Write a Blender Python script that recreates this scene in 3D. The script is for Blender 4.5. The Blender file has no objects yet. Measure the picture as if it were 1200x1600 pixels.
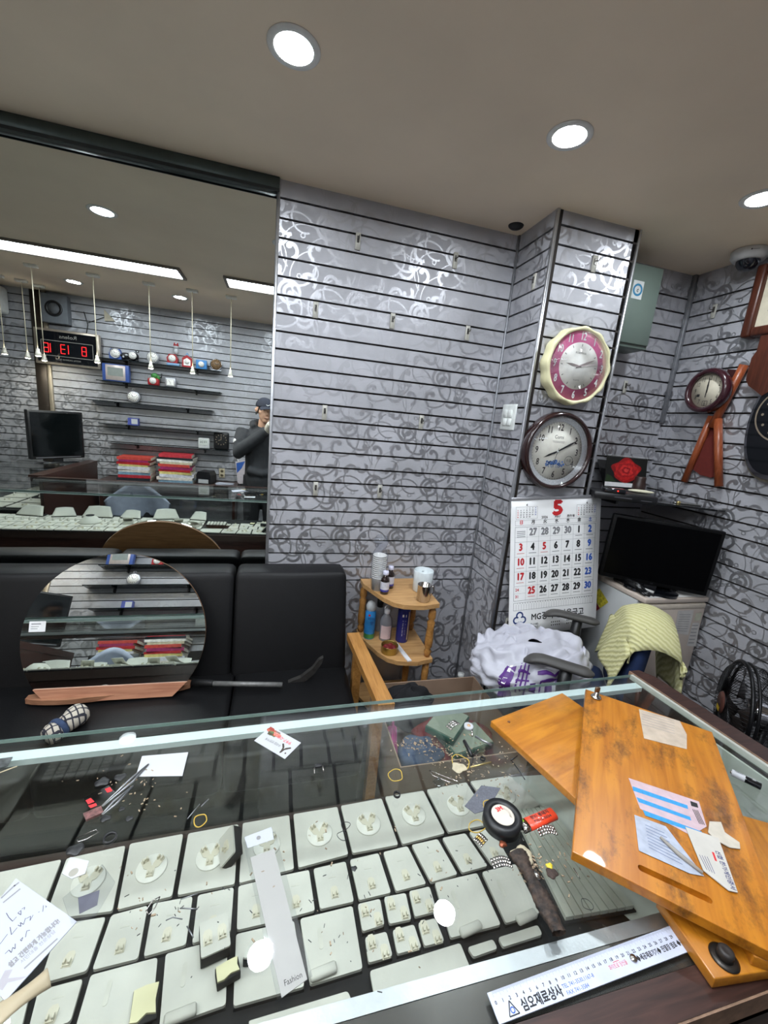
import bpy, bmesh, math, random
from mathutils import Matrix, Vector, noise
random.seed(7)
SC = bpy.context.scene
COL = SC.collection
# ------------------------------------------------------------------ camera, world, exposure
H = 1.60                       # lens height (m); world: X along the mirror wall, Y towards it, Z up
FPX, CX, CY = 640.0, 600.0, 800.0
_R = ((.96496, .03546, .26001), (-.24477, -.22880, .94221), (.09289, -.97283, -.21211))
def _orth():
    dn = Vector((323 - CX, 3728 - CY, FPX)).normalized()
    ax = Vector((2980 - CX, 885 - CY, FPX)).normalized()
    ax = (ax - dn * ax.dot(dn)).normalized()
    ay = dn.cross(ax)
    if ay.z < 0: ay = -ay
    return (ax, ay, -dn)
AX, AY, AZ = _orth()           # world axes seen from the camera (x right, y down, z forward)
cam = bpy.data.cameras.new('camera'); cam.sensor_fit = 'VERTICAL'; cam.sensor_height = 36.0
cam.lens = 36.0 * FPX / 1600.0; cam.clip_start = .02; cam.clip_end = 60
CAM = bpy.data.objects.new('camera', cam); COL.objects.link(CAM)
M = Matrix(((AX.x, -AX.y, -AX.z, 0), (AY.x, -AY.y, -AY.z, 0), (AZ.x, -AZ.y, -AZ.z, H), (0, 0, 0, 1)))
CAM.matrix_world = M
SC.camera = CAM
SC.cycles.transparent_max_bounces = 16
wd = bpy.data.worlds.new('world'); SC.world = wd; wd.use_nodes = True
wd.node_tree.nodes['Background'].inputs[0].default_value = (.9, .93, 1, 1)
wd.node_tree.nodes['Background'].inputs[1].default_value = .02
SC.view_settings.view_transform = 'Standard'; SC.view_settings.look = 'None'
SC.view_settings.exposure = 0.0; SC.view_settings.gamma = 1.0; SC.view_settings.use_curve_mapping = False
LED_PANEL = 29.0
DOWNLIGHT = 270.0
PENDANT = 420.0
# ------------------------------------------------------------------ main measures
DW = 2.07                      # slat face of the mirror wall
DM = 2.08                      # mirror surface
ZC = .912                      # counter top
ZD = .618                      # display deck inside the counter
CEIL = H + .466 * DW           # 2.565
YB = -1.03                     # back wall face
XR = 2.25                      # right wall face
XL = -3.6
PITCH = .0762
def ray(u, v):
    d = Vector((u - CX, v - CY, FPX)); return Vector((AX.dot(d), AY.dot(d), AZ.dot(d)))
CO = Vector((0, 0, H))
def pY(u, v, Y): r = ray(u, v); return CO + r * (Y / r.y)
def pX(u, v, X): r = ray(u, v); return CO + r * (X / r.x)
def pZ(u, v, Z): r = ray(u, v); return CO + r * ((Z - H) / r.z)
def mir(p): return Vector((p.x, 2 * DM - p.y, p.z))
def mY(u, v, Y): return mir(pY(u, v, 2 * DM - Y))       # a point seen in the wall mirror, at real depth Y
def mZ(u, v, Z): return mir(pZ(u, v, Z))
# ------------------------------------------------------------------ materials
def lin(c):
    return tuple(((x / 255) / 12.92 if x / 255 <= .04045 else (((x / 255) + .055) / 1.055) ** 2.4) for x in c)
MATS = {}
def mat(name, rgb, rough=.5, metal=0., var=.08, scale=30., bump=0., bscale=None, trans=0., coat=0., emit=0., spec=.5, stretch=None):
    """principled with procedural colour variation (noise) and optional fine relief"""
    if name in MATS: return MATS[name]
    m = bpy.data.materials.new(name); m.use_nodes = True; MATS[name] = m
    nt = m.node_tree; N = nt.nodes; L = nt.links
    b = N['Principled BSDF']; c = lin(rgb)
    b.inputs['Roughness'].default_value = rough; b.inputs['Metallic'].default_value = metal
    b.inputs['Specular IOR Level'].default_value = spec
    if coat: b.inputs['Coat Weight'].default_value = coat; b.inputs['Coat Roughness'].default_value = .1
    if trans: b.inputs['Transmission Weight'].default_value = trans
    tc = N.new('ShaderNodeTexCoord'); vec = tc.outputs['Object']
    if stretch:
        mp = N.new('ShaderNodeMapping'); mp.inputs['Scale'].default_value = stretch
        L.new(vec, mp.inputs['Vector']); vec = mp.outputs['Vector']
    ns = N.new('ShaderNodeTexNoise'); ns.inputs['Scale'].default_value = scale; ns.inputs['Detail'].default_value = 5
    L.new(vec, ns.inputs['Vector'])
    rp = N.new('ShaderNodeValToRGB')
    rp.color_ramp.elements[0].position = .3; rp.color_ramp.elements[1].position = .7
    rp.color_ramp.elements[0].color = tuple(max(0, x * (1 - var)) for x in c) + (1,)
    rp.color_ramp.elements[1].color = tuple(min(1, x * (1 + var)) for x in c) + (1,)
    L.new(ns.outputs['Fac'], rp.inputs['Fac']); L.new(rp.outputs['Color'], b.inputs['Base Color'])
    if emit:
        L.new(rp.outputs['Color'], b.inputs['Emission Color']); b.inputs['Emission Strength'].default_value = emit
    if bump:
        n2 = N.new('ShaderNodeTexNoise'); n2.inputs['Scale'].default_value = bscale or scale * 4; n2.inputs['Detail'].default_value = 3
        L.new(vec, n2.inputs['Vector'])
        bp = N.new('ShaderNodeBump'); bp.inputs['Strength'].default_value = bump; bp.inputs['Distance'].default_value = .002
        L.new(n2.outputs['Fac'], bp.inputs['Height']); L.new(bp.outputs['Normal'], b.inputs['Normal'])
    return m
def wood(name, c1, c2, rough=.4, axis=0, scale=9., stain=0., coat=0.):
    if name in MATS: return MATS[name]
    m = bpy.data.materials.new(name); m.use_nodes = True; MATS[name] = m
    nt = m.node_tree; N = nt.nodes; L = nt.links; b = N['Principled BSDF']; b.inputs['Roughness'].default_value = rough
    b.inputs['Coat Weight'].default_value = coat
    tc = N.new('ShaderNodeTexCoord'); mp = N.new('ShaderNodeMapping')
    s = [14., 14., 14.]; s[axis] = 1.2; mp.inputs['Scale'].default_value = s
    L.new(tc.outputs['Object'], mp.inputs['Vector'])
    ns = N.new('ShaderNodeTexNoise'); ns.inputs['Scale'].default_value = scale; ns.inputs['Detail'].default_value = 8; ns.inputs['Distortion'].default_value = .6
    L.new(mp.outputs['Vector'], ns.inputs['Vector'])
    rp = N.new('ShaderNodeValToRGB'); rp.color_ramp.elements[0].position = .32; rp.color_ramp.elements[1].position = .68
    rp.color_ramp.elements[0].color = lin(c1) + (1,); rp.color_ramp.elements[1].color = lin(c2) + (1,)
    L.new(ns.outputs['Fac'], rp.inputs['Fac']); col = rp.outputs['Color']
    if stain:
        n2 = N.new('ShaderNodeTexNoise'); n2.inputs['Scale'].default_value = 11; n2.inputs['Detail'].default_value = 9; n2.inputs['Roughness'].default_value = .75
        mp2 = N.new('ShaderNodeMapping'); mp2.inputs['Scale'].default_value = (1.4, .7, 1); L.new(tc.outputs['Object'], mp2.inputs['Vector'])
        L.new(mp2.outputs['Vector'], n2.inputs['Vector'])
        r2 = N.new('ShaderNodeValToRGB'); r2.color_ramp.elements[0].position = .50; r2.color_ramp.elements[1].position = .66
        r2.color_ramp.elements[0].color = (0, 0, 0, 1); r2.color_ramp.elements[1].color = (stain, stain, stain, 1)
        L.new(n2.outputs['Fac'], r2.inputs['Fac'])
        mx = N.new('ShaderNodeMix'); mx.data_type = 'RGBA'; L.new(r2.outputs['Color'], mx.inputs['Factor'])
        L.new(col, mx.inputs['A']); mx.inputs['B'].default_value = lin((72, 44, 20)) + (1,); col = mx.outputs['Result']
    L.new(col, b.inputs['Base Color'])
    return m
def emis(name, rgb, s):
    if name in MATS: return MATS[name]
    m = bpy.data.materials.new(name); m.use_nodes = True; MATS[name] = m
    nt = m.node_tree; nt.nodes.remove(nt.nodes['Principled BSDF'])
    e = nt.nodes.new('ShaderNodeEmission'); e.inputs[0].default_value = lin(rgb) + (1,); e.inputs[1].default_value = s
    nt.links.new(e.outputs[0], nt.nodes['Material Output'].inputs['Surface'])
    return m
def glass(name, tint=(236, 246, 240), ior=1.5, rough=0., smear=0.):
    """thin sheet glass: clear transmission plus fresnel reflection"""
    if name in MATS: return MATS[name]
    m = bpy.data.materials.new(name); m.use_nodes = True; MATS[name] = m
    nt = m.node_tree; N = nt.nodes; L = nt.links; N.remove(N['Principled BSDF'])
    t = N.new('ShaderNodeBsdfTransparent'); t.inputs[0].default_value = lin(tint) + (1,)
    g = N.new('ShaderNodeBsdfGlossy'); g.inputs['Roughness'].default_value = rough
    f = N.new('ShaderNodeFresnel'); f.inputs['IOR'].default_value = ior
    geo = N.new('ShaderNodeNewGeometry')
    # the inside faces of the sheet reflect like the outside ones
    cmb = N.new('ShaderNodeMath'); cmb.operation = 'MULTIPLY'; cmb.inputs[1].default_value = 1 / ior - ior
    L.new(geo.outputs['Backfacing'], cmb.inputs[0])
    ad = N.new('ShaderNodeMath'); ad.operation = 'ADD'; ad.inputs[1].default_value = ior; L.new(cmb.outputs[0], ad.inputs[0])
    L.new(ad.outputs[0], f.inputs['IOR'])
    mx = N.new('ShaderNodeMixShader'); L.new(f.outputs[0], mx.inputs[0]); L.new(t.outputs[0], mx.inputs[1]); L.new(g.outputs[0], mx.inputs[2])
    out = mx.outputs[0]
    if smear:
        tc = N.new('ShaderNodeTexCoord'); ns = N.new('ShaderNodeTexNoise'); ns.inputs['Scale'].default_value = 7; ns.inputs['Detail'].default_value = 8
        L.new(tc.outputs['Object'], ns.inputs['Vector'])
        rp = N.new('ShaderNodeValToRGB'); rp.color_ramp.elements[0].position = .5; rp.color_ramp.elements[1].position = .85
        rp.color_ramp.elements[0].color = (.0, .0, .0, 1); rp.color_ramp.elements[1].color = (smear, smear, smear, 1)
        L.new(ns.outputs['Fac'], rp.inputs['Fac'])
        df = N.new('ShaderNodeBsdfDiffuse'); df.inputs[0].default_value = (.6, .62, .6, 1)
        m2 = N.new('ShaderNodeMixShader'); L.new(rp.outputs['Color'], m2.inputs[0]); L.new(out, m2.inputs[1]); L.new(df.outputs[0], m2.inputs[2]); out = m2.outputs[0]
    L.new(out, N['Material Output'].inputs['Surface'])
    return m
# ------------------------------------------------------------------ mesh builder
class MB:
    def __init__(s): s.bm = bmesh.new(); s.T = Matrix.Identity(4)
    def at(s, loc=(0, 0, 0), rot=(0, 0, 0)):
        s.T = Matrix.Translation(Vector(loc)) @ Matrix.Rotation(rot[2], 4, 'Z') @ Matrix.Rotation(rot[1], 4, 'Y') @ Matrix.Rotation(rot[0], 4, 'X'); return s
    def _add(s, vs, fs, smooth=False):
        v = [s.bm.verts.new(s.T @ Vector(p)) for p in vs]
        for f in fs:
            try:
                fc = s.bm.faces.new([v[i] for i in f]); fc.smooth = smooth
            except ValueError: pass
        return v
    def box(s, x0, x1, y0, y1, z0, z1, bev=0., seg=2):
        if x0 > x1: x0, x1 = x1, x0
        if y0 > y1: y0, y1 = y1, y0
        if z0 > z1: z0, z1 = z1, z0
        if bev:
            b = bmesh.new(); bmesh.ops.create_cube(b, size=1)
            for v in b.verts: v.co = Vector(((x0 + x1) / 2 + v.co.x * (x1 - x0), (y0 + y1) / 2 + v.co.y * (y1 - y0), (z0 + z1) / 2 + v.co.z * (z1 - z0)))
            bev = min(bev, .49 * min(x1 - x0, y1 - y0, z1 - z0))
            bmesh.ops.bevel(b, geom=b.edges[:], offset=bev, segments=seg, profile=.5, affect='EDGES')
            b.verts.index_update()
            s._add([v.co.copy() for v in b.verts], [[v.index for v in f.verts] for f in b.faces], True); b.free(); return s
        s._add([(x0, y0, z0), (x1, y0, z0), (x1, y1, z0), (x0, y1, z0), (x0, y0, z1), (x1, y0, z1), (x1, y1, z1), (x0, y1, z1)],
               [(3, 2, 1, 0), (4, 5, 6, 7), (0, 1, 5, 4), (1, 2, 6, 5), (2, 3, 7, 6), (3, 0, 4, 7)]); return s
    def prism(s, poly, z0, z1, taper=1.0, smooth=False):
        n = len(poly)
        a = sum(poly[i][0] * poly[(i + 1) % n][1] - poly[(i + 1) % n][0] * poly[i][1] for i in range(n))
        if a < 0: poly = poly[::-1]
        cx = sum(p[0] for p in poly) / n; cy = sum(p[1] for p in poly) / n
        vs = [(p[0], p[1], z0) for p in poly] + [(cx + (p[0] - cx) * taper, cy + (p[1] - cy) * taper, z1) for p in poly]
        s._add(vs, [list(range(n))[::-1], list(range(n, 2 * n))] + [(i, (i + 1) % n, n + (i + 1) % n, n + i) for i in range(n)], smooth); return s
    def prismY(s, poly, y0, y1):
        """poly in (x, z), extruded from y0 (front, towards -Y) to y1"""
        T = s.T.copy(); s.T = T @ Matrix(((1, 0, 0, 0), (0, 0, -1, 0), (0, 1, 0, 0), (0, 0, 0, 1)))
        s.prism(poly, -max(y0, y1), -min(y0, y1)); s.T = T; return s
    def lathe(s, prof, seg=24, axis='Z', cap=True):
        vs = []; fs = []; n = len(prof)
        for k in range(seg):
            a = 2 * math.pi * k / seg; c, q = math.cos(a), math.sin(a)
            for r, z in prof:
                vs.append((r * c, r * q, z) if axis == 'Z' else ((r * c, -z, r * q) if axis == 'Y' else (z, r * c, r * q)))
        for k in range(seg):
            k2 = (k + 1) % seg
            for i in range(n - 1): fs.append((k * n + i, k2 * n + i, k2 * n + i + 1, k * n + i + 1))
        if cap:
            fs.append([k * n for k in range(seg)][::-1]); fs.append([k * n + n - 1 for k in range(seg)])
        s._add(vs, fs, True); return s
    def cyl(s, r, z0, z1, seg=20, axis='Z'): return s.lathe([(r, z0), (r, z1)], seg, axis)
    def ring(s, ro, ri, z0, z1, seg=32, axis='Z'):
        return s.lathe([(ri, z0), (ro, z0), (ro, z1), (ri, z1), (ri, z0)], seg, axis, cap=False)
    def tube(s, pts, r, seg=8, closed=False, cap=True):
        pts = [Vector(p) for p in pts]; n = len(pts); rr = r if isinstance(r, (list, tuple)) else [r] * n
        vs = []; prev = None
        for i, p in enumerate(pts):
            a = pts[i - 1] if (i or closed) else p; b = pts[(i + 1) % n] if (i < n - 1 or closed) else p
            t = (b - a).normalized() if (b - a).length > 1e-9 else Vector((0, 0, 1))
            u = prev if prev is not None else (Vector((0, 0, 1)) if abs(t.z) < .9 else Vector((1, 0, 0)))
            u = (u - t * u.dot(t)); u = u.normalized() if u.length > 1e-6 else t.orthogonal().normalized(); prev = u; w = t.cross(u)
            for k in range(seg):
                an = 2 * math.pi * k / seg; vs.append(p + (u * math.cos(an) + w * math.sin(an)) * rr[i])
        fs = []
        for i in range(n if closed else n - 1):
            j = (i + 1) % n
            for k in range(seg):
                k2 = (k + 1) % seg; fs.append((i * seg + k, i * seg + k2, j * seg + k2, j * seg + k))
        if cap and not closed:
            fs.append(list(range(seg))[::-1]); fs.append([(n - 1) * seg + k for k in range(seg)])
        s._add(vs, fs, True); return s
    def ell(s, c, r, seg=16, rings=10):
        b = bmesh.new(); bmesh.ops.create_uvsphere(b, u_segments=seg, v_segments=rings, radius=1)
        b.verts.index_update()
        s._add([(c[0] + v.co.x * r[0], c[1] + v.co.y * r[1], c[2] + v.co.z * r[2]) for v in b.verts], [[v.index for v in f.verts] for f in b.faces], True); b.free(); return s
    def grid(s, fn, nu, nv, thick=0., smooth=True):
        """fn(u,v) for u,v in 0..1 -> point"""
        vs = [fn(i / nu, j / nv) for i in range(nu + 1) for j in range(nv + 1)]; w = nv + 1
        fs = [(i * w + j, (i + 1) * w + j, (i + 1) * w + j + 1, i * w + j + 1) for i in range(nu) for j in range(nv)]
        nf = len(s.bm.faces); v = s._add(vs, fs, smooth)
        if thick:
            s.bm.faces.ensure_lookup_table(); s.bm.normal_update()
            bmesh.ops.solidify(s.bm, geom=list(s.bm.faces)[nf:], thickness=thick)
        return s
    def quadz(s, pts, z0, z1):
        """prism over four (or more) plan points"""
        return s.prism([(p[0], p[1]) for p in pts], z0, z1)
    def mesh(s, name, m, recalc=True):
        if recalc: bmesh.ops.recalc_face_normals(s.bm, faces=s.bm.faces[:])
        me = bpy.data.meshes.new(name); s.bm.to_mesh(me); s.bm.free(); me.materials.append(m); return me
    def build(s, name, m, parent=None, world=False, **tags):
        if world and parent is not None: bmesh.ops.transform(s.bm, matrix=parent_matrix(parent).inverted(), verts=s.bm.verts[:])
        o = bpy.data.objects.new(name, s.mesh(name, m)); COL.objects.link(o)
        if parent is not None: o.parent = parent
        for k, v in tags.items():
            if v: o['category' if k == 'cat' else k] = v
        return o
def parent_matrix(o):
    m = o.matrix_basis
    return parent_matrix(o.parent) @ m if o.parent else m.copy()
def thing(name, label, cat, loc=(0, 0, 0), rot=0., group=None, euler=None):
    o = bpy.data.objects.new(name, None); o.empty_display_size = .05; COL.objects.link(o)
    o.location = loc; o.rotation_euler = euler or (0, 0, rot); o['label'] = label; o['category'] = cat
    if group: o['group'] = group
    return o
def struct(o): o['kind'] = 'structure'; return o
def tag(o, label, cat, group=None):
    o['label'] = label; o['category'] = cat
    if group: o['group'] = group
    return o
def inst(name, me, parent=None, loc=(0, 0, 0), rot=(0, 0, 0)):
    o = bpy.data.objects.new(name, me); COL.objects.link(o); o.location = loc; o.rotation_euler = rot
    if parent is not None: o.parent = parent
    return o
def copy_tree(o, parent=None):
    c = o.copy(); COL.objects.link(c); c.parent = parent
    for ch in [x for x in bpy.data.objects if x.parent == o]: copy_tree(ch, c)
    return c
# ------------------------------------------------------------------ lettering (flat print)
_tc = {}
def text_verts(body, size):
    k = body
    if k not in _tc:
        c = bpy.data.curves.new('lettering', 'FONT'); c.body = body; c.size = 1; c.align_x = 'CENTER'; c.align_y = 'CENTER'; c.resolution_u = 2
        o = bpy.data.objects.new('lettering', c); COL.objects.link(o)
        me = bpy.data.meshes.new_from_object(o.evaluated_get(bpy.context.evaluated_depsgraph_get()))
        _tc[k] = ([v.co.copy() for v in me.vertices], [list(p.vertices) for p in me.polygons])
        bpy.data.objects.remove(o); bpy.data.curves.remove(c); bpy.data.meshes.remove(me)
    return _tc[k]
class Print:
    """flat print in the (x, z) plane facing -Y (or the xy plane facing +Z), one mesh per ink"""
    def __init__(s, flat=False): s.bm = bmesh.new(); s.flat = flat
    def _p(s, x, y, d=0.): return (x, y, d) if s.flat else (x, -d, y)
    def text(s, body, x, y, size, width=None, rot=0., bold=0., sx=1., d=0.):
        V, F = text_verts(body, size)
        xs = [v.x for v in V]
        if not xs: return s
        k = size; kx = size * sx
        if width: kx = width / max(1e-6, max(xs) - min(xs))
        c, q = math.cos(rot), math.sin(rot)
        for kb, (dx, dy) in enumerate([(0, 0)] if not bold else [(-bold, 0), (bold, 0), (0, bold), (0, -bold)]):
            db = d + kb * 4e-5
            vs = [s.bm.verts.new(s._p(x + (v.x * kx + dx) * c - (v.y * k + dy) * q, y + (v.x * kx + dx) * q + (v.y * k + dy) * c, db)) for v in V]
            for f in F:
                try: s.bm.faces.new([vs[i] for i in f])
                except ValueError: pass
        return s
    def poly(s, pts, d=0.):
        s.bm.faces.new([s.bm.verts.new(s._p(p[0], p[1], d)) for p in pts]); return s
    def rect(s, x0, y0, x1, y1, d=0.): return s.poly([(x0, y0), (x1, y0), (x1, y1), (x0, y1)], d)
    def line(s, x0, y0, x1, y1, w, d=0.):
        v = Vector((x1 - x0, y1 - y0)); n = Vector((-v.y, v.x)).normalized() * w / 2
        return s.poly([(x0 + n.x, y0 + n.y), (x0 - n.x, y0 - n.y), (x1 - n.x, y1 - n.y), (x1 + n.x, y1 + n.y)], d)
    def frame(s, x0, y0, x1, y1, w, d=0.):
        return s.line(x0, y0, x1, y0, w, d).line(x0, y1, x1, y1, w, d).line(x0, y0, x0, y1, w, d).line(x1, y0, x1, y1, w, d)
    def disc(s, x, y, r, n=24, d=0.): return s.poly([(x + r * math.cos(2 * math.pi * i / n), y + r * math.sin(2 * math.pi * i / n)) for i in range(n)], d)
    def ring(s, x, y, ro, ri, n=32, d=0., a0=0., a1=2 * math.pi):
        for i in range(n):
            a = a0 + (a1 - a0) * i / n; b = a0 + (a1 - a0) * (i + 1) / n
            s.poly([(x + r * math.cos(t), y + r * math.sin(t)) for r, t in ((ro, a), (ro, b), (ri, b), (ri, a))], d)
        return s
    def build(s, name, m, parent=None, loc=(0, 0, 0), rot=(0, 0, 0), label=None):
        me = bpy.data.meshes.new(name); s.bm.to_mesh(me); s.bm.free(); me.materials.append(m)
        o = inst(name, me, parent, loc, rot)
        if label: o['label'] = label
        return o
INK = mat('black_ink', (28, 28, 30), .6); RED = mat('red_ink', (205, 38, 44), .6); BLUE = mat('blue_ink', (38, 82, 170), .6)
WHITEINK = mat('white_ink', (236, 236, 236), .6); GREYINK = mat('grey_ink', (135, 135, 138), .7)
# ------------------------------------------------------------------ scroll-printed silver film for the slat boards
def film_group():
    g = bpy.data.node_groups.new('scroll_print', 'ShaderNodeTree')
    g.interface.new_socket('Mask', in_out='OUTPUT', socket_type='NodeSocketFloat')
    N = g.nodes; L = g.links; go = N.new('NodeGroupOutput')
    def math_(op, a, b=None, c=None):
        n = N.new('ShaderNodeMath'); n.operation = op
        for i, x in enumerate((a, b, c)):
            if x is None: continue
            if isinstance(x, (int, float)): n.inputs[i].default_value = x
            else: L.new(x, n.inputs[i])
        return n.outputs[0]
    geo = N.new('ShaderNodeNewGeometry'); sp = N.new('ShaderNodeSeparateXYZ'); L.new(geo.outputs['Position'], sp.inputs[0])
    TW, TH = .31, .285
    u = math_('ADD', sp.outputs[0], sp.outputs[1])
    vv = math_('ADD', sp.outputs[2], .03)
    row = math_('FLOOR', math_('DIVIDE', vv, TH))
    vf = math_('SUBTRACT', vv, math_('MULTIPLY', row, TH))
    uf = math_('WRAP', math_('ADD', u, math_('MULTIPLY', row, TW / 2)), TW, 0.)
    cm = N.new('ShaderNodeCombineXYZ'); L.new(uf, cm.inputs[0]); L.new(vf, cm.inputs[1]); P = cm.outputs[0]
    acc = [None]
    def put(x): acc[0] = x if acc[0] is None else math_('MAXIMUM', acc[0], x)
    def dist(cx, cy):
        n = N.new('ShaderNodeVectorMath'); n.operation = 'DISTANCE'; L.new(P, n.inputs[0]); n.inputs[1].default_value = (cx, cy, 0); return n.outputs['Value']
    def arc(cx, cy, r, w, ang=None):
        a = math_('COMPARE', dist(cx, cy), r, w)
        if ang is not None:
            n = N.new('ShaderNodeVectorMath'); n.operation = 'DOT_PRODUCT'; L.new(P, n.inputs[0])
            nx, ny = math.cos(ang), math.sin(ang); n.inputs[1].default_value = (nx, ny, 0)
            a = math_('MULTIPLY', a, math_('GREATER_THAN', n.outputs['Value'], cx * nx + cy * ny))
        put(a)
    def disc(cx, cy, r): put(math_('LESS_THAN', dist(cx, cy), r))
    def copies(cx, cy, r):
        # the pattern's own lattice: (TW, 0) and (TW/2, TH); repeat whatever crosses the edge of the tile
        for i, j in ((0, 0), (1, 0), (-1, 0), (.5, 1), (-.5, 1), (.5, -1), (-.5, -1)):
            x, y = cx - i * TW, cy - j * TH
            if -r < x < TW + r and -r < y < TH + r: yield x, y
    def comma(cx, cy, r, th, d=1, w=.0074):
        th = math.radians(th); e = th + d * math.pi / 2
        for x, y in copies(cx, cy, r + w):
            arc(x, y, r, w, th)
            disc(x + r * .74 * math.cos(e), y + r * .74 * math.sin(e), r * .42)
    def stem(cx, cy, r, th, w):
        w *= 1.3
        for x, y in copies(cx, cy, r + w): arc(x, y, r, w, math.radians(th))
    def curl(cx, cy, r, w):
        for x, y in copies(cx, cy, r + w): arc(x, y, r, w)
    # eye: ring, inner turn and pupil
    curl(.088, .168, .046, .0070); stem(.092, .168, .027, 150, .0058); disc(.094, .160, .015)
    for a in ((.170, .222, .032, 45, 1), (.228, .150, .036, 205, -1), (.272, .232, .029, 95, 1), (.160, .062, .034, -60, 1), (.045, .060, .031, 165, -1), (.240, .050, .030, 15, 1), (.020, .255, .025, 300, -1)): comma(*a)
    for a in ((.158, .135, .078, 250, .0042), (.262, .118, .088, 120, .0030), (.060, .105, .086, 335, .0032), (.118, .282, .082, 275, .0038), (.300, .190, .060, 200, .0028)): stem(*a)
    for a in ((.205, .235, .118, 190, .0016), (.105, .010, .120, 60, .0015), (.305, .060, .105, 135, .0016), (.178, .262, .034, 10, .0020), (.222, .262, .034, 190, .0020), (.118, .100, .030, 80, .0018)): stem(*a)
    for a in ((.196, .108, .010, .0024), (.128, .240, .009, .0022), (.292, .120, .009, .0022), (.100, .085, .008, .0020)): curl(*a)
    L.new(acc[0], go.inputs[0]); return g
def film_mat():
    m = bpy.data.materials.new('silver_scroll_film'); m.use_nodes = True
    nt = m.node_tree; N = nt.nodes; L = nt.links; b = N['Principled BSDF']
    gn = N.new('ShaderNodeGroup'); gn.node_tree = film_group(); k = gn.outputs[0]
    tc = N.new('ShaderNodeNewGeometry'); ns = N.new('ShaderNodeTexNoise'); ns.inputs['Scale'].default_value = 5; ns.inputs['Detail'].default_value = 6
    L.new(tc.outputs['Position'], ns.inputs['Vector'])
    mp = N.new('ShaderNodeMapping'); mp.inputs['Scale'].default_value = (30, 30, 700); L.new(tc.outputs['Position'], mp.inputs['Vector'])
    n2 = N.new('ShaderNodeTexNoise'); n2.inputs['Scale'].default_value = 1.; L.new(mp.outputs[0], n2.inputs['Vector'])
    ad = N.new('ShaderNodeMath'); ad.operation = 'MULTIPLY_ADD'; ad.inputs[1].default_value = .25; L.new(n2.outputs['Fac'], ad.inputs[0]); L.new(ns.outputs['Fac'], ad.inputs[2])
    rp = N.new('ShaderNodeValToRGB'); rp.color_ramp.elements[0].position = .35; rp.color_ramp.elements[1].position = .9
    rp.color_ramp.elements[0].color = lin((158, 158, 162)) + (1,); rp.color_ramp.elements[1].color = lin((188, 188, 194)) + (1,)
    L.new(ad.outputs[0], rp.inputs['Fac'])
    mx = N.new('ShaderNodeMix'); mx.data_type = 'RGBA'; L.new(k, mx.inputs['Factor']); L.new(rp.outputs['Color'], mx.inputs['A'])
    mx.inputs['B'].default_value = lin((174, 174, 178)) + (1,); L.new(mx.outputs['Result'], b.inputs['Base Color'])
    ro = N.new('ShaderNodeMapRange'); ro.inputs['To Min'].default_value = .55; ro.inputs['To Max'].default_value = .42; L.new(k, ro.inputs['Value']); L.new(ro.outputs[0], b.inputs['Roughness'])
    me = N.new('ShaderNodeMapRange'); me.inputs['To Min'].default_value = .10; me.inputs['To Max'].default_value = .83; L.new(k, me.inputs['Value']); L.new(me.outputs[0], b.inputs['Metallic'])
    return m
FILM = film_mat()
GROOVE = mat('groove_board', (34, 27, 23), .8)
ALU = mat('brushed_aluminium', (190, 192, 196), .35, .85, .06, 60, .1)
ALUD = mat('dull_aluminium', (150, 152, 156), .45, .8, .1, 40)
# ------------------------------------------------------------------ room shell
plaster = mat('ceiling_plaster', (238, 220, 196), .55, 0, .05, 2.5, .05, 25)
W = .10
o = MB().box(XL - W, XR + W, YB - W, DW + .25, CEIL, CEIL + .08).build('ceiling', plaster); struct(o)
ft = bpy.data.materials.new('dark_floor_tile'); ft.use_nodes = True
o = struct(MB().box(XL - W, XR + W, YB - W, DW + .25, -.06, -.004).build('floor', mat('tile_joint', (30, 30, 30), .8)))
tile = MB().box(-.297, .297, -.297, .297, -.004, 0, .0015, 1).mesh('tile', mat('floor_tile', (40, 39, 38), .35, 0, .25, 8))
for i in range(10):
    for j in range(6):
        x, y = XL + .3 + .6 * i, YB + .3 + .6 * j
        if x < XR - .2 and y < DW - .1: inst('tile', tile, o, (x, y, 0))
def slat_wall(name, frame, length, zlines, zlow, z1, thick=.10, inset=0.):
    """frame: matrix whose local x runs along the wall and -y faces the room; zlines = groove heights from the top down"""
    w = MB(); w.T = Matrix.Identity(4)
    w.box(inset, length - inset, .012, thick, 0, z1); o = w.build(name, GROOVE); o.matrix_basis = frame; struct(o)
    zs = [z1] + list(zlines)
    cache = {}
    for k in range(len(zs)):
        hi = zs[k] - (.0045 if k else 0); lo = (zs[k + 1] + .0045) if k + 1 < len(zs) else zlow
        h = hi - lo
        if h < .012: continue
        key = round(h, 4)
        if key not in cache: cache[key] = MB().box(0, length, 0, .0125, 0, h).mesh('slat', FILM)
        inst('slat' if h < .2 else 'panel', cache[key], o, (0, 0, lo))
    return o
def lines(z0, zmin):
    r = []; z = z0
    while z > zmin: r.append(z); z -= PITCH
    return r
X0, XP0, XP1, YP = -.021, 1.135, 1.578, 1.776
ZL = lines(2.496, .74)
slat_wall('wall_front', Matrix.Translation((X0, DW, 0)), XP0 - X0, ZL, 0, CEIL)
slat_wall('wall_pillar', Matrix.Translation((XP0, YP, 0)), XP1 - XP0, lines(2.496 + .012, .40), 0, CEIL, .29, .013)
slat_wall('wall_pillar_side', Matrix.Translation((XP0 - .0, DW, 0)) @ Matrix.Rotation(-math.pi / 2, 4, 'Z') @ Matrix.Translation((0, -.002, 0)), DW - YP + .002, lines(2.496 - .004, .74), 0, CEIL, .03)
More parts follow.
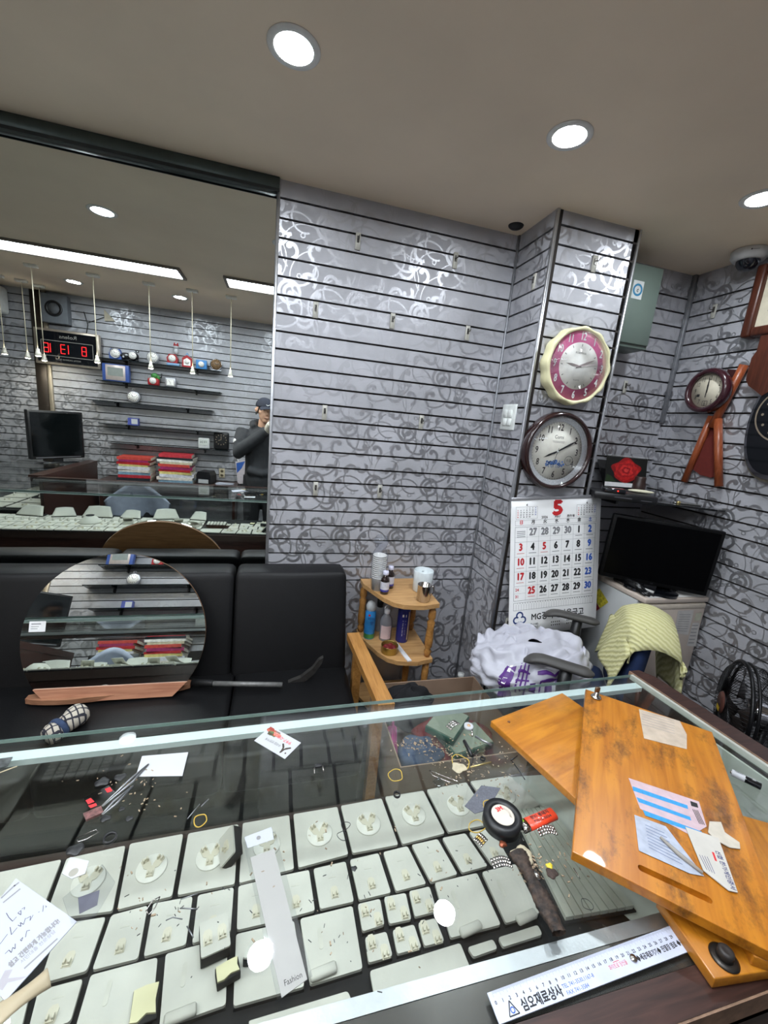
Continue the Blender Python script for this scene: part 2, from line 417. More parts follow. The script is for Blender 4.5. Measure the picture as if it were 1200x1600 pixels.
slat_wall('wall_pillar_right', Matrix.Translation((XP1, YP, 0)) @ Matrix.Rotation(math.pi / 2, 4, 'Z') @ Matrix.Translation((0, -.002, 0)), DW - YP, lines(2.496, .40), 0, CEIL, .03)
slat_wall('wall_alcove', Matrix.Translation((XP1, DW - .02, 0)), XR - XP1, lines(2.44, .30), 0, CEIL)
slat_wall('wall_right', Matrix.Translation((XR, DW, 0)) @ Matrix.Rotation(-math.pi / 2, 4, 'Z'), DW - YB, lines(2.42, .10), 0, CEIL)
slat_wall('wall_back', Matrix.Translation((XR, YB, 0)) @ Matrix.Rotation(math.pi, 4, 'Z'), XR + 2.31, lines(2.49, .50), 0, CEIL)
slat_wall('wall_back_far', Matrix.Translation((-2.42, YB, 0)) @ Matrix.Rotation(math.pi, 4, 'Z'), -2.42 - XL, lines(2.50, .50), 0, CEIL)
struct(MB().box(XL - .02, X0, DM + .02, DM + .12, 0, CEIL).build('wall_front_mirror', mat('dark_wall_paint', (70, 68, 66), .7)))
struct(MB().box(XL - W, XL, YB, DM + .1, 0, CEIL).build('wall_left', mat('grey_wall_paint', (150, 150, 150), .7)))
# edge trims
def vtrim(n, x, y, w, d, z0=0., z1=CEIL, m=ALU): struct(MB().box(x - w / 2, x + w / 2, y - d / 2, y + d / 2, z0, z1, .0015, 1).build('trim_%d' % n, m))
vtrim(1, X0 - .006, DW + .004, .014, .022)
vtrim(2, XP0 + .003, YP - .001, .014, .014)
vtrim(3, XP1 - .003, YP - .001, .012, .014)
vtrim(4, XP0 - .006, DW - .006, .010, .012, m=ALUD)
vtrim(5, XR - .011, DW - .031, .022, .022, 1.75, CEIL, ALUD)
vtrim(6, -2.365, YB - .01, .10, .05, m=mat('bronze_post', (66, 58, 52), .4, .6))
vtrim(7, -2.29, YB + .01, .035, .03, m=mat('champagne_post', (170, 158, 140), .4, .6))
o = struct(MB().box(XL, X0 - .003, DM - .03, DM + .02, CEIL - .052, CEIL - .001, .002, 1).build('trim_8', mat('green_grey_channel', (74, 84, 82), .4, .5)))
MB().box(XL, X0 - .003, DM - .034, DM - .03, CEIL - .058, CEIL - .046).build('lip', mat('dark_channel_lip', (36, 40, 40), .4, .5), o)
# ------------------------------------------------------------------ wall mirror
mm = bpy.data.materials.new('mirror_silver'); mm.use_nodes = True; MATS['mirror_silver'] = mm
b = mm.node_tree.nodes['Principled BSDF']; b.inputs['Metallic'].default_value = 1; b.inputs['Roughness'].default_value = .0
_n = mm.node_tree.nodes; _t = _n.new('ShaderNodeTexNoise'); _t.inputs['Scale'].default_value = 3.; _r = _n.new('ShaderNodeValToRGB')
_r.color_ramp.elements[0].color = (.72, .76, .74, 1); _r.color_ramp.elements[1].color = (.80, .84, .82, 1)
mm.node_tree.links.new(_t.outputs['Fac'], _r.inputs['Fac']); mm.node_tree.links.new(_r.outputs['Color'], b.inputs['Base Color'])
t = thing('wall_mirror', 'large frameless wall mirror behind the black sofa', 'mirror', (-1.8, DM, .3))
MB().box(XL + .01, X0 - .014, DM, DM + .006, .30, CEIL - .05).build('mirror_sheet', mm, t, True)
MB().box(XL + .01, X0 - .014, DM + .0065, DM + .019, .30, CEIL - .05).build('backing_board', GROOVE, t, True)
# ------------------------------------------------------------------ ceiling fixtures
trimw = mat('white_fixture', (225, 225, 222), .35)
DLM = emis('downlight_glow', (240, 248, 255), DOWNLIGHT)
ring_me = MB().lathe([(.052, -.004), (.066, -.006), (.072, -.002), (.072, .0), (.052, .0), (.052, -.004)], 40, cap=False).mesh('trim_ring', trimw)
lens_me = MB().lathe([(.0525, -.0005), (.052, -.003), (.03, -.0045), (.0, -.005)], 32, cap=False).mesh('lens', DLM)
dl = [(.009, 1.392, 'recessed round downlight in the ceiling, nearest to the top edge'), (.888, 1.39, 'recessed round downlight in the ceiling in front of the pillar'),
      (1.759, 1.392, 'recessed round downlight beside the dome camera'), (-.945, 1.347, 'recessed round downlight above the sofa, seen in the wall mirror'),
      (-1.789, -.417, 'recessed round downlight before the speaker, seen in the wall mirror'), (-.917, -.38, 'recessed round downlight over the alarm-clock shelves, seen in the mirror'),
      (.0, -.40, 'recessed round downlight above the photographer')]
for x, y, l in dl:
    t = thing('recessed_downlight', l, 'ceiling light', (x, y, CEIL), 0, 'recessed downlights')
    inst('trim_ring', ring_me, t); inst('lens', lens_me, t)
PNM = emis('panel_glow', (238, 246, 255), LED_PANEL)
for x0, x1, l in ((-2.12, -.73, 'long white ceiling light panel, the longer one in the mirror'), (-.43, .95, 'long white ceiling light panel, cut off by the mirror edge')):
    t = thing('ceiling_light_panel', l, 'ceiling light', ((x0 + x1) / 2, .425, CEIL), 0, 'long ceiling panels')
    hx = (x1 - x0) / 2; hy = .135
    f = MB()
    f.box(-hx, hx, -hy, -hy + .022, -.016, 0).box(-hx, hx, hy - .022, hy, -.016, 0).box(-hx, -hx + .022, -hy + .022, hy - .022, -.016, 0).box(hx - .022, hx, -hy + .022, hy - .022, -.016, 0)
    f.build('frame', mat('panel_frame', (120, 112, 104), .5, .3), t)
    MB().box(-hx + .022, hx - .022, -hy + .022, hy - .022, -.010, -.004).build('diffuser', PNM, t)
# dark round sensor and dome camera
t = thing('ceiling_sensor', 'small black round sensor in the ceiling corner above the slat wall', 'sensor', (1.06, 1.985, CEIL))
MB().lathe([(.0, -.012), (.026, -.011), (.034, -.005), (.036, 0)], 28, cap=False).build('housing', mat('black_plastic', (22, 22, 24), .4), t)
p = pZ(1173, 392, CEIL)
t = thing('dome_camera', 'white dome security camera on the ceiling by the right wall', 'camera', (p.x, p.y, CEIL))
MB().lathe([(.0, 0), (.072, 0), (.075, -.006), (.073, -.030), (.062, -.044), (.05, -.046), (0, -.046)], 40, cap=False).build('base', mat('camera_white', (205, 205, 205), .4), t)
MB().lathe([(.048, -.046), (.045, -.062), (.033, -.080), (.016, -.089), (0, -.091)], 32, cap=False).build('dome', mat('smoked_dome', (22, 24, 32), .08, 0, .02, 5, coat=.6), t)
pr = Print(); pr.poly([(-.017, -.003), (-.011, -.003), (-.009, .003), (-.015, .003)]).line(-.008, 0, .017, .0, .0015); pr.build('lettering', INK, t, (-.048, -.0578, -.018), (0, 0, -.65))
# ------------------------------------------------------------------ glass display counter
DARKWOOD = wood('dark_walnut_laminate', (42, 26, 22), (66, 42, 36), .35, 0)
GLASS = glass('counter_glass', (252, 254, 253), 1.5, 0, .02)
GEDGE = mat('green_glass_edge', (112, 134, 128), .15, 0, .1, 20, coat=.5)
DECKB = mat('black_deck_cloth', (20, 20, 22), .85, 0, .2, 60)
def yf(x): return .866 + .022 * x
YN = .285            # staff-side edge of the glass
XE = 1.088           # right end at the front; the end runs slightly outwards to the staff side
def xe(y): return XE + (yf(XE) - y) * .095
XI, XO, YE = -1.86, -2.43, -.90
GT = .008
t = thing('display_counter', 'long glass-topped jewellery counter with dark wood base and aluminium strips', 'counter', (-.4, .5, 0))
def bw(name, m, mb, par=None): return mb.build(name, m, par or t, True)
def strip(y0, y1, z0, z1, xa=XO, xb=None):
    """a bar parallel to the counter: y offsets measured from the glass front line when y > .6, else from the staff side"""
    m = MB(); pts = []
    fa = (lambda x, y: (yf(x) + y)) if y0 <= 0.2 and y0 <= 0 else (lambda x, y: y)
    xb1 = xb if xb is not None else xe(.8)
    m.prism([(xa, fa(xa, y0)), (xb1, fa(xb1, y0)), (xb1, fa(xb1, y1)), (xa, fa(xa, y1))], z0, z1); return m
bw('top_pane', GLASS, MB().prism([(XO, YN), (xe(YN), YN), (XE, yf(XE)), (XO, yf(XO))], ZC - GT, ZC))
bw('pane_edge', GEDGE, strip(-.0008, .0, ZC - GT - .0002, ZC + .0002, XO, XE))
bw('front_pane', GLASS, strip(-.024, -.018, ZD, ZC - GT - .002, XO + .02, XE - .01))
bw('front_strip', mat('pale_aluminium_strip', (206, 220, 220), .4, .1, .04, 30), strip(-.050, -.026, ZC - GT - .014, ZC - GT - .001, XO + .02, XE - .012))
bw('end_pane', GLASS, MB().prism([(xe(.345) - .016, .345), (xe(.345) - .010, .345), (XE - .010, yf(XE) - .03), (XE - .016, yf(XE) - .03)], ZD, ZC - GT - .002))
bw('end_strip', mat('pale_putty_edge', (176, 178, 168), .5), MB().prism([(xe(YN) - .008, YN), (xe(YN) + .001, YN), (XE + .001, yf(XE)), (XE - .008, yf(XE))], ZC - GT - .006, ZC + .0006))
bw('staff_strip', ALU, strip(.332, .350, ZC - GT - .016, ZC - GT - .001, XI, xe(.34) - .02))
bw('staff_channel', mat('dark_steel_channel', (96, 94, 92), .25, .7, .2, 12), strip(.288, .331, ZC - GT - .016, ZC - GT - .001, XI, xe(.34)))
bw('staff_rail', DARKWOOD, MB().prism([(XI, .243), (xe(.2) + .0, .243), (xe(.28) + .0, .284), (XI, .284)], ZC - .035, ZC))
bw('rail_edge', mat('chipped_edge', (132, 104, 84), .6, 0, .3, 60), MB().prism([(XI, .2405), (xe(.2), .2405), (xe(.2), .243), (XI, .243)], ZC - .035, ZC - .001))
bw('end_panel', DARKWOOD, MB().prism([(xe(.2) + .002, .2035), (xe(.2) + .062, .2035), (XE + .064, yf(XE) - .02), (XE + .040, yf(XE) + .016), (XE + .004, yf(XE) + .016)], 0, ZC + .002))
bw('end_panel_edge', mat('chipped_edge', (132, 104, 84), .6, 0, .3, 60), MB().prism([(xe(.2) + .0008, .2035), (xe(.2) + .0035, .2035), (XE + .0045, yf(XE) + .015), (XE + .0018, yf(XE) + .015)], ZC - .01, ZC + .0025))
bw('end_lining', mat('pale_lining', (176, 182, 170), .6), MB().prism([(xe(.36) - .024, .352), (xe(.36) - .018, .352), (xe(.65) - .018, .65), (xe(.65) - .024, .65)], ZD, ZC - GT - .012))
bw('deck', DECKB, MB().prism([(XO + .03, .352), (xe(.352) - .02, .352), (XE - .018, yf(XE) - .026), (XO + .03, yf(XO) - .026)], ZD - .02, ZD))
bw('front_board', DARKWOOD, strip(-.045, -.014, .08, ZD - .001, XO, XE - .002))
bw('plinth', DECKB, strip(-.09, -.05, 0, .08, XO, XE - .004))
bw('base_rail', mat('dark_rail', (60, 46, 40), .4), strip(-.013, -.006, ZD - .05, ZD - .002, XO, XE - .002))
bw('staff_board', DARKWOOD, MB().prism([(XI, .30), (xe(.3), .30), (xe(.3), .33), (XI, .33)], 0, ZD - .021))
# second leg of the counter, at the left, seen in the wall mirror
t = thing('display_counter', 'short leg of the glass counter carrying the television, seen in the mirror', 'counter', (-2.15, -.3, 0))
bw('top_pane', GLASS, MB().box(XO, XI - .10, YE, YN - .002, ZC - GT, ZC))
bw('side_pane', GLASS, MB().box(XO + .012, XO + .018, YE, YN - .03, ZD, ZC - GT - .001))
bw('staff_top', DARKWOOD, MB().box(XI - .10, XI, YE, .203, ZC - .05, ZC + .001))
bw('staff_side', DARKWOOD, MB().box(XI - .03, XI - .005, YE, .20, 0, ZC - .05))
bw('deck', DECKB, MB().box(XO + .02, XI - .04, YE, YN - .05, ZD - .02, ZD))
bw('side_board', DARKWOOD, MB().box(XO + .005, XO + .03, YE, YN - .03, 0, ZD - .02))
# ------------------------------------------------------------------ display pads under the glass
PAD = mat('ivory_leatherette', (198, 196, 186), .6, 0, .05, 25, .12, 180)
PADB = mat('pad_black_foam', (24, 24, 26), .8)
CLIP = mat('cream_plastic_clip', (208, 202, 182), .35, 0, .05, 20)
clip_me = MB().prism([(-.0075, -.010), (.0075, -.010), (.0075, .008), (.004, .013), (-.004, .013), (-.0075, .008)], 0, .0012).box(-.0055, -.0025, -.008, -.001, .001, .009).box(.0025, .0055, -.008, -.001, .001, .009).box(-.0055, .0055, -.0095, -.007, .001, .004).mesh('clip', CLIP)
disc_me = MB().lathe([(.0, 0), (.029, 0), (.030, .001), (.030, .0025), (.029, .0035), (0, .0035)], 36, cap=False).mesh('earring_disc', mat('disc_plastic', (222, 220, 210), .4))
slot_me = MB().prism([(.004 * math.cos(a) , .013 * (1 if math.sin(a) >= 0 else -1) + .004 * math.sin(a)) for a in [math.pi * 2 * i / 20 for i in range(20)]], 0, .0008).mesh('slot', mat('slot_cream', (196, 194, 182), .6))
cone_me = MB().lathe([(.010, 0), (.009, .004), (.0035, .026), (.0, .029)], 14, cap=False).mesh('ring_cone', PAD)
ZP = ZD + .014
def inset(q, d):
    n = len(q); c = Vector((sum(p[0] for p in q) / n, sum(p[1] for p in q) / n)); r = []
    for p in q:
        v = Vector((p[0], p[1])) - c; r.append(tuple(c + v * (1 - d / max(v.length, 1e-6))))
    return r
def rounded(q, r=.004):
    out = []; n = len(q)
    for i in range(n):
        p = Vector(q[i]); a = (Vector(q[i - 1]) - p).normalized(); b = (Vector(q[(i + 1) % n]) - p).normalized()
        out += [tuple(p + a * r), tuple(p + a * r * .3 + b * r * .3), tuple(p + b * r)]
    return out
def pad(q, label, kind=None, z0=ZD, z1=ZP, group='white display pads', name='display_pad', fits=()):
    """q: plan corners (far-left, far-right, near-right, near-left)"""
    c = Vector((sum(p[0] for p in q) / 4, sum(p[1] for p in q) / 4, z0))
    e = Vector(q[1]) - Vector(q[0]); a = math.atan2(e.y, e.x)
    t = thing(name, label, 'display pad', c, a, group)
    ci, si = math.cos(-a), math.sin(-a)
    ql = [((p[0] - c.x) * ci - (p[1] - c.y) * si, (p[0] - c.x) * si + (p[1] - c.y) * ci) for p in q]
    qi = inset(ql, .0032)
    MB().prism(qi, 0, (z1 - z0) * .55).build('foam_base', PADB, t)
    cv = MB().prism(rounded(qi), (z1 - z0) * .55, z1 - z0).build('top_cover', PAD, t)
    h = z1 - z0
    w = (Vector(ql[1]) - Vector(ql[0])).length; dpt = abs(ql[0][1] - ql[3][1])
    if kind == 'disc':
        ed = inst('earring_disc', disc_me, t, (0, 0, h))
        for x, y, r in ((-.012, .010, .5), (.012, .010, -.5), (0, -.010, 0)): inst('clip', clip_me, ed, (x, y, .0035), (0, 0, r + math.pi * (y > 0)))
    elif kind == 'clip': inst('clip', clip_me, cv, (0, -dpt * .2, h)); inst('slit', slot_me, cv, (0, dpt * .17, h - .0004), (0, 0, math.pi / 2)).scale = (.3, .5, 1)
    elif kind == 'clip2':
        inst('clip', clip_me, cv, (-w * .22, .008, h)); inst('clip', clip_me, cv, (w * .22, -.012, h))
    elif kind == 'slot': inst('slot', slot_me, cv, (-w * .18, dpt * .1, h))
    elif kind == 'cones':
        for x in (-.25, .25): inst('ring_cone', cone_me, cv, (x * w, 0, h))
    elif kind == 'cone': inst('ring_cone', cone_me, cv, (0, 0, h))
    return t
def px(q, z=ZP): return [tuple(pZ(u, v, z).xy) for u, v in q]
ORD = ['leftmost', 'second', 'third', 'fourth', 'fifth', 'sixth', 'seventh', 'eighth', 'ninth', 'tenth', 'eleventh', 'twelfth', 'thirteenth', 'fourteenth', 'fifteenth', 'sixteenth', 'seventeenth', 'eighteenth', 'nineteenth', 'twentieth', 'last', 'last', 'last']
A = [[(-52, 1372), (99, 1341), (62, 1438), (-104, 1466)], [(103, 1340), (198, 1319), (177, 1425), (66, 1440)], [(202, 1317), (288, 1301), (270, 1402), (181, 1424)], [(293, 1301), (374, 1286), (368, 1383), (275, 1401)],
     [(378, 1285), (453, 1272), (461, 1359), (372, 1382)], [(457, 1271), (528, 1259), (546, 1336), (465, 1358)], [(531, 1258), (597, 1246), (624, 1321), (550, 1335)],
     [(600, 1244), (662, 1234), (697, 1303), (628, 1321)], [(665, 1233), (729, 1221), (772, 1288), (700, 1302)], [(733, 1220), (797, 1211), (846, 1258), (777, 1284)]]
for i, q in enumerate(A): pad(px(q), 'white pad %s, %s in the front row' % ('with a round clip disc' if i else 'under the handwritten envelope', ORD[i] + (' from the left' if i else '')), 'disc' if i else 'slot')
B = [[(92, 1442), (168, 1430), (137, 1519), (58, 1541)], [(173, 1428), (233, 1412), (217, 1500), (141, 1519)], [(238, 1410), (303, 1398), (292, 1478), (222, 1498)], [(308, 1397), (367, 1384), (362, 1458), (298, 1477)],
     [(371, 1383), (428, 1369), (432, 1441), (368, 1456)], [(432, 1368), (484, 1357), (494, 1424), (436, 1440)], [(488, 1356), (541, 1344), (555, 1410), (499, 1423)], [(545, 1342), (592, 1331), (613, 1396), (560, 1409)],
     [(597, 1330), (637, 1320), (668, 1382), (618, 1395)], [(641, 1319), (684, 1309), (717, 1367), (673, 1381)], [(689, 1308), (727, 1300), (764, 1354), (722, 1366)], [(731, 1299), (768, 1291), (798, 1345), (769, 1353)]]
for i, q in enumerate(B): pad(px(q), 'white single-clip pad, %s in the middle row under glass' % (ORD[i] + (' from the left' if i else '')), 'clip')
C = [([(-36, 1576), (50, 1549), (34, 1616), (-60, 1646)], 'clip', 'white single-clip pad at the lower left under the paper strip'), ([(58, 1546), (133, 1526), (112, 1598), (38, 1622)], 'clip', 'small white single-clip pad beside the large slotted pad, lower left'),
     ([(140, 1522), (249, 1493), (240, 1590), (108, 1630)], 'slot', 'large white slotted pad with a yellowed pad lying on it'), ([(257, 1489), (358, 1461), (355, 1572), (246, 1610)], 'slot', 'large white slotted pad below the two black foam boxes'),
     ([(367, 1458), (461, 1436), (478, 1543), (362, 1576)], None, 'large white pad mostly under the long white card'), ([(467, 1434), (552, 1413), (569, 1515), (483, 1542)], 'slot', 'large white slotted pad between the long white card and the small squares'),
     ([(677, 1378), (746, 1362), (785, 1446), (703, 1468)], 'slot', 'large white pad right of the six small squares'), ([(751, 1361), (806, 1348), (846, 1428), (790, 1445)], 'slot', 'large white pad beside the burnt black strap')]
for q, k, l in C: pad(px(q), l, k)
S = [[(557, 1411), (595, 1402), (603, 1446), (565, 1458)], [(598, 1400), (635, 1393), (645, 1438), (607, 1446)], [(637, 1391), (672, 1383), (685, 1425), (647, 1435)],
     [(568, 1463), (605, 1453), (616, 1495), (574, 1507)], [(611, 1452), (648, 1442), (661, 1482), (619, 1493)], [(651, 1440), (681, 1432), (697, 1472), (662, 1481)]]
for i, q in enumerate(S): pad(px(q), 'small square white pad with two clips, %s of the %s three' % (['leftmost', 'middle', 'rightmost'][i % 3], 'far' if i < 3 else 'near'), 'clip2', group='small square pads')
pad(px([(575, 1517), (721, 1472), (737, 1511), (583, 1563)]), 'long plain white pad along the staff-side strip, right of the gap')
pad(px([(384, 1596), (546, 1547), (556, 1571), (396, 1622)]), 'long plain white pad with torn black edge by the staff-side strip')
pad(px([(728, 1480), (772, 1466), (780, 1482), (738, 1497)]), 'narrow white pad at the staff side, left of a pair')
pad(px([(776, 1465), (842, 1444), (850, 1460), (784, 1481)]), 'narrow white pad at the staff side, right of a pair')
# rows farther left, in view through the wall mirror only
mm_i = 0
for r, (y0, y1, kind, w) in enumerate(((.735, .835, 'disc', .105), (.635, .73, 'clip', .085), (.53, .63, 'cones', .10), (.41, .52, 'slot', .13))):
    x = -.56 - (.0 if r else .02); k = 0
    while x - w > XI - .45:
        l = 'white pad %s, %s from right in the mirror, %s row' % ({'disc': 'with a round disc', 'clip': 'with one clip', 'cones': 'with two ring cones', 'slot': 'with a slot'}[kind], ORD[k] if k else 'first', ['front', 'second', 'third', 'rear'][r])
        pad([(x - w, y1), (x - .003, y1), (x - .003, y0), (x - w, y0)], l, kind if not (r == 0 and k % 3 == 2) else 'clip', group='pads seen in the mirror'); x -= w; k += 1
# tall pieces seen in the mirror: necklace busts, ramps, ring blocks
def bust(x, y, s, label):
    t = thing('necklace_bust', label, 'display bust', (x, y, ZP), 0, 'necklace busts')
    MB().lathe([(.0, 0), (.085 * s, 0), (.08 * s, .008), (.045 * s, .045 * s), (.03 * s, .055 * s), (.0, .056 * s)], 28, cap=False).build('bust', PAD, t)
    MB().cyl(.03 * s, .056 * s, .060 * s, 24).build('neck_cap', PADB, t)
bust(-2.05, .70, 1.1, 'round white necklace bust with black cap at the counter corner, in the mirror')
bust(-1.38, .60, .95, 'flat white necklace bust in the mirror, beside the ring cones')
for i, (x, y) in enumerate(((-1.12, .60), (-.92, .66), (-.75, .60), (-.62, .66))):
    t = thing('bracelet_ramp', 'white sloping bracelet ramp seen in the mirror, %s from the right' % ORD[3 - i].replace('leftmost', 'first'), 'display ramp', (x, y, ZP), (-.3, .2, -.2, .3)[i], 'bracelet ramps')
    MB().at((0, 0, 0), (0, 0, 0)).prismY([(-.035, 0), (.035, 0), (.035, .012), (.03, .02), (-.03, .02), (-.035, .012)], -.06, .05).build('ramp', PAD, t)
    MB().grid(lambda u, v: (-.034 + .068 * u, -.058 + .10 * v, .0205 + .035 * v * v), 3, 8, .004).build('sloped_cover', PAD, t)
t = thing('ring_tray', 'white grid ring tray with rows of square holes, seen in the mirror', 'ring tray', (-.46, .60, ZP), 0)
MB().box(-.075, .075, -.05, .05, 0, .012, .002, 1).build('tray', PADB, t)
cellm = MB().box(-.0105, .0105, -.009, .009, .012, .020, .003, 1).mesh('ring_cell', PAD)
for i in range(6):
    for j in range(4): inst('ring_cell', cellm, t, (-.0625 + .025 * i, -.036 + .024 * j, 0))
# loose foam boxes
def foambox(q, z0, z1, tilt, label, clips=0, torn=False, top=PAD):
    c = Vector((sum(p[0] for p in q) / 4, sum(p[1] for p in q) / 4, z0)); e = Vector(q[1]) - Vector(q[0]); a = math.atan2(e.y, e.x)
    w = (e.length + (Vector(q[2]) - Vector(q[3])).length) / 2; d = ((Vector(q[0]) - Vector(q[3])).length + (Vector(q[1]) - Vector(q[2])).length) / 2
    t = thing('foam_ring_box', label, 'display box', c, a, 'loose black foam boxes', euler=(tilt[0], tilt[1], a)); h = z1 - z0
    MB().box(-w / 2, w / 2, -d / 2, d / 2, 0, h - .004, .001, 1).build('foam_block', PADB, t)
    if torn: MB().prism([(-w * .48, -d * .4), (-w * .2, -d * .45), (w * .1, -d * .3), (w * .46, -d * .38), (w * .40, 0), (w * .47, d * .44), (0, d * .48), (-w * .47, d * .45)], h - .004, h).build('torn_cover', top, t)
    else: MB().prism(rounded([(-w / 2, -d / 2), (w / 2, -d / 2), (w / 2, d / 2), (-w / 2, d / 2)], .003), h - .004, h).build('top_cover', top, t)
    for i in range(clips): inst('clip', clip_me, t, ((-.25 + .5 * i) * w if clips > 1 else 0, -.002, h))
YEL = mat('yellowed_leatherette', (214, 208, 168), .6, 0, .08, 20, .1, 150)
foambox(px([(309, 1446), (353, 1427), (361, 1474), (315, 1497)], ZP + .03), ZP + .004, ZP + .034, (.08, .03), 'black foam box with white two-clip top, lying on the pads', 2)
foambox(px([(335, 1512), (371, 1492), (377, 1516), (340, 1537)], ZP + .02), ZP + .001, ZP + .022, (.05, 0), 'small black foam box with torn yellow-white top', 0, True, YEL)
foambox(px([(346, 1305), (384, 1296), (384, 1336), (356, 1345)], ZP + .02), ZP + .012, ZP + .036, (.1, -.9), 'black foam box tipped on its side against the disc pad', 1)
foambox(px([(384, 1474), (416, 1474), (414, 1498), (380, 1500)], ZP + .02), ZP + .001, ZP + .024, (0, 0), 'black foam box half hidden by the long white card', 0)
foambox(px([(206, 1548), (248, 1532), (246, 1592), (204, 1602)], ZP + .008), ZP + .001, ZP + .010, (0, 0), 'yellowed pad with black rim lying at the lower edge', 0, True, YEL)
for i, (u, v) in enumerate(((505, 1522), (735, 1455), (822, 1436), (282, 1590))):
    p = pZ(u, v, ZP); o = MB().box(-.024, .024, -.008, .008, 0, .012, .003, 1).build('wedge_support', PAD); o.location = (p.x, p.y, ZP); o.rotation_euler = (0, 0, .12)
    tag(o, 'small white wedge support on the edge of a large pad, %s from the right' % ['second', 'third', 'first', 'fourth'][[1, 0, 2, 3].index(i) if 0 else i], 'display wedge', 'wedge supports')
# white cloth and the ridged grey tray at the right
q = [tuple(pZ(742, 1222, ZD).xy), (1.06, .845), (1.10, .37), tuple(pZ(1010, 1462, ZD).xy)]
o = MB().grid(lambda u, v: tuple((Vector(q[0]) * (1 - u) * (1 - v) + Vector(q[1]) * u * (1 - v) + Vector(q[2]) * u * v + Vector(q[3]) * (1 - u) * v).to_3d() + Vector((0, 0, ZD + .002 + .002 * math.sin(9 * u) * math.cos(7 * v)))), 12, 12, .001).build('lining_cloth', mat('grey_white_cloth', (186, 190, 180), .8, 0, .08, 12, .2, 90))
tag(o, 'pale grey-green lining cloth on the deck under the wooden boards', 'cloth')
q = px([(797, 1262), (856, 1257), (996, 1418), (884, 1438)], ZP + .006)
c = sum((Vector(p) for p in q), Vector((0, 0))) / 4
t = thing('ridged_tray', 'grey ridged tray with black rim under the tape roll and lighter', 'tray', (c.x, c.y, ZD + .006))
RID = mat('grey_ridged_velvet', (192, 195, 182), .8, 0, .1, 30, .1, 120)
MB().prism([(p[0], p[1]) for p in q], ZD + .006, ZP - .004).build('rim', PADB, t, True)
nr = 8; qi = inset(q, .006)
for k in range(nr):
    f0, f1 = (k + .06) / nr, (k + .94) / nr
    l = lambda a, b, f: Vector(a) * (1 - f) + Vector(b) * f
    MB().prism([tuple(l(qi[0], qi[1], f0)), tuple(l(qi[0], qi[1], f1)), tuple(l(qi[3], qi[2], f1)), tuple(l(qi[3], qi[2], f0))], ZP - .004, ZP + .006).build('ridge', RID, t, True)
# ------------------------------------------------------------------ things on the pillar and walls
CGLASS = glass('clock_glass', (253, 254, 254), 1.25)
def disc_y(r, y0, y1, seg=48):
    """a disc facing -Y between depths y0 (front) and y1 (back)"""
    return MB().lathe([(r, -y1), (r, -y0)], seg, 'Y')
def numerals(pr, r, size, texts=None, sx=.8, bold=0., rx=1.):
    for k in range(1, 13):
        a = math.pi / 2 - k * math.pi / 6
        pr.text(texts[k] if texts else str(k), r * math.cos(a) * rx, r * math.sin(a), size, sx=sx, bold=bold)
def ticks(pr, r0, r1, w, n=12):
    for k in range(n):
        a = 2 * math.pi * k / n; pr.line(r0 * math.cos(a), r0 * math.sin(a), r1 * math.cos(a), r1 * math.sin(a), w)
def hand(name, m, par, hour_frac, l, w, y, tail=.2):
    a = math.pi / 2 - hour_frac * 2 * math.pi; d = Vector((math.cos(a), math.sin(a))); n = Vector((-d.y, d.x))
    pts = [d * -l * tail + n * w * .6, d * l * .6 + n * w, d * l, d * l * .6 - n * w, d * -l * tail - n * w * .6]
    return MB().prismY([tuple(p) for p in pts], y, y + .0012).build(name, m, par)
# pink and cream scalloped clock
c = pY(905.5, 572, 1.716); R = .5 * (pY(957, 572, 1.716).x - pY(856, 572, 1.716).x)
t = thing('wall_clock', 'round wall clock with cream scalloped rim and pink numeral band', 'clock', (c.x, YP, c.z))
def scallop(r, k, y0, y1):
    m = MB(); n = 120; ring = lambda rr, dep: [(rr * (1 + dep * math.cos(12 * 2 * math.pi * i / n)) * math.cos(2 * math.pi * i / n), rr * (1 + dep * math.cos(12 * 2 * math.pi * i / n)) * math.sin(2 * math.pi * i / n)) for i in range(n)]
    prof = [(r * .90, 0, y1), (r * .97, k, y1), (r, k, y1 - .012), (r * .985, k, y0 + .004), (r * .96, k * .7, y0), (r * .90, 0, y0 + .001), (r * .885, 0, y0 + .010)]
    vs = []; fs = []
    for rr, dep, y in prof: vs += [(x, y, z) for x, z in ring(rr, dep)]
    for a in range(len(prof) - 1):
        for i in range(n): fs.append((a * n + i, a * n + (i + 1) % n, (a + 1) * n + (i + 1) % n, (a + 1) * n + i))
    m._add(vs, fs, True); return m
scallop(R, .022, -.062, 0).build('rim', mat('cream_plastic', (226, 220, 178), .4, 0, .03, 12), t)
disc_y(R * .89, -.0525, -.046).build('numeral_band', mat('pink_band', (196, 92, 138), .5, 0, .04, 10), t)
dl_ = disc_y(R * .60, -.0540, -.0525).build('dial', mat('dial_white', (246, 242, 236), .5), t)
pr = Print(); numerals(pr, R * .745, R * .28, sx=.66, bold=.0011); pr.build('numerals', WHITEINK, t, (0, -.0533, 0))
pr = Print(); ticks(pr, R * .50, R * .56, .0028); pr.text('QUARTZ', -.002, -R * .36, .008).text('ROSUNNA', 0, R * .33, .012); pr.build('printed_marks', mat('dial_grey_ink', (90, 88, 88), .6), dl_, (0, -.0545, 0))
HG = mat('hand_taupe', (150, 138, 136), .4); hand('hour_hand', HG, t, 9.2 / 12, R * .40, .0050, -.0560); hand('minute_hand', HG, t, 11 / 60, R * .50, .0040, -.0575); hand('second_hand', mat('hand_pale', (222, 200, 206), .4), t, 13.2 / 60, R * .6, .0012, -.0590)
disc_y(R * .885, -.0616, -.0608).build('cover_glass', CGLASS, t)
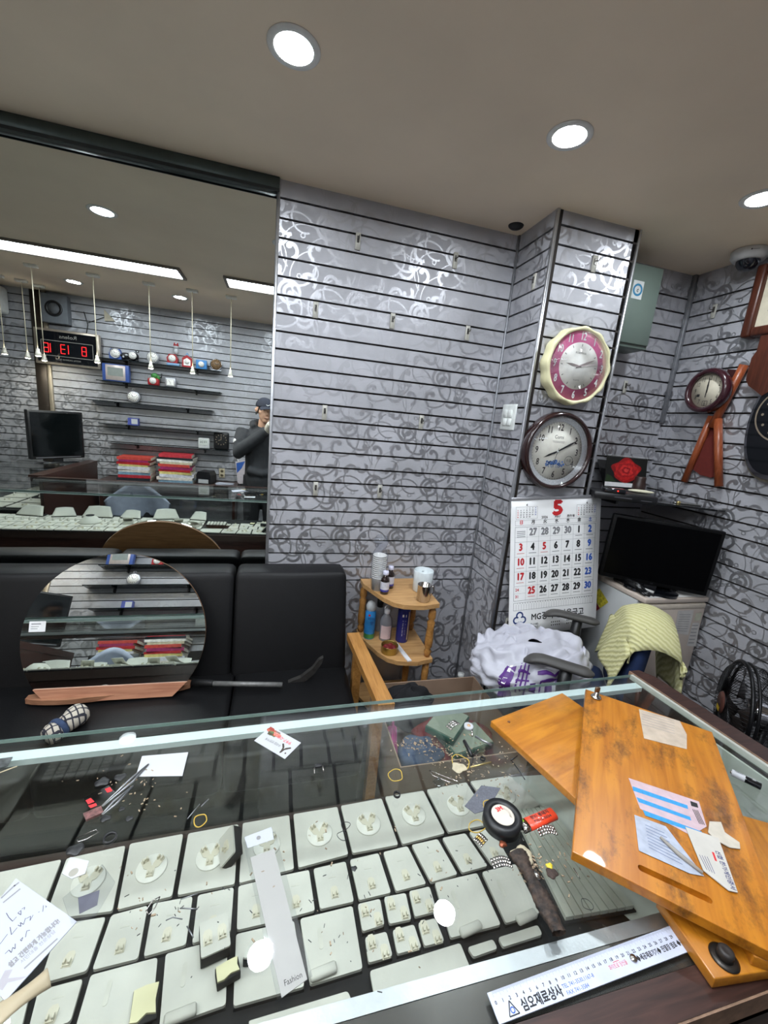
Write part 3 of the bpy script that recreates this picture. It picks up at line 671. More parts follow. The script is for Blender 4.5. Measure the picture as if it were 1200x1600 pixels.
# dark oval-faced clock below
c = pY(875.5, 706, 1.726); R = .5 * (pY(935, 704, 1.726).x - pY(829, 706, 1.726).x)
t = thing('wall_clock', 'round wall clock with dark brown rim, glitter ring and blue flower print', 'clock', (c.x, YP, c.z))
MB().lathe([(R * .86, 0), (R * .99, .0), (R, .012), (R * .985, .038), (R * .95, .050), (R * .90, .050), (R * .875, .042), (R * .86, .030), (R * .86, 0)], 64, 'Y', False).build('rim', mat('dark_cherry_lacquer', (44, 24, 24), .2, 0, .2, 8, coat=.5), t)
gl = mat('silver_glitter', (206, 206, 210), .45, .25, .5, 420)
MB().lathe([(R * .885, .036), (R * .74, .026)], 64, 'Y', False).build('glitter_ring', gl, t)
disc_y(R * .75, -.024, -.018).build('dial', mat('dial_cream', (250, 242, 230), .55), t)
pr = Print()
for k in range(1, 13):
    a = math.pi / 2 - k * math.pi / 6; pr.text(str(k), R * .60 * math.cos(a), R * .60 * math.sin(a), R * .235, sx=.74, bold=.0008)
pr.text('Corni', 0, R * .36, R * .13, R * .26).line(-.035, R * .255, .035, R * .255, .0012).line(-.030, R * .225, .033, R * .225, .0012)
pr.ring(R * .40, -R * .22, R * .125, R * .115).text('수호', R * .40, -R * .22, R * .09); ticks(pr, R * .705, R * .725, .002, 60)
pr.build('numerals', mat('sepia_ink', (50, 42, 42), .6), t, (0, -.0245, 0))
pr = Print(); rn = random.Random(3)
for i in range(46):
    x = rn.gauss(0, .5); y = -R * .37 + R * .10 * rn.random() - abs(x) * R * .02; r = R * .012 + R * .022 * rn.random()
    pr.disc(max(-1, min(1, x)) * R * .26, y + R * .05 * rn.random(), r, 7, .0001 * (i % 4))
for i in range(16):
    x = (rn.random() - .5) * R * .52; pr.line(x * .6, -R * .42, x, -R * (.26 + .08 * rn.random()), .0015, .0001)
pr.build('flower_print', mat('flower_blue', (78, 110, 168), .6, 0, .5, 90), t, (0, -.0246, 0))
hand('hour_hand', INK, t, 8.17 / 12, R * .42, .0045, -.028); hand('minute_hand', INK, t, 10 / 60, R * .66, .0045, -.030); hand('second_hand', INK, t, 32 / 60, R * .45, .0008, -.032)
MB().at((0, -.031, 0)).cyl(.005, -.002, .002, 12, 'Y').build('hub', mat('hub_white', (230, 230, 230), .3), t)
disc_y(R * .88, -.0405, -.0395).build('cover_glass', CGLASS, t)
# big wall calendar
PAPER = mat('calendar_paper', (250, 250, 250), .7, 0, .02, 6)
CW_, CH_ = .527, .715
a = pY(800, 779, YP - .012); b_ = pY(939, 774, YP - .012)
t = thing('wall_calendar', 'large bank wall calendar showing May with red and blue dates', 'calendar', ((a.x + b_.x) / 2, YP - .008, (a.z + b_.z) / 2), euler=(-.128, -.076, 0))
for k in range(3):
    MB().grid(lambda u, v: ((u - .5) * CW_ + .002 * k, -.0012 * (3 - k) + .004 * k - .0 * v, -v * (CH_ - .004 * k)), 4, 12, .0006).build('sheet', PAPER, t)
MB().box(-CW_ / 2 - .001, CW_ / 2 + .001, -.007, .003, -.012, .004, .001, 1).build('binding_strip', mat('binding_silver', (178, 178, 182), .35, .6), t)
def cx_(f): return (f - .5) * CW_
def cy_(f): return -f * CH_
G0, G1, GT0, GT1 = .045, .945, .205, .735
colx = [G0 + (G1 - G0) * (i + .5) / 7 for i in range(7)]; rh = (GT1 - GT0) / 5
ink = {'k': Print(), 'r': Print(), 'b': Print(), 'g': Print()}
k, r_, b__, g_ = ink['k'], ink['r'], ink['b'], ink['g']
r_.text('5', cx_(.505), cy_(.083), .100, sx=1.3, bold=.006)
k.text('MAY', cx_(.505), cy_(.142), .016, bold=.0005).text('2026', cx_(.36), cy_(.142), .018, bold=.0005).text('丙午年', cx_(.655), cy_(.142), .016, bold=.0005)
for x0, mth, first, n in ((.05, '4', 3, 30), (.72, '6', 1, 30)):
    k.frame(cx_(x0), cy_(.147), cx_(x0 + .23), cy_(.062), .0008).text(mth, cx_(x0 + .115), cy_(.050), .016, bold=.0006)
    for dte in range(1, n + 1):
        p_ = dte - 1 + first; (r_ if p_ % 7 == 0 else b__ if p_ % 7 == 6 else k).text(str(dte), cx_(x0 + .02 + .0315 * (p_ % 7)), cy_(.072 + .0155 * (p_ // 7)), .0092, bold=.0003)
k.frame(cx_(G0), cy_(.193), cx_(G1 + .005), cy_(.158), .0009)
for i, ch in enumerate('日月火水木金土'): (r_ if i == 0 else b__ if i == 6 else k).text(ch, cx_(colx[i]), cy_(.172), .022, bold=.0008).line(cx_(colx[i] - .012), cy_(.188), cx_(colx[i] + .012), cy_(.188), .001)
k.frame(cx_(G0), cy_(GT1), cx_(G1), cy_(GT0), .0012)
for i in range(1, 7): k.line(cx_(G0 + (G1 - G0) * i / 7), cy_(GT0), cx_(G0 + (G1 - G0) * i / 7), cy_(GT1), .0007)
for j in range(1, 5): k.line(cx_(G0), cy_(GT0 + rh * j), cx_(G1), cy_(GT0 + rh * j), .0007)
k.line(cx_(G0), cy_(GT0 + rh * .68), cx_(G1), cy_(GT0 + rh * .68), .0005)
rows = [['', '27', '28', '29', '30', '1', '2'], ['3', '4', '5', '6', '7', '8', '9'], ['10', '11', '12', '13', '14', '15', '16'], ['17', '18', '19', '20', '21', '22', '23'], ['', '25', '26', '27', '28', '29', '30']]
for j, rw in enumerate(rows):
    for i, s_ in enumerate(rw):
        y = GT0 + rh * (j + .36)
        if not s_: continue
        q_ = g_ if (j == 0 and i < 5) else r_ if (i == 0 or s_ in ('5',) and j == 1 or s_ == '25') else b__ if i == 6 else k
        q_.text(s_, cx_(colx[i]), cy_(y), .050, sx=.84, bold=.0026)
        if j or i > 4: (r_ if q_ is r_ else k).line(cx_(colx[i] - .040), cy_(y + .043), cx_(colx[i] + .040), cy_(y + .043), .0022)
r_.text('24', cx_(colx[0] - .03), cy_(GT0 + rh * 4.25), .020, bold=.0006).text('31', cx_(colx[0] - .03), cy_(GT0 + rh * 4.72), .020, bold=.0006)
k.line(cx_(G0), cy_(GT0 + rh * 4.5), cx_(G0 + .128), cy_(GT0 + rh * 4.5), .0005)
for dy in (.28, .4, .52, .64): g_.line(cx_(colx[0] - .045), cy_(GT0 + rh * dy), cx_(colx[0] + .045), cy_(GT0 + rh * dy), .003)
k.frame(cx_(G0), cy_(.806), cx_(G1 + .004), cy_(.750), .001)
for i in range(1, 32): k.line(cx_(G0 + (G1 - G0) * i / 32), cy_(.806), cx_(G0 + (G1 - G0) * i / 32), cy_(.762), .0006).text(str(i), cx_(G0 + (G1 - G0) * (i + .5) / 32), cy_(.756), .0075, bold=.0002)
k.text('MG강북새마을금고', cx_(.545), cy_(.868), .045, .315, bold=.0011)
for x, y, s_ in ((.27, .921, '902-1182'), (.27, .944, '987-0017'), (.86, .921, '981-2338'), (.86, .944, '981-0012')): k.text(s_, cx_(x), cy_(y), .015, bold=.0003)
for x, y in ((.13, .921), (.13, .944), (.52, .921), (.52, .944), (.70, .921), (.70, .944)):
    for q_ in range(5): k.rect(cx_(x - .05 + .022 * q_), cy_(y + .005), cx_(x - .05 + .022 * q_ + .010), cy_(y - .005))
NAVY = mat('logo_navy', (34, 62, 124), .6); lg = Print(); lx, ly = cx_(.115), cy_(.868)
lg.ring(lx, ly + .016, .021, .013, 24, 0, -.6, math.pi + .6).ring(lx - .018, ly - .008, .020, .012, 24, 0, .9, 2 * math.pi - .5).ring(lx + .018, ly - .008, .020, .012, 24, 0, -math.pi + .5, math.pi - .9 + .0)
for nm, q_, m_ in (('black_print', k, INK), ('red_print', r_, RED), ('blue_print', b__, BLUE), ('grey_print', g_, GREYINK), ('logo', lg, NAVY)): q_.build(nm, m_, t, (0, -.0047, 0))
# light switch on the pillar side
p = pX(796, 652, XP0)
t = thing('light_switch', 'white four-rocker light switch on the pillar side', 'light switch', (XP0 - .0, p.y, p.z), -math.pi / 2)
MB().box(-.062, .062, -.010, 0, -.063, .063, .003, 2).build('plate', mat('switch_white', (224, 228, 224), .35), t)
for i in (-1, 1):
    for j in (-1, 1): MB().at((i * .0195, -.012, j * .020 - .004), (.06 * j, 0, 0)).box(-.018, .018, -.004, .003, -.018, .018, .002, 1).build('rocker', mat('rocker_white', (232, 236, 232), .3), t)
# slat hooks
HK = mat('ivory_hook', (186, 184, 174), .4); HW = mat('hook_wire', (90, 88, 84), .3, .6)
hk_plate = MB().box(-.0115, .0115, -.006, 0, -.034, .036, .001, 1).mesh('plate', HK)
hk_peg = MB().tube([(0, -.006, .012), (0, -.020, .008), (0, -.034, .006), (0, -.038, .016)], .0022, 6).box(-.005, .005, -.010, -.006, -.004, .022).mesh('peg', HW)
def hook(p, rot, label, group='slat hooks'):
    t = thing('slat_hook', label, 'hook', p, rot, group); inst('plate', hk_plate, t); inst('peg', hk_peg, t)
hk = [(559, 378, 'uppermost left on the grey slat wall'), (711, 408, 'uppermost right on the grey slat wall'), (493, 485, 'left of three in the second row, grey slat wall'), (613, 502, 'middle of three in the second row, grey slat wall'), (730, 521, 'right of three in the second row, grey slat wall'),
      (507, 645, 'left of the pair halfway down the grey slat wall'), (658, 660, 'right of the pair halfway down the grey slat wall'), (493, 764, 'left of the pair in the lower row, grey slat wall'), (593, 768, 'right of the pair in the lower row, grey slat wall'), (491, 893, 'just above the sofa back, holding a white ring')]
for u, v, l in hk: hook(pY(u, v, DW - .001), 0, 'ivory slat hook ' + l)
hook(pX(835, 441, XP0 - .001), -math.pi / 2, 'ivory slat hook on the left side of the pillar')
hook(pY(928, 413, YP - .001), 0, 'ivory slat hook on the pillar above the pink clock')
hook(pY(792, 975, YP - .001), 0, 'ivory slat hook on the pillar below the calendar')
hook(pY(976, 605, DW - .021), 0, 'ivory slat hook in the alcove below the green box')
hook(pX(1116, 487, XR - .001), -math.pi / 2, 'ivory slat hook on the right wall under the dome camera')
t = thing('white_ring', 'white plastic ring hanging behind the sofa back on a hook', 'ring', (pY(491, 897, DW - .02).x, DW - .02, pY(491, 897, DW).z))
MB().tube([(.026 * math.cos(a), 0, .012 * math.sin(a) - .012) for a in [i * math.pi / 10 for i in range(20)]], .003, 6, True).build('ring', mat('ring_white', (220, 218, 208), .4), t)
# green distribution box in the alcove
t = thing('distribution_box', 'grey-green metal distribution box high in the alcove beside the pillar', 'electrical box', (1.75, DW - .02, 2.29))
GRN = mat('grey_green_enamel', (106, 120, 112), .45, 0, .05, 6)
MB().box(1.585, 1.880, 1.905, DW - .021, 2.10, 2.492, .003, 1).build('case', GRN, t, True)
MB().box(1.588, 1.872, 1.893, 1.904, 2.118, 2.488, .003, 1).build('door', GRN, t, True)
p = pY(996, 453, 1.893)
o = MB().box(p.x - .032, p.x + .032, 1.8915, 1.8928, p.z - .042, p.z + .042).build('sticker', mat('sticker_white', (206, 210, 208), .5), t, True)
pr = Print(); pr.ring(0, 0, .029, .019, 32); pr.build('sticker_ring', mat('sticker_blue', (40, 122, 160), .5), o, (p.x - 1.75, 1.8912 - (DW - .02), p.z - 2.29))
pr = Print(); pr.line(-.006, -.008, .004, .006, .003).line(-.006, .002, .008, .0, .002).disc(.002, -.008, .003); pr.build('sticker_mark', INK, o, (p.x - 1.75, 1.8912 - (DW - .02), p.z - 2.29))
# ------------------------------------------------------------------ right wall clocks
RT = -math.pi / 2
REDW = wood('orange_red_wood', (128, 62, 34), (160, 84, 48), .35, 2)
c = pX(1107, 611, 2.19)
t = thing('wall_clock', 'round dark-rimmed clock on crossed wooden sticks, right wall', 'clock', (XR, c.y, c.z), RT)
R = .112
MB().at((0, -.045, 0)).lathe([(R * .76, 0), (R, 0), (R * 1.04, .018), (R, .040), (R * .88, .050), (R * .78, .044), (R * .76, .03), (R * .76, 0)], 48, 'Y', False).build('rim', mat('plum_lacquer', (58, 26, 34), .22, 0, .2, 10, coat=.5), t)
disc_y(R * .78, -.068, -.046).build('dial', mat('dial_beige', (206, 198, 178), .55), t)
pr = Print(); numerals(pr, R * .58, R * .30, sx=.6); pr.rect(-.052, -.030, -.036, -.016).frame(-.012, -.075, .014, -.052, .002); pr.build('numerals', INK, t, (0, -.0685, 0))
hand('hour_hand', INK, t, .995, R * .42, .004, -.072); hand('minute_hand', INK, t, .003, R * .6, .003, -.074, .5)
def loc_r(u, v, d=.03): q = pX(u, v, XR - d); return (c.y - q.y, -d, q.z - c.z)
for (u0, v0, u1, v1, w) in ((1163, 570, 1112, 668, .020), (1112, 650, 1069, 752, .017), (1122, 655, 1123, 760, .019)):
    A0, A1 = Vector(loc_r(u0, v0)), Vector(loc_r(u1, v1)); MB().tube([A0, A0 * .5 + A1 * .5, A1], w, 14).build('stick', REDW, t)
pts = [loc_r(1112, 660), loc_r(1121, 662), loc_r(1121, 742), loc_r(1108, 746), loc_r(1092, 742), loc_r(1080, 733)]
MB().prismY([(q[0], q[2]) for q in pts], -.020, -.010).build('fabric_panel', mat('dark_red_felt', (98, 30, 22), .9, 0, .1, 60), t)
pts = [loc_r(1133, 576), loc_r(1160, 578), loc_r(1150, 600), loc_r(1130, 640), loc_r(1110, 655)]
MB().prismY([(q[0], q[2]) for q in pts], -.012, -.004).build('back_board', mat('dark_red_board', (58, 22, 22), .5), t)
# wooden pendulum clock at the edge of the picture
WNT = wood('walnut', (60, 28, 18), (88, 44, 30), .35, 2)
y1 = 1.675; zt, zb = 2.435, 2.165
t = thing('pendulum_clock', 'brown wooden wall clock with square cream dial at the right edge', 'clock', (XR, y1 - .17, zb), RT)
fw = .34; fh = zt - zb + .06
for x0, x1, z0, z1 in ((-fw / 2, -fw / 2 + .045, 0, fh), (fw / 2 - .045, fw / 2, 0, fh), (-fw / 2 + .045, fw / 2 - .045, 0, .045), (-fw / 2 + .045, fw / 2 - .045, fh - .045, fh)):
    MB().box(x0, x1, -.065, -.001, z0, z1, .012, 2).build('frame_rail', WNT, t)
MB().box(-fw / 2 + .044, fw / 2 - .044, -.040, -.030, .044, fh - .044).build('dial', mat('dial_ivory', (206, 198, 176), .55), t)
pr = Print(); numerals(pr, .092, .034, sx=.7); pr.build('numerals', INK, t, (0, -.0405, fh / 2))
hand('hour_hand', INK, t, .3, .05, .004, -.044).location = (0, 0, fh / 2); hand('minute_hand', INK, t, .6, .08, .003, -.046).location = (0, 0, fh / 2)
MB().prismY([(-.075, 0), (.075, 0), (.075, -.07), (.09, -.10), (.09, -.20), (.07, -.23), (.04, -.25), (0, -.28), (-.04, -.25), (-.07, -.23), (-.09, -.20), (-.09, -.10), (-.075, -.07)], -.055, -.001).build('pendulum_case', WNT, t)
# black and chrome clock under it
y1, z0 = 1.545, 1.50
t = thing('wall_clock', 'black oblong wall clock with chrome edge at the right picture edge', 'clock', (XR, y1 - .16, z0), RT)
def oval(a, b, n=40): return [(a * math.copysign(abs(math.cos(2 * math.pi * i / n)) ** .8, math.cos(2 * math.pi * i / n)), b * math.sin(2 * math.pi * i / n)) for i in range(n)]
def oval_m(a, b, y0, y1_): m = MB(); m.at((0, 0, .26)); m.prismY(oval(a, b), y0, y1_); return m
oval_m(.165, .27, -.030, -.001).build('back_body', mat('gold_grey_side', (132, 126, 112), .35, .6), t)
oval_m(.155, .255, -.045, -.031).build('chrome_edge', mat('chrome', (196, 196, 200), .08, 1.), t)
oval_m(.140, .235, -.052, -.046).build('front_panel', mat('black_gloss', (16, 18, 22), .06, 0, .02, 3, coat=1.), t)
pr = Print(); pr.ring(0, 0, .125, .118, 48); [pr.disc(.095 * math.cos(a), .095 * math.sin(a), .006, 10) for a in [i * math.pi / 6 for i in range(12)]]; pr.build('dial_marks', mat('champagne_print', (176, 160, 140), .3, .6), t, (0, -.0525, .30))
# ------------------------------------------------------------------ corner: shelf, television, fridge
ZS = 1.324
t = thing('corner_shelf', 'thin black corner shelf above the television', 'shelf', (2.0, 1.95, ZS))
MB().prism([(1.60, 1.865), (2.18, 1.55), (2.235, 1.55), (2.235, 2.035), (1.60, 2.035)], ZS - .010, ZS).build('board', mat('black_shelf_glass', (18, 19, 20), .15, 0, .1, 10, coat=.5), t, True)
for x in (1.75, 2.12): MB().prism([(x - .008, 1.75), (x + .008, 1.75), (x + .008, 2.04), (x - .008, 2.04)], ZS - .03, ZS - .011).build('bracket', mat('black_plastic', (22, 22, 24), .4), t, True)
BLKP = mat('black_plastic', (22, 22, 24), .4); BLKG = mat('black_gloss', (16, 18, 22), .06)
dirv = Vector((2.18 - 1.60, 1.55 - 1.865)).normalized(); an = math.atan2(dirv.y, dirv.x)
def on_shelf(u, v, back=.0, z=ZS):
    p = pZ(u, v, z); return p
p = on_shelf(986, 786)
t = thing('set_top_box', 'flat black set-top box on the corner shelf', 'set-top box', (p.x + .02, p.y + .07, ZS), an)
MB().box(-.155, .135, -.06, .10, .001, .038, .003, 1).build('case', BLKP, t)
pr = Print(); pr.rect(-.06, .016, .02, .022).rect(.06, .014, .11, .018); pr.build('front_marks', mat('faint_grey', (70, 70, 74), .5), t, (0, -.0604, 0))
pt = Vector((p.x + .02, p.y + .07, ZS + .038))
t = thing('desk_calendar', 'spiral desk calendar with a red rose photograph', 'desk calendar', pY(976, 760, 1.92) + Vector((0, 0, .0)), -.12)
t.location.z = ZS + .0385
MB().prismY([(-.130, 0), (.130, 0), (.130, .175), (-.130, .175)], -.001, .001).build('front_card', mat('card_black', (20, 22, 20), .5), t)
MB().at((0, .004, 0), (-.45, 0, 0)).prismY([(-.130, -.01), (.130, -.01), (.130, .175), (-.130, .175)], .0, .002).build('back_card', BLKP, t)
t.rotation_euler = (-.16, 0, -.12)
pr = Print(); pr.rect(-.128, .002, .128, .026); pr.build('white_strip', WHITEINK, t, (0, -.0016, 0))
# the rose: layered petals printed on the card
for i, (rr, col) in enumerate(((.066, (150, 22, 24)), (.055, (188, 32, 32)), (.042, (160, 24, 28)), (.032, (206, 44, 42)), (.020, (150, 20, 26)), (.011, (214, 60, 56)))):
    pr = Print(); n = 30
    pr.poly([((rr * (1 + .14 * math.sin(5 * a + i * 1.3))) * math.cos(a) * 1.35 - .002, .098 + rr * (1 + .12 * math.cos(4 * a + i)) * math.sin(a)) for a in [2 * math.pi * q / n for q in range(n)]])
    pr.build('rose_print', mat('rose_%d' % i, col, .5, 0, .35, 60), t, (0, -.0016 - .0002 * i, 0))
pr = Print(); pr.poly([(-.128, .03), (-.06, .03), (-.09, .06), (-.12, .07)]).poly([(.07, .03), (.12, .03), (.10, .05)]); pr.build('leaf_print', mat('leaf_dark', (38, 58, 30), .5), t, (0, -.0015, 0))
m = MB()
for i in range(24): m.tube([(-.125 + i * .0109, .004 * math.sin(q), .176 + .006 * math.cos(q)) for q in [k_ * math.pi / 3 for k_ in range(6)]], .0009, 4, True)
m.build('wire_binding', mat('white_wire', (214, 214, 214), .4), t)
p = on_shelf(1022, 770, z=ZS)
t = thing('brown_bottle', 'short dark brown jar behind the desk calendar on the corner shelf', 'jar', (1.985, 1.86, ZS))
MB().lathe([(0, 0), (.030, 0), (.033, .004), (.033, .075), (.028, .085), (.029, .105), (.026, .112), (0, .112)], 20, cap=False).build('jar', mat('dark_brown_jar', (54, 38, 34), .4), t)
p = pZ(1001, 770, ZS + .04)
t = thing('soap_bar', 'pale cream soap bar on the black set-top box', 'soap', (p.x, p.y, ZS + .0385), an)
MB().ell((0, 0, .009), (.065, .018, .009), 20, 8).build('bar', mat('cream_soap', (214, 210, 184), .45), t)
p = pZ(964, 770, ZS + .04)
t = thing('router', 'small black modem with a red indicator light on the corner shelf', 'modem', (p.x - .01, p.y + .01, ZS + .0385), an)
MB().box(-.05, .05, -.02, .04, 0, .022, .004, 2).build('case', BLKG, t)
MB().at((.012, -.0205, .012)).cyl(.003, -.001, .001, 10, 'Y').build('indicator', emis('red_indicator', (255, 40, 30), 6.), t)
t = thing('cable_tangle', 'tangle of black cables on the corner shelf beside the pillar', 'cable', (1.66, 1.90, ZS))
rn = random.Random(5); m = MB()
for k_ in range(7): m.tube([(1.62 + .10 * rn.random(), 1.90 + .12 * rn.random(), ZS + .004 + .09 * rn.random() * (q % 2)) for q in range(6)], .0035, 6)
m.build('cable', BLKP, t, True)
t = thing('steel_tool', 'silver strip tool with brass knob on the shelf edge', 'tool', pZ(1070, 788, ZS) , an)
MB().box(-.055, .075, -.008, .010, .0005, .008, .002, 1).build('blade', mat('tool_steel', (150, 150, 148), .3, .8), t)
MB().at((-.035, -.012, .006)).ell((0, 0, 0), (.011, .008, .009), 12, 8).build('knob', mat('brass', (196, 178, 120), .3, .8), t)
# television on the fridge
TL_, TR_ = Vector((1.715, 1.735)), Vector((2.155, 1.475)); tc_ = (TL_ + TR_) / 2; an = math.atan2((TR_ - TL_).y, (TR_ - TL_).x); tw = (TR_ - TL_).length
ZF = .862
t = thing('television', 'black flat television standing on the small fridge', 'television', (tc_.x, tc_.y, ZF), an, euler=(0, .035, an))
MB().box(-tw / 2, tw / 2, 0, .035, .030, .375, .006, 2).build('housing', mat('matte_black_housing', (9, 9, 10), .5, spec=.2), t)
MB().box(-tw / 2 + .018, tw / 2 - .018, -.0015, .001, .052, .360).build('screen', mat('screen_black', (3, 3, 4), .25, 0, .02, 4, spec=.12), t)
MB().box(-.03, .03, .006, .03, .015, .088).build('neck', BLKP, t); MB().prism(oval(.13, .085), .002, .014).build('foot', BLKG, t)
pr = Print(); pr.text('LG', 0, .041, .010); pr.build('lettering', mat('faint_grey', (70, 70, 74), .5), t, (0, -.0005, 0))
# fridge
FX0, FX1, FY0, FY1 = 1.815, 2.228, 1.512, 2.02
FRG = mat('fridge_cream', (198, 184, 172), .35, 0, .03, 5); FRS = mat('fridge_side', (176, 178, 178), .45, 0, .04, 5)
t = thing('mini_fridge', 'small cream fridge in the corner with stickers on its door', 'fridge', ((FX0 + FX1) / 2, FY0, 0))
MB().box(FX0, FX1, FY0 + .045, FY1, .03, ZF - .03, .004, 1).build('cabinet', FRS, t, True)
MB().box(FX0 - .002, FX1 + .002, FY0 - .004, FY1, ZF - .029, ZF - .001, .006, 2).build('top_plate', FRG, t, True)
d = MB().box(FX0, FX1, FY0, FY0 + .042, .04, ZF - .052, .006, 2).build('door', FRG, t, True)
MB().box(FX0 + .002, FX1 - .002, FY0 - .003, FY0 + .03, ZF - .066, ZF - .034, .008, 2).build('handle_lip', mat('fridge_lip', (212, 200, 184), .4), d, True)
def on_door(u, v): q = pY(u, v, FY0); return q.x - (FX0 + FX1) / 2, q.z
def doorq(pts, nm, m_, dy, par=t):
    pr = Print(); pr.poly([on_door(*q) for q in pts]); return pr.build(nm, m_, par, (0, -dy, 0))
doorq([(1059, 954), (1084, 953), (1075, 992), (1053, 989)], 'notice', mat('notice_paper', (206, 202, 198), .6), .0015)
doorq([(1087, 958), (1097, 957), (1094, 969), (1084, 970)], 'sticker', mat('sticker_pale', (196, 196, 176), .6), .0012)
doorq([(1082, 973), (1093, 973), (1087, 1010), (1072, 1009)], 'sticker', mat('notice_paper', (206, 202, 198), .6), .0012)
pr = Print()
for i in range(8):
    q0, q1 = on_door(1061 - i * .7, 960 + i * 3.6), on_door(1079 - i * .9, 960 + i * 3.7); pr.line(q0[0], q0[1], q1[0], q1[1], .0022)
for i in range(6):
    q0, q1 = on_door(1081 - i * 1.2, 977 + i * 5.4), on_door(1090 - i * 1.2, 977 + i * 5.4); pr.line(q0[0], q0[1], q1[0], q1[1], .004)
q0 = on_door(1052, 951); pr.text('LG', q0[0], q0[1], .012)
pr.build('printed_marks', GREYINK, t, (0, -.0022, 0))
def on_side(u, v): q = pX(u, v, FX0); return q
q = [on_side(917, 934), on_side(937, 919), on_side(951, 941), on_side(929, 957)]
l_ = lambda a, b, f: a * (1 - f) + b * f
for nm, f0, f1, col in (('yellow_sticker', .42, 1., (206, 192, 60)), ('red_sticker', 0, .40, (128, 44, 52))):
    m = MB(); pts = [l_(q[0], q[1], f0), l_(q[0], q[1], f1), l_(q[3], q[2], f1), l_(q[3], q[2], f0)]
    m._add([(FX0 - .0015, p_.y, p_.z) for p_ in pts], [(0, 1, 2, 3)]); m.build(nm, mat(nm + '_m', col, .5, 0, .6, 55), t, True)
# cloth, gloves on the fridge
t = thing('paper_mat', 'sheet of white paper covering the fridge top', 'paper', (2.0, 1.70, ZF))
MB().grid(lambda u, v: (1.84 + .37 * u, 1.515 + .42 * v, ZF + .0006 + .0015 * abs(math.sin(7 * u + 3 * v))), 14, 14, .0006).build('sheet', mat('mat_white', (202, 200, 196), .7), t, True)
t = thing('rolled_paper', 'rolled white paper edge on the fridge beside the black gloves', 'paper', (1.86, 1.62, ZF))
MB().tube([(1.835, 1.72, ZF + .014), (1.86, 1.62, ZF + .014), (1.90, 1.55, ZF + .012)], [.006, .012, .010], 10).build('roll', mat('mat_white', (202, 200, 196), .7), t, True)
GLV = mat('black_rubber', (12, 12, 13), .22, 0, .2, 30, .3, 60)
for nm, u0, v0, u1, v1, l in (('rubber_glove', 962, 905, 1008, 926, 'wrinkled black rubber glove on the fridge, left one'), ('rubber_glove', 1012, 908, 1050, 920, 'wrinkled black rubber glove on the fridge, right one')):
    p0, p1 = pZ(u0, v0, ZF + .012), pZ(u1, v1, ZF + .012)
    t = thing(nm, l, 'glove', ((p0.x + p1.x) / 2, (p0.y + p1.y) / 2, ZF + .002)); dv = p1 - p0; nn = Vector((-dv.y, dv.x, 0)).normalized()
    m = MB(); m.tube([p0 + Vector((0, 0, .006)), p0 * .6 + p1 * .4 + Vector((0, 0, .016)), p0 * .25 + p1 * .75 + Vector((0, 0, .014)), p1], [.020, .024, .024, .012], 10)
    for k_ in range(4): m.tube([p0 * .3 + p1 * .7, p0 * .05 + p1 * .95 + nn * (.014 * (k_ - 1.5)), p1 + dv * (.12 + .06 * (k_ % 2)) + nn * (.016 * (k_ - 1.5)) + Vector((0, 0, -.004))], [.010, .008, .006], 7)
    m.build('glove', GLV, t, True)
# ------------------------------------------------------------------ black sofa
LEA = mat('black_leather', (10, 10, 12), .48, 0, .15, 40, .15, 220, spec=.28)
t = thing('sofa', 'long black leather sofa below the wall mirror', 'sofa', (-1.1, 1.65, 0))
xs = [.365, -.165, -.735, -1.305, -1.875, -2.445]
def cushion(x0, x1, fn, nm, par):
    b = bmesh.new(); bmesh.ops.create_cube(b, size=1); bmesh.ops.subdivide_edges(b, edges=b.edges[:], cuts=1, use_grid_fill=True)
    bmesh.ops.bevel(b, geom=[e for e in b.edges if len(e.link_faces) == 2 and e.calc_face_angle(0) > .5], offset=.07, segments=3, profile=.6, affect='EDGES')
    b.verts.index_update(); m = MB(); m._add([fn(v.co, x0, x1) for v in b.verts], [[v.index for v in f.verts] for f in b.faces], True); b.free(); return m.build(nm, LEA, par, True)
def fback(c, x0, x1):
    z = .40 + (c.z + .5) * .455; y = 1.745 + (z - .40) * .36 + (c.y + .5) * .125
    return ((x0 + x1) / 2 + c.x * (x1 - x0 - .006), min(y, 2.05) - .012 * math.cos(c.x * 3) * (c.y < 0), z)
def fseat(c, x0, x1): return ((x0 + x1) / 2 + c.x * (x1 - x0 - .005), 1.27 + (c.y + .5) * .55, .27 + (c.z + .5) * .15 + .012 * math.cos(c.x * 2.6) * (c.z > 0))
for i in range(5):
    cushion(xs[i + 1], xs[i], fback, 'back_cushion', t); cushion(xs[i + 1] + (.02 if i == 0 else .02), xs[i] + (.0 if i == 0 else .02), fseat, 'seat_cushion', t)
MB().box(xs[-1], .355, 1.30, 2.03, .06, .268).build('base', mat('black_vinyl', (10, 10, 11), .5), t, True)
OAK = wood('honey_oak', (160, 110, 54), (190, 138, 76), .4, 1, 7)
a, b_ = Vector((.372, 1.80, .575)), Vector((.400, 1.27, .575))
MB().prism([(a.x - .005, a.y), (a.x + .055, a.y), (b_.x + .062, b_.y), (b_.x - .002, b_.y)], .545, .580).build('armrest', OAK, t, True)
for y in (1.33, 1.74): MB().box(.375 + .02, .375 + .06, y - .02, y + .02, 0, .545).build('armrest_post', OAK, t, True)
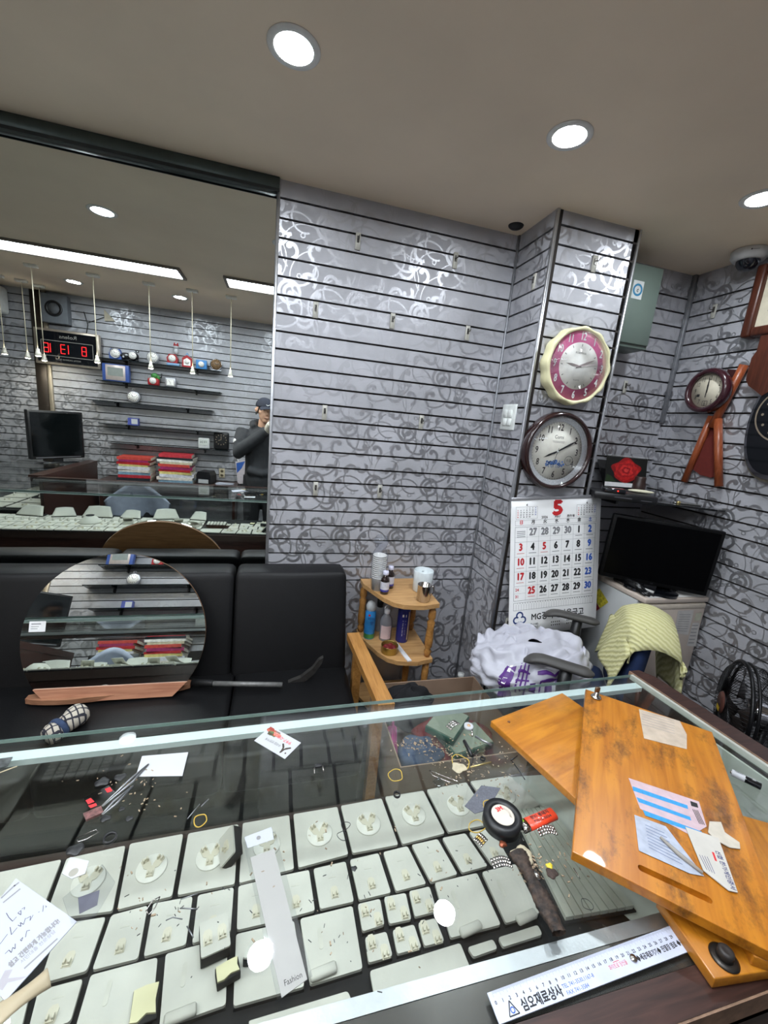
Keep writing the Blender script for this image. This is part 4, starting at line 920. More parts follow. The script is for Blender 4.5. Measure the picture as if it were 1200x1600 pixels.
# ------------------------------------------------------------------ round mirror on the seat
RM = .330; c = pY(181, 966, 1.70)
t = thing('round_mirror', 'round frameless mirror with a wooden foot leaning on the sofa', 'mirror', (c.x, 1.625, .432), euler=(-math.radians(18.7), 0, math.radians(-1.5)))
def circ_cut(r, zc, zmin, n=72):
    a0 = math.asin((zmin - zc) / r); return [(r * math.cos(a), zc + r * math.sin(a)) for a in [a0 + (math.pi - 2 * a0) * i / n for i in range(n + 1)]]
zc_ = .245
MB().prismY(circ_cut(RM, zc_, .055), -.006, -.0012).build('mirror_glass', mm, t)
MB().prismY(circ_cut(RM, zc_, .020), -.0010, .010).build('wooden_back', wood('brown_hardboard', (120, 84, 52), (146, 106, 70), .6, 0), t)
PLK = wood('pinkish_plank', (158, 104, 80), (190, 136, 106), .5, 0, 6)
xb = math.sqrt(RM * RM - (zc_ - .055) ** 2)
MB().prismY([(-xb, .055), (xb, .055), (xb - .05, .002), (-xb + .05, .002)], -.014, -.0062).build('lower_board', PLK, t)
o = MB(); pr = Print(); pr.rect(-.305, .27, -.250, .31); pr.build('price_tag', WHITEINK, t, (0, -.0066, 0))
pr = Print(); pr.line(-.298, .300, -.266, .300, .004).line(-.298, .290, -.272, .290, .002).line(-.298, .282, -.276, .282, .002); pr.build('tag_print', GREYINK, t, (0, -.0068, 0))
t = thing('driftwood_foot', 'long rounded wooden board under the round mirror', 'board', (-.6, 1.63, .434))
m = MB(); n = 24; top = []; L0 = pZ(45, 1092, .44); R0 = pZ(299, 1068, .44)
pts = []
for i in range(n + 1):
    f = i / n; x = L0.x + (R0.x - L0.x) * f; y = L0.y + (R0.y - L0.y) * f - .01; w = .045 * (math.sin(math.pi * min(1, max(0, f * .96 + .02))) ** .45) + .004 * math.sin(9 * f)
    pts.append((x, y, w))
m.prism([(p[0], p[1] - p[2]) for p in pts] + [(p[0], p[1] + p[2] * .8) for p in reversed(pts)], .436, .456); m.build('board', wood('weathered_plank', (128, 88, 64), (170, 122, 92), .6, 0, 7), t, True)
# curved-blade tool on the seat
t = thing('sickle', 'grey-shafted hand tool with black grip and curved black blade on the sofa', 'tool', pZ(380, 1070, .44))
A0, A1, A2, A3 = pZ(330, 1067, .456), pZ(361, 1069, .456), pZ(441, 1070, .456), pZ(470, 1060, .455)
A0 = pZ(300, 1066, .456)
MB().tube([A0, A0 * .5 + A1 * .5, pZ(333, 1068, .456)], .014, 10).build('grip', mat('black_rubber_grip', (16, 16, 17), .6), t, True)
MB().tube([pZ(333, 1068, .456), A2], .0105, 10).build('shaft', mat('grey_shaft', (120, 120, 118), .4, .3, .2, 60), t, True)
bl = [(436, 1072), (452, 1064), (470, 1057), (488, 1043), (498, 1030), (505, 1026), (503, 1034), (492, 1050), (478, 1062), (458, 1070)]
q = [pY(u, v, 1.66) for u, v in bl]
m = MB(); m.prismY([(p.x, p.z) for p in q], 1.650, 1.672); m.build('blade', mat('blackened_steel', (52, 50, 48), .6, .3, .3, 50), t, True)
# chequered sock with blue band
p0, p1 = pZ(127, 1112, .455), pZ(80, 1148, .445)
t = thing('sock', 'beige chequered sock with a blue band lying on the sofa', 'sock', (p0 + p1) / 2)
ck = bpy.data.materials.new('chequered_knit'); ck.use_nodes = True; nt = ck.node_tree; b = nt.nodes['Principled BSDF']; b.inputs['Roughness'].default_value = .9
tcn = nt.nodes.new('ShaderNodeTexCoord'); cols = []
for rot in (.9, -.67):
    mp = nt.nodes.new('ShaderNodeMapping'); mp.inputs['Rotation'].default_value = (0, 0, rot); nt.links.new(tcn.outputs['Object'], mp.inputs[0])
    wv = nt.nodes.new('ShaderNodeTexWave'); wv.inputs['Scale'].default_value = 16; wv.inputs['Distortion'].default_value = 1.5; nt.links.new(mp.outputs[0], wv.inputs['Vector'])
    lt = nt.nodes.new('ShaderNodeMath'); lt.operation = 'GREATER_THAN'; lt.inputs[1].default_value = .86; nt.links.new(wv.outputs['Fac'], lt.inputs[0]); cols.append(lt)
mxn = nt.nodes.new('ShaderNodeMath'); mxn.operation = 'MAXIMUM'; nt.links.new(cols[0].outputs[0], mxn.inputs[0]); nt.links.new(cols[1].outputs[0], mxn.inputs[1])
mc = nt.nodes.new('ShaderNodeMix'); mc.data_type = 'RGBA'; nt.links.new(mxn.outputs[0], mc.inputs['Factor']); mc.inputs['A'].default_value = lin((190, 182, 168)) + (1,); mc.inputs['B'].default_value = lin((46, 46, 56)) + (1,); nt.links.new(mc.outputs['Result'], b.inputs['Base Color'])
dv = p1 - p0
MB().tube([p0 + dv * f + Vector((.012 * math.sin(3 * f), 0, .008 * math.sin(3.1 * f))) for f in (-.1, .1, .3, .5, .68)], [.018, .038, .040, .034, .032], 14).build('foot', ck, t, True)
MB().tube([p0 + dv * f for f in (.66, .74, .84)], [.036, .040, .037], 14).build('band', mat('navy_knit', (50, 66, 96), .9, 0, .2, 90), t, True)
MB().tube([p0 + dv * f for f in (.82, .95, 1.12)], [.034, .037, .030], 14).build('cuff', ck, t, True)
# ------------------------------------------------------------------ wooden corner shelf
Z1, Z2 = .762, .462
def board_pts(z):
    base = [(.468, 2.045), (.47, 1.975), (.492, 1.915), (.512, 1.86), (.535, 1.80), (.57, 1.745), (.615, 1.715), (.665, 1.705), (.715, 1.70), (.765, 1.712), (.80, 1.72), (.80, 2.045)]
    return base
t = thing('corner_rack', 'two-tier honey-wood corner rack with turned posts', 'rack', (.65, 1.9, 0))
for z in (Z1, Z2): MB().prism(board_pts(z), z - .022, z).build('shelf_board', wood('honey_shelf', (176, 132, 82), (202, 160, 108), .45, 0, 6), t, True)
MB().prism(board_pts(0), .10, .12).build('shelf_board', MATS['honey_shelf'], t, True)
post = [(.013, 0), (.019, .03), (.012, .045), (.019, .055), (.021, .09), (.017, .16), (.020, .19), (.013, .20), (.020, .215), (.018, .25), (.012, .262), (.014, .278)]
for x, y in ((.778, 1.745), (.485, 2.02), (.778, 2.02)):
    MB().at((x, y, Z2 + .0003)).lathe(post, 16).build('post', OAK, t, True)
    MB().at((x, y, 0)).lathe([(.016, 0), (.016, .10), (.02, .2), (.014, .3), (.018, .36), (.016, Z2 - .0225)], 14).build('post', OAK, t, True)
# --- things on the upper board
p = pZ(589, 921, Z1)
t = thing('paper_cup_stack', 'stack of white paper cups in a clear plastic sleeve', 'cups', (p.x, p.y, Z1))
cup = MB().lathe([(.0, 0), (.026, 0), (.0345, .068), (.0365, .070), (.0345, .072), (.033, .069), (.025, .003), (0, .003)], 26, cap=False).mesh('paper_cup', mat('cup_white', (232, 230, 224), .6))
for k_ in range(12): inst('paper_cup', cup, t, (0, 0, .0005 + .0105 * k_))
CLR = glass('clear_film', (240, 242, 246), 1.38, .12, .55)
MB().lathe([(.032, .004), (.041, .07), (.041, .19), (.034, .205), (.024, .222), (.030, .24), (.038, .262), (.026, .285), (.004, .295)], 14, cap=False).build('plastic_sleeve', CLR, t)
BRN = mat('amber_glass', (34, 20, 16), .1, 0, .1, 20, coat=.8)
for u, v, l in ((600, 927, 'front one of three'), (592, 921, 'left rear one of three'), (608, 918, 'right rear one of three')):
    p = pZ(u, v, Z1); t = thing('tonic_bottle', 'small brown tonic bottle with white cap on the rack, ' + l, 'bottle', (p.x, p.y, Z1), .3 if u < 605 else -.5, 'brown tonic bottles')
    MB().lathe([(0, 0), (.0205, 0), (.022, .003), (.022, .072), (.019, .082), (.011, .092), (.011, .101), (0, .101)], 22, cap=False).build('bottle', BRN, t)
    MB().lathe([(.0224, .016), (.0224, .066)], 22, cap=False).build('label', mat('tonic_label', (206, 206, 216), .5, 0, .15, 60), t)
    MB().lathe([(.0226, .016), (.0226, .026)], 22, cap=False).build('label_band', mat('tonic_navy', (58, 58, 140), .5, 0, .3, 90), t)
    MB().lathe([(.0, .1015), (.014, .1015), (.0145, .104), (.0145, .117), (.013, .119), (0, .119)], 20, cap=False).build('cap', mat('cap_lilac_white', (212, 212, 232), .4), t)
p = pZ(659, 922, Z1)
t = thing('white_mug', 'plain white ceramic mug on the rack', 'mug', (p.x, p.y, Z1))
MB().lathe([(0, 0), (.046, 0), (.050, .004), (.051, .11), (.0495, .112), (.048, .11), (.047, .008), (0, .006)], 40, cap=False).build('cup', mat('white_ceramic', (214, 222, 224), .15), t)
MB().tube([(.012, .046, .09), (.018, .070, .085), (.02, .078, .06), (.018, .068, .035), (.012, .046, .03)], .006, 8).build('handle', mat('white_ceramic', (214, 222, 224), .15), t)
p = pZ(661, 938, Z1)
t = thing('steel_cup', 'small polished steel cup in front of the white mug', 'cup', (p.x, p.y, Z1))
STL = mat('polished_steel', (186, 182, 178), .16, 1., .05, 12)
MB().lathe([(0, 0), (.031, 0), (.033, .003), (.034, .082), (.035, .084), (.033, .083), (.032, .005), (0, .004)], 36, cap=False).build('cup', STL, t)
MB().tube([(.033, 0, .07), (.048, 0, .075), (.05, 0, .04), (.034, 0, .02)], .0025, 6).build('handle', STL, t)
# --- things on the lower board
p = pZ(576, 995, Z2)
t = thing('spray_can', 'blue air-freshener spray can with clear cap on the rack', 'spray can', (p.x, p.y, Z2), -.3)
MB().lathe([(0, 0), (.0285, 0), (.029, .003), (.029, .148), (.024, .158), (.024, .160), (0, .160)], 28, cap=False).build('can', mat('sky_blue_can', (52, 132, 196), .3, .1, .35, 14), t)
MB().lathe([(.0292, .004), (.0292, .030)], 28, cap=False).build('green_band', mat('can_green', (70, 130, 70), .35, 0, .5, 30), t)
MB().lathe([(.024, .1605), (.027, .165), (.027, .185), (.018, .205), (0, .212)], 24, cap=False).build('cap', mat('cap_clear_grey', (172, 176, 178), .2), t)
pr = Print(); pr.text('에어', .006, .120, .020).text('향', .010, .095, .020); pr.build('lettering', mat('navy_ink', (30, 40, 90), .5), t, (0, -.0296, 0))
pr = Print(); pr.disc(-.004, .140, .006); pr.build('red_mark', RED, t, (0, -.0297, 0))
p = pZ(601, 998, Z2)
t = thing('pump_bottle', 'clear pump bottle with pink and white label on the rack', 'bottle', (p.x, p.y, Z2), -.2)
MB().lathe([(0, 0), (.031, 0), (.033, .004), (.033, .10), (.028, .125), (.016, .142), (.012, .150), (0, .150)], 26, cap=False).build('bottle', mat('clear_gel', (176, 176, 182), .12, 0, .1, 8, trans=.5), t)
MB().grid(lambda u, v: (.0335 * math.sin(-.9 + 1.8 * u), -.0335 * math.cos(-.9 + 1.8 * u), .015 + .075 * v), 10, 2).build('label', mat('pink_white_label', (216, 190, 190), .5, 0, .12, 24), t)
MB().lathe([(.014, .150), (.016, .152), (.016, .172), (.006, .176), (.005, .198), (0, .198)], 18, cap=False).tube([(0, 0, .196), (-.012, -.02, .197), (-.018, -.03, .190)], .0045, 8).build('pump', mat('pump_white', (222, 222, 226), .35), t)
p = pZ(592, 986, Z2)
t = thing('lotion_bottle', 'grey bottle with black cap behind the pump bottle', 'bottle', (p.x, p.y + .02, Z2))
MB().lathe([(0, 0), (.027, 0), (.029, .004), (.029, .12), (.020, .14), (0, .14)], 22, cap=False).build('bottle', mat('pale_grey_bottle', (150, 152, 156), .3), t)
MB().cyl(.018, .1405, .190, 18).build('cap', BLKP, t)
p = pZ(627, 1000, Z2)
t = thing('spray_can', 'tall navy spray can with vertical lettering on the rack', 'spray can', (p.x, p.y, Z2), .1)
MB().lathe([(0, 0), (.032, 0), (.033, .003), (.033, .185), (.028, .196), (.028, .235), (.026, .238), (0, .238)], 30, cap=False).build('can', mat('navy_can', (40, 44, 120), .3, .1, .15, 30), t)
pr = Print(); pr.text('파워크리너', -.008, .085, .020, rot=math.pi / 2); pr.rect(-.022, .150, .0, .164); pr.build('lettering', WHITEINK, t, (0, -.0336, 0), (0, 0, -.25))
pr = Print(); pr.rect(.012, .02, .016, .18); pr.build('stripe', mat('gold_stripe', (196, 170, 120), .4), t, (0, -.0337, 0))
p = pZ(608, 1018, Z2)
t = thing('food_tin', 'open round gold tin with red contents on the rack', 'tin', (p.x, p.y, Z2))
MB().lathe([(0, 0), (.042, 0), (.043, .002), (.043, .036), (.0445, .038), (.043, .040), (.0415, .036), (.041, .004), (0, .003)], 34, cap=False).build('tin', mat('gold_tin', (170, 150, 84), .28, .85, .08, 10), t)
m = MB(); m.ell((.0, .0, .020), (.038, .038, .012), 18, 8)
for k_ in range(7): m.ell((.022 * math.cos(k_), .022 * math.sin(k_ * 1.7), .028), (.012, .010, .006), 8, 6)
m.build('red_contents', mat('red_contents', (120, 34, 36), .5, 0, .5, 120), t)
p0, p1 = pZ(618, 1006, Z2), pZ(640, 1034, Z2)
t = thing('paper_strip', 'folded white paper strip beside the gold tin', 'paper', p0); dv = (p1 - p0); nn = Vector((-dv.y, dv.x, 0)).normalized() * .011
MB().prism([tuple((p0 + nn).xy), tuple((p1 + nn).xy), tuple((p1 - nn).xy), tuple((p0 - nn).xy)], Z2 + .0005, Z2 + .006).build('strip', mat('strip_white', (222, 222, 226), .6), t, True)
# ------------------------------------------------------------------ carton with clothes, bottle
t = thing('cardboard_box', 'open cardboard box of clothes in front of the wooden rack', 'box', (.74, 1.42, 0))
CB = mat('cardboard', (152, 128, 108), .85, 0, .06, 14, .05, 60); ZB = .40
bx0, bx1, by0, by1 = .47, 1.00, 1.16, 1.64
for x0, x1, y0, y1 in ((bx0, bx1, by1 - .005, by1), (bx0, bx1, by0, by0 + .005), (bx0, bx0 + .005, by0 + .005, by1 - .005), (bx1 - .005, bx1, by0 + .005, by1 - .005)):
    MB().box(x0, x1, y0, y1, .005, ZB).build('side_panel', CB, t, True)
MB().box(bx0, bx1, by0, by1, .0, .005).build('bottom_panel', CB, t, True)
def lump(nm, label, cat, c, r, m_, seed, z0):
    rn = random.Random(seed); ph = [rn.random() * 6 for _ in range(6)]
    t = thing(nm, label, cat, (c[0], c[1], z0))
    def f(u, v):
        a = 2 * math.pi * u; e = math.pi * (v - .5) * .98
        k = 1 + .10 * math.sin(3 * a + ph[0]) * math.cos(2 * e) + .08 * math.sin(5 * a + ph[1] + 3 * e) + .06 * math.sin(7 * e + ph[2] + a)
        return (c[0] + r[0] * k * math.cos(a) * math.cos(e), c[1] + r[1] * k * math.sin(a) * math.cos(e), max(z0, c[2] + r[2] * k * math.sin(e)))
    MB().grid(f, 40, 22).build('cloth', m_, t, True); return t
lump('folded_jacket', 'crumpled black jacket in the cardboard box', 'jacket', (.61, 1.50, .37), (.12, .085, .10), mat('black_cloth', (16, 16, 20), .9, 0, .2, 40, .3, 80), 2, .30)
lump('red_cloth', 'dark red cloth in the cardboard box', 'cloth', (.76, 1.36, .31), (.17, .16, .06), mat('dark_red_cloth', (120, 28, 34), .85, 0, .2, 20), 4, .20)
lump('magenta_bag', 'magenta plastic bag beside the wooden armrest', 'bag', (.49, 1.33, .30), (.02, .06, .13), mat('magenta_film', (170, 40, 120), .35, 0, .2, 30), 8, .17)
lump('denim_trousers', 'blue denim trousers in the cardboard box, seen through the glass', 'trousers', (.575, 1.25, .36), (.085, .075, .05), mat('denim', (58, 74, 100), .85, 0, .25, 30), 9, .30)
p = pY(723, 1036, 1.74)
t = thing('water_bottle', 'clear plastic water bottle with pale cap beside the pillar', 'bottle', (p.x, 1.74, 0))
MB().lathe([(0, 0), (.042, 0), (.045, .006), (.045, .20), (.042, .22), (.030, .27), (.015, .30), (.013, .325), (0, .325)], 26, cap=False).build('bottle', glass('pet_plastic', (206, 212, 214), 1.4, .05, .12), t)
MB().cyl(.017, .326, .350, 20).build('cap', mat('cap_pale', (176, 178, 176), .4), t)
for (u0, v0), sx, sy, rz, z, l in (((700, 1126), .085, .062, .75, .425, 'upper'), ((728, 1152), .095, .062, .2, .390, 'lower')):
    p = pZ(u0, v0, z)
    t = thing('green_book', 'green-edged pad seen through the front glass, %s one' % l, 'book', (p.x, p.y, z - .03), rz, 'green pads behind the front glass')
    MB().box(-sx, sx, -sy, sy, 0, .028, .002, 1).build('block', mat('dark_green_edge', (34, 84, 66), .5), t); MB().box(-sx + .004, sx - .004, -sy + .004, sy - .004, .0283, .032).build('cover', mat('sage_cover', (140, 150, 132), .7, 0, .1, 20), t)
    t['group'] = 'green pads behind the front glass'
# ------------------------------------------------------------------ office chair, towel, plastic bag
ZA = .735
cd = Vector((.83, -.558, 0)).normalized(); cn = Vector((cd.y, -cd.x, 0))     # cd points from the front of the seat to the backrest
a0, a1 = pZ(850, 955, ZA), pZ(937, 973, ZA); b0, b1 = pZ(819, 1024, ZA), pZ(929, 1054, ZA)
cc = (a0 + a1 + b0 + b1) / 4; ang = math.atan2(cd.y, cd.x)
t = thing('office_chair', 'blue office chair with grey armrests beside the counter end', 'chair', (cc.x, cc.y, 0), ang)
GRY = mat('dark_grey_plastic', (66, 64, 62), .5, 0, .05, 20); NAVYF = mat('navy_fabric', (26, 44, 82), .9, 0, .1, 60)
MB().box(-.25, .22, -.23, .23, .46, .53, .03, 3).build('seat', NAVYF, t)
bkx = .27
m = MB(); m.grid(lambda u, v: (bkx + .04 * v - .03 * math.sin(math.pi * u), -.12 + .34 * u + (.5 - u) * .10 * v * v, .56 + .32 * v), 10, 8, .045); m.build('backrest', NAVYF, t)
MB().tube([(.10, 0, .46), (.30, 0, .47), (bkx + .06, 0, .60)], .02, 8).build('back_bracket', BLKP, t)
MB().cyl(.025, .10, .46, 14).build('gas_post', BLKP, t)
m = MB()
for k_ in range(5):
    an = 2 * math.pi * k_ / 5; MB().at((0, 0, 0)).tube([(0, 0, .10), (.15 * math.cos(an), .15 * math.sin(an), .085), (.28 * math.cos(an), .28 * math.sin(an), .06)], [.028, .022, .016], 8).build('base_leg', BLKP, t)
    MB().at((.28 * math.cos(an), .28 * math.sin(an), .027)).ell((0, 0, 0), (.027, .02, .027), 12, 8).build('castor', BLKP, t)
Ti = parent_matrix(t).inverted()
for q0, q1, sgn in ((a0, a1, 1), (b0, b1, -1)):
    P0, P1 = Ti @ q0, Ti @ q1; dv = P1 - P0; L_ = dv.length; n_ = Vector((-dv.y, dv.x, 0)).normalized()
    def pad_f(u, v):
        a = 2 * math.pi * v; s = u; r = .026 * min(1, (min(s, 1 - s) * 9 + .08)) ** .5
        base = P0 + dv * s + Vector((0, 0, .010 - .030 * (1 - min(1, s * 3.2)) ** 2 - .012 * s))
        return base + n_ * math.cos(a) * r * 1.25 + Vector((0, 0, 1)) * math.sin(a) * r * .62
    MB().grid(pad_f, 24, 16).build('armrest', GRY, t)
    mid = P0 + dv * .62; MB().tube([mid + Vector((0, 0, -.012)), mid + Vector((0, 0, -.13)), Vector((mid.x, mid.y * .95, .50)), Vector((mid.x, mid.y * .55, .455))], [.024, .026, .024, .018], 8).build('arm_support', BLKP, t)
# towel over the backrest
tw = thing('towel', 'pale yellow-green ribbed towel hung over the chair back', 'towel', cc + cd * (bkx + .05) + Vector((0, 0, .95)), ang)
tw.location.z = .535
TWL = bpy.data.materials.new('ribbed_towel'); TWL.use_nodes = True; nt = TWL.node_tree; b = nt.nodes['Principled BSDF']; b.inputs['Roughness'].default_value = .95
tcn = nt.nodes.new('ShaderNodeTexCoord'); w1 = nt.nodes.new('ShaderNodeTexWave'); w1.wave_type = 'BANDS'; w1.bands_direction = 'DIAGONAL'; w1.inputs['Scale'].default_value = 22; w1.inputs['Distortion'].default_value = 2.5; w1.inputs['Detail Scale'].default_value = 2
nt.links.new(tcn.outputs['Object'], w1.inputs['Vector']); rp = nt.nodes.new('ShaderNodeValToRGB'); rp.color_ramp.elements[0].color = lin((186, 182, 128)) + (1,); rp.color_ramp.elements[1].color = lin((212, 208, 160)) + (1,); nt.links.new(w1.outputs['Fac'], rp.inputs[0]); nt.links.new(rp.outputs[0], b.inputs['Base Color'])
bpn = nt.nodes.new('ShaderNodeBump'); bpn.inputs['Strength'].default_value = .6; bpn.inputs['Distance'].default_value = .004; nt.links.new(w1.outputs['Fac'], bpn.inputs['Height']); nt.links.new(bpn.outputs[0], b.inputs['Normal'])
def tf(u, v):
    # v: 0 front hem .. 1 back hem
    s = v; y = -.135 + .36 * u
    if s < .42: f = s / .42; x = -.150 + .055 * f; z = .12 + .245 * f
    elif s < .58: f = (s - .42) / .16; x = -.095 + .165 * f; z = .365 + .028 * math.sin(math.pi * f)
    else: f = (s - .58) / .42; x = .07 + .05 * f; z = .365 - .30 * f
    edge = abs(u - .5) * 2
    z -= .10 * edge ** 3 * (1 if .3 < s < .7 else .55); y *= 1 - .06 * edge; x += .018 * math.sin(9 * u + 4 * s) * (abs(s - .5) + .2)
    return (x, y, z)
MB().grid(tf, 26, 40, .006).build('cloth', TWL, tw)
# plastic bag on the seat
bc = Vector((1.125, 1.40, .532))
t = thing('plastic_bag', 'white plastic carrier bag with purple print on the office chair', 'bag', bc, 0)
BAG = mat('white_film', (184, 184, 194), .42, 0, .06, 8, .25, 30)
def bagf(u, v, k=1.):
    a = 2 * math.pi * u; e = math.pi * (v - .5) * .97
    dr = Vector((math.cos(a) * math.cos(e), math.sin(a) * math.cos(e), math.sin(e)))
    w = 1 + .16 * (abs(noise.noise(dr * 2.3 + Vector((3, 1, 0)))) - .2) + .10 * abs(noise.noise(dr * 5.1))
    z = .085 + .105 * math.sin(e) * w * k
    if z > .13: z += .055 * abs(noise.noise(dr * 3.2 + Vector((9, 0, 2))))
    return (.270 * w * k * math.cos(a) * math.cos(e) ** .7, .190 * w * k * math.sin(a) * math.cos(e) ** .7, max(.004, z))
MB().grid(bagf, 96, 56).build('bag_body', BAG, t)
m = MB()
for k_ in range(5):
    a = .6 + k_ * .75; m.grid(lambda u, v: (.12 * math.cos(a) + .05 * (u - .5) * -math.sin(a) + .02 * v, (.13 * math.sin(a) + .08 * (u - .5)), .165 + .055 * v * (1 - abs(u - .5)) + .01 * math.sin(8 * u)), 6, 5, .0012)
m.build('crumpled_top', BAG, t)
PUR = mat('purple_print', (84, 40, 122), .5, 0, .2, 60)
def patch(u0, u1, v0, v1, nm, m_, k=1.012):
    v0, v1 = v0 + .12, v1 + .12
    MB().grid(lambda u, v: bagf(u0 + (u1 - u0) * u, v0 + (v1 - v0) * v, k), 8, 10).build(nm, m_, t)
for (u0, u1, v0, v1) in ((.600, .632, .22, .60), (.642, .646, .30, .66), (.652, .656, .34, .66), (.662, .666, .30, .62), (.640, .672, .56, .575), (.640, .672, .49, .505), (.640, .668, .42, .435), (.675, .690, .36, .48), (.698, .702, .22, .52), (.70, .76, .51, .53), (.712, .730, .26, .46), (.74, .745, .22, .50), (.75, .775, .30, .44), (.69, .78, .56, .59)): patch(u0, u1, v0, v1, 'purple_print', PUR)
patch(.611, .621, .44, .62, 'white_lettering', WHITEINK, 1.016)
# ------------------------------------------------------------------ fan
fc = Vector((1.955, 1.105, .545)); fnv = Vector((-.66, .62, .10)).normalized(); ang = math.atan2(fnv.x, -fnv.y)
t = thing('standing_fan', 'black wire-caged standing fan with chrome motor at the right', 'fan', (fc.x, fc.y, 0), ang)
FRr = .195; zf = fc.z
WIRE = mat('black_wire', (20, 20, 22), .35, .4)
m = MB()
circ = lambda r, y, n=48: [(r * math.cos(2 * math.pi * i / n), y, zf + r * math.sin(2 * math.pi * i / n)) for i in range(n)]
m.tube(circ(FRr, 0), .008, 8, True); m.tube(circ(FRr - .001, .022), .006, 8, True); m.build('rim', WIRE, t)
m = MB()
for i in range(72):
    a = 2 * math.pi * i / 72; c_, s_ = math.cos(a), math.sin(a)
    m.tube([(FRr * f * c_, y, zf + FRr * f * s_) for f, y in ((.24, -.045), (.6, -.042), (.85, -.030), (1, 0))], .0013, 4)
m.tube(circ(FRr * .24, -.045, 24), .003, 6, True); m.build('front_grille', WIRE, t)
m = MB()
for i in range(72):
    a = 2 * math.pi * i / 72; c_, s_ = math.cos(a), math.sin(a)
    m.tube([(FRr * f * c_, y, zf + FRr * f * s_) for f, y in ((1, .022), (.95, .07), (.72, .115), (.40, .13))], .0013, 4)
m.tube(circ(FRr * .72, .115, 36), .002, 6, True); m.tube(circ(FRr * .40, .13, 30), .003, 6, True); m.build('rear_grille', WIRE, t)
MB().at((0, 0, zf)).lathe([(0, -.22), (.04, -.21), (.056, -.17), (.058, -.06), (.05, -.04), (0, -.04)], 32, 'Y', False).build('motor', mat('chrome', (196, 196, 200), .08, 1.), t)
for k_ in range(4):
    an = math.pi / 2 * k_ + .4
    def bl(u, v, an=an): r = .04 + .125 * u; th = an + (v - .5) * (.55 + .45 * u); return (r * math.cos(th), .015 + .035 * (v - .5), zf + r * math.sin(th))
    MB().grid(bl, 8, 6, .002).build('blade', mat('smoke_blade', (40, 34, 32), .3), t)
MB().at((0, 0, zf)).lathe([(0, .052), (.044, .052), (.047, .046)], 28, 'Y', False).build('badge', mat('brown_badge', (96, 58, 50), .4), t)
pr = Print(); pr.rect(-.024, -.040, .016, -.020); pr.build('yellow_label', mat('yellow_label', (226, 190, 40), .5), t, (0, -.053, zf))
MB().tube([(0, .11, zf - .02), (0, .11, .05)], .014, 10).build('pole', BLKP, t); MB().at((0, .11, 0)).lathe([(0, 0), (.17, 0), (.17, .012), (.05, .035), (.02, .06), (0, .06)], 32, cap=False).build('base', BLKP, t)
# ------------------------------------------------------------------ things lying on the glass
def zq(pts, z=ZC): return [pZ(u, v, z) for u, v in pts]
def sheet(name, label, cat, pts, m_, h=.0006, z=ZC, part='sheet', wave=.0):
    """a flat piece given by its outline on the glass; local x runs along the first edge"""
    q = zq(pts, z); c = sum(q, Vector()) / len(q); e = q[1] - q[0]; a = math.atan2(e.y, e.x)
    t = thing(name, label, cat, (c.x, c.y, z + .0003), a); Ti = parent_matrix(t).inverted()
    loc = [(Ti @ p) for p in q]; MB().prism([(p.x, p.y) for p in loc], 0, h).build(part, m_, t); return t, loc
def tq(t, u, v, z=ZC): p = parent_matrix(t).inverted() @ pZ(u, v, z); return p.x, p.y
WHT = mat('white_card', (182, 184, 187), .55, 0, .02, 10); PAPR = mat('white_paper', (174, 178, 190), .7, 0, .02, 10)
# handwritten envelope
t, q = sheet('envelope', 'white handwritten envelope at the left edge of the counter', 'envelope', [(-60, 1480), (25, 1374), (120, 1441), (8, 1566)], PAPR, .0012)
pr = Print(True)
tx = lambda u, v: tq(t, u, v)
def stroke(pr, pts, w): 
    for a, b in zip(pts, pts[1:]): pr.line(*tx(*a), *tx(*b), w)
x0, y0 = tx(15, 1511); x1, y1 = tx(92, 1440); an = math.atan2(y1 - y0, x1 - x0); L_ = math.hypot(x1 - x0, y1 - y0)
pr.text('쉽고 간편하게 가능합니다!', (x0 + x1) / 2, (y0 + y1) / 2, .009, L_, an, .0004)
x0, y0 = tx(33, 1506); x1, y1 = tx(86, 1456); pr.text('서민대출 전문상담', (x0 + x1) / 2, (y0 + y1) / 2, .006, math.hypot(x1 - x0, y1 - y0), an)
for (a, b) in (((38, 1515), (90, 1468)), ((5, 1412), (32, 1390)), ((2, 1405), (24, 1384)), ((22, 1386), (30, 1380))): pr.line(*tx(*a), *tx(*b), .0022)
pr.build('printed_lettering', GREYINK, t, (0, 0, .0014))
pr = Print(True)
for st in ([(10, 1428), (14, 1435), (20, 1441), (26, 1434)], [(28, 1428), (33, 1424), (33, 1431), (28, 1428)], [(34, 1422), (39, 1419), (38, 1423)], [(0, 1477), (12, 1461)], [(16, 1450), (18, 1462), (27, 1451)], [(28, 1447), (33, 1449), (32, 1443), (37, 1446), (40, 1436)], [(41, 1437), (48, 1433), (47, 1440), (52, 1431)], [(60, 1427), (62, 1426)], [(67, 1426), (68, 1416)], [(71, 1417), (73, 1418), (71, 1420)], [(8, 1492), (14, 1486), (18, 1490), (20, 1482), (24, 1484), (24, 1476)], [(32, 1470), (36, 1466), (34, 1472), (32, 1470)], [(40, 1466), (42, 1456), (47, 1455)]): stroke(pr, st, .0007)
pr.build('handwriting', mat('pen_ink', (70, 70, 90), .6), t, (0, 0, .0014))
pr = Print(True); pr.poly([tx(8, 1518), tx(20, 1516), tx(13, 1530), tx(42, 1527), tx(34, 1532), tx(12, 1537), tx(4, 1549), tx(-6, 1545)]); pr.build('grey_mark', mat('logo_grey', (160, 158, 164), .6), t, (0, 0, .00135))
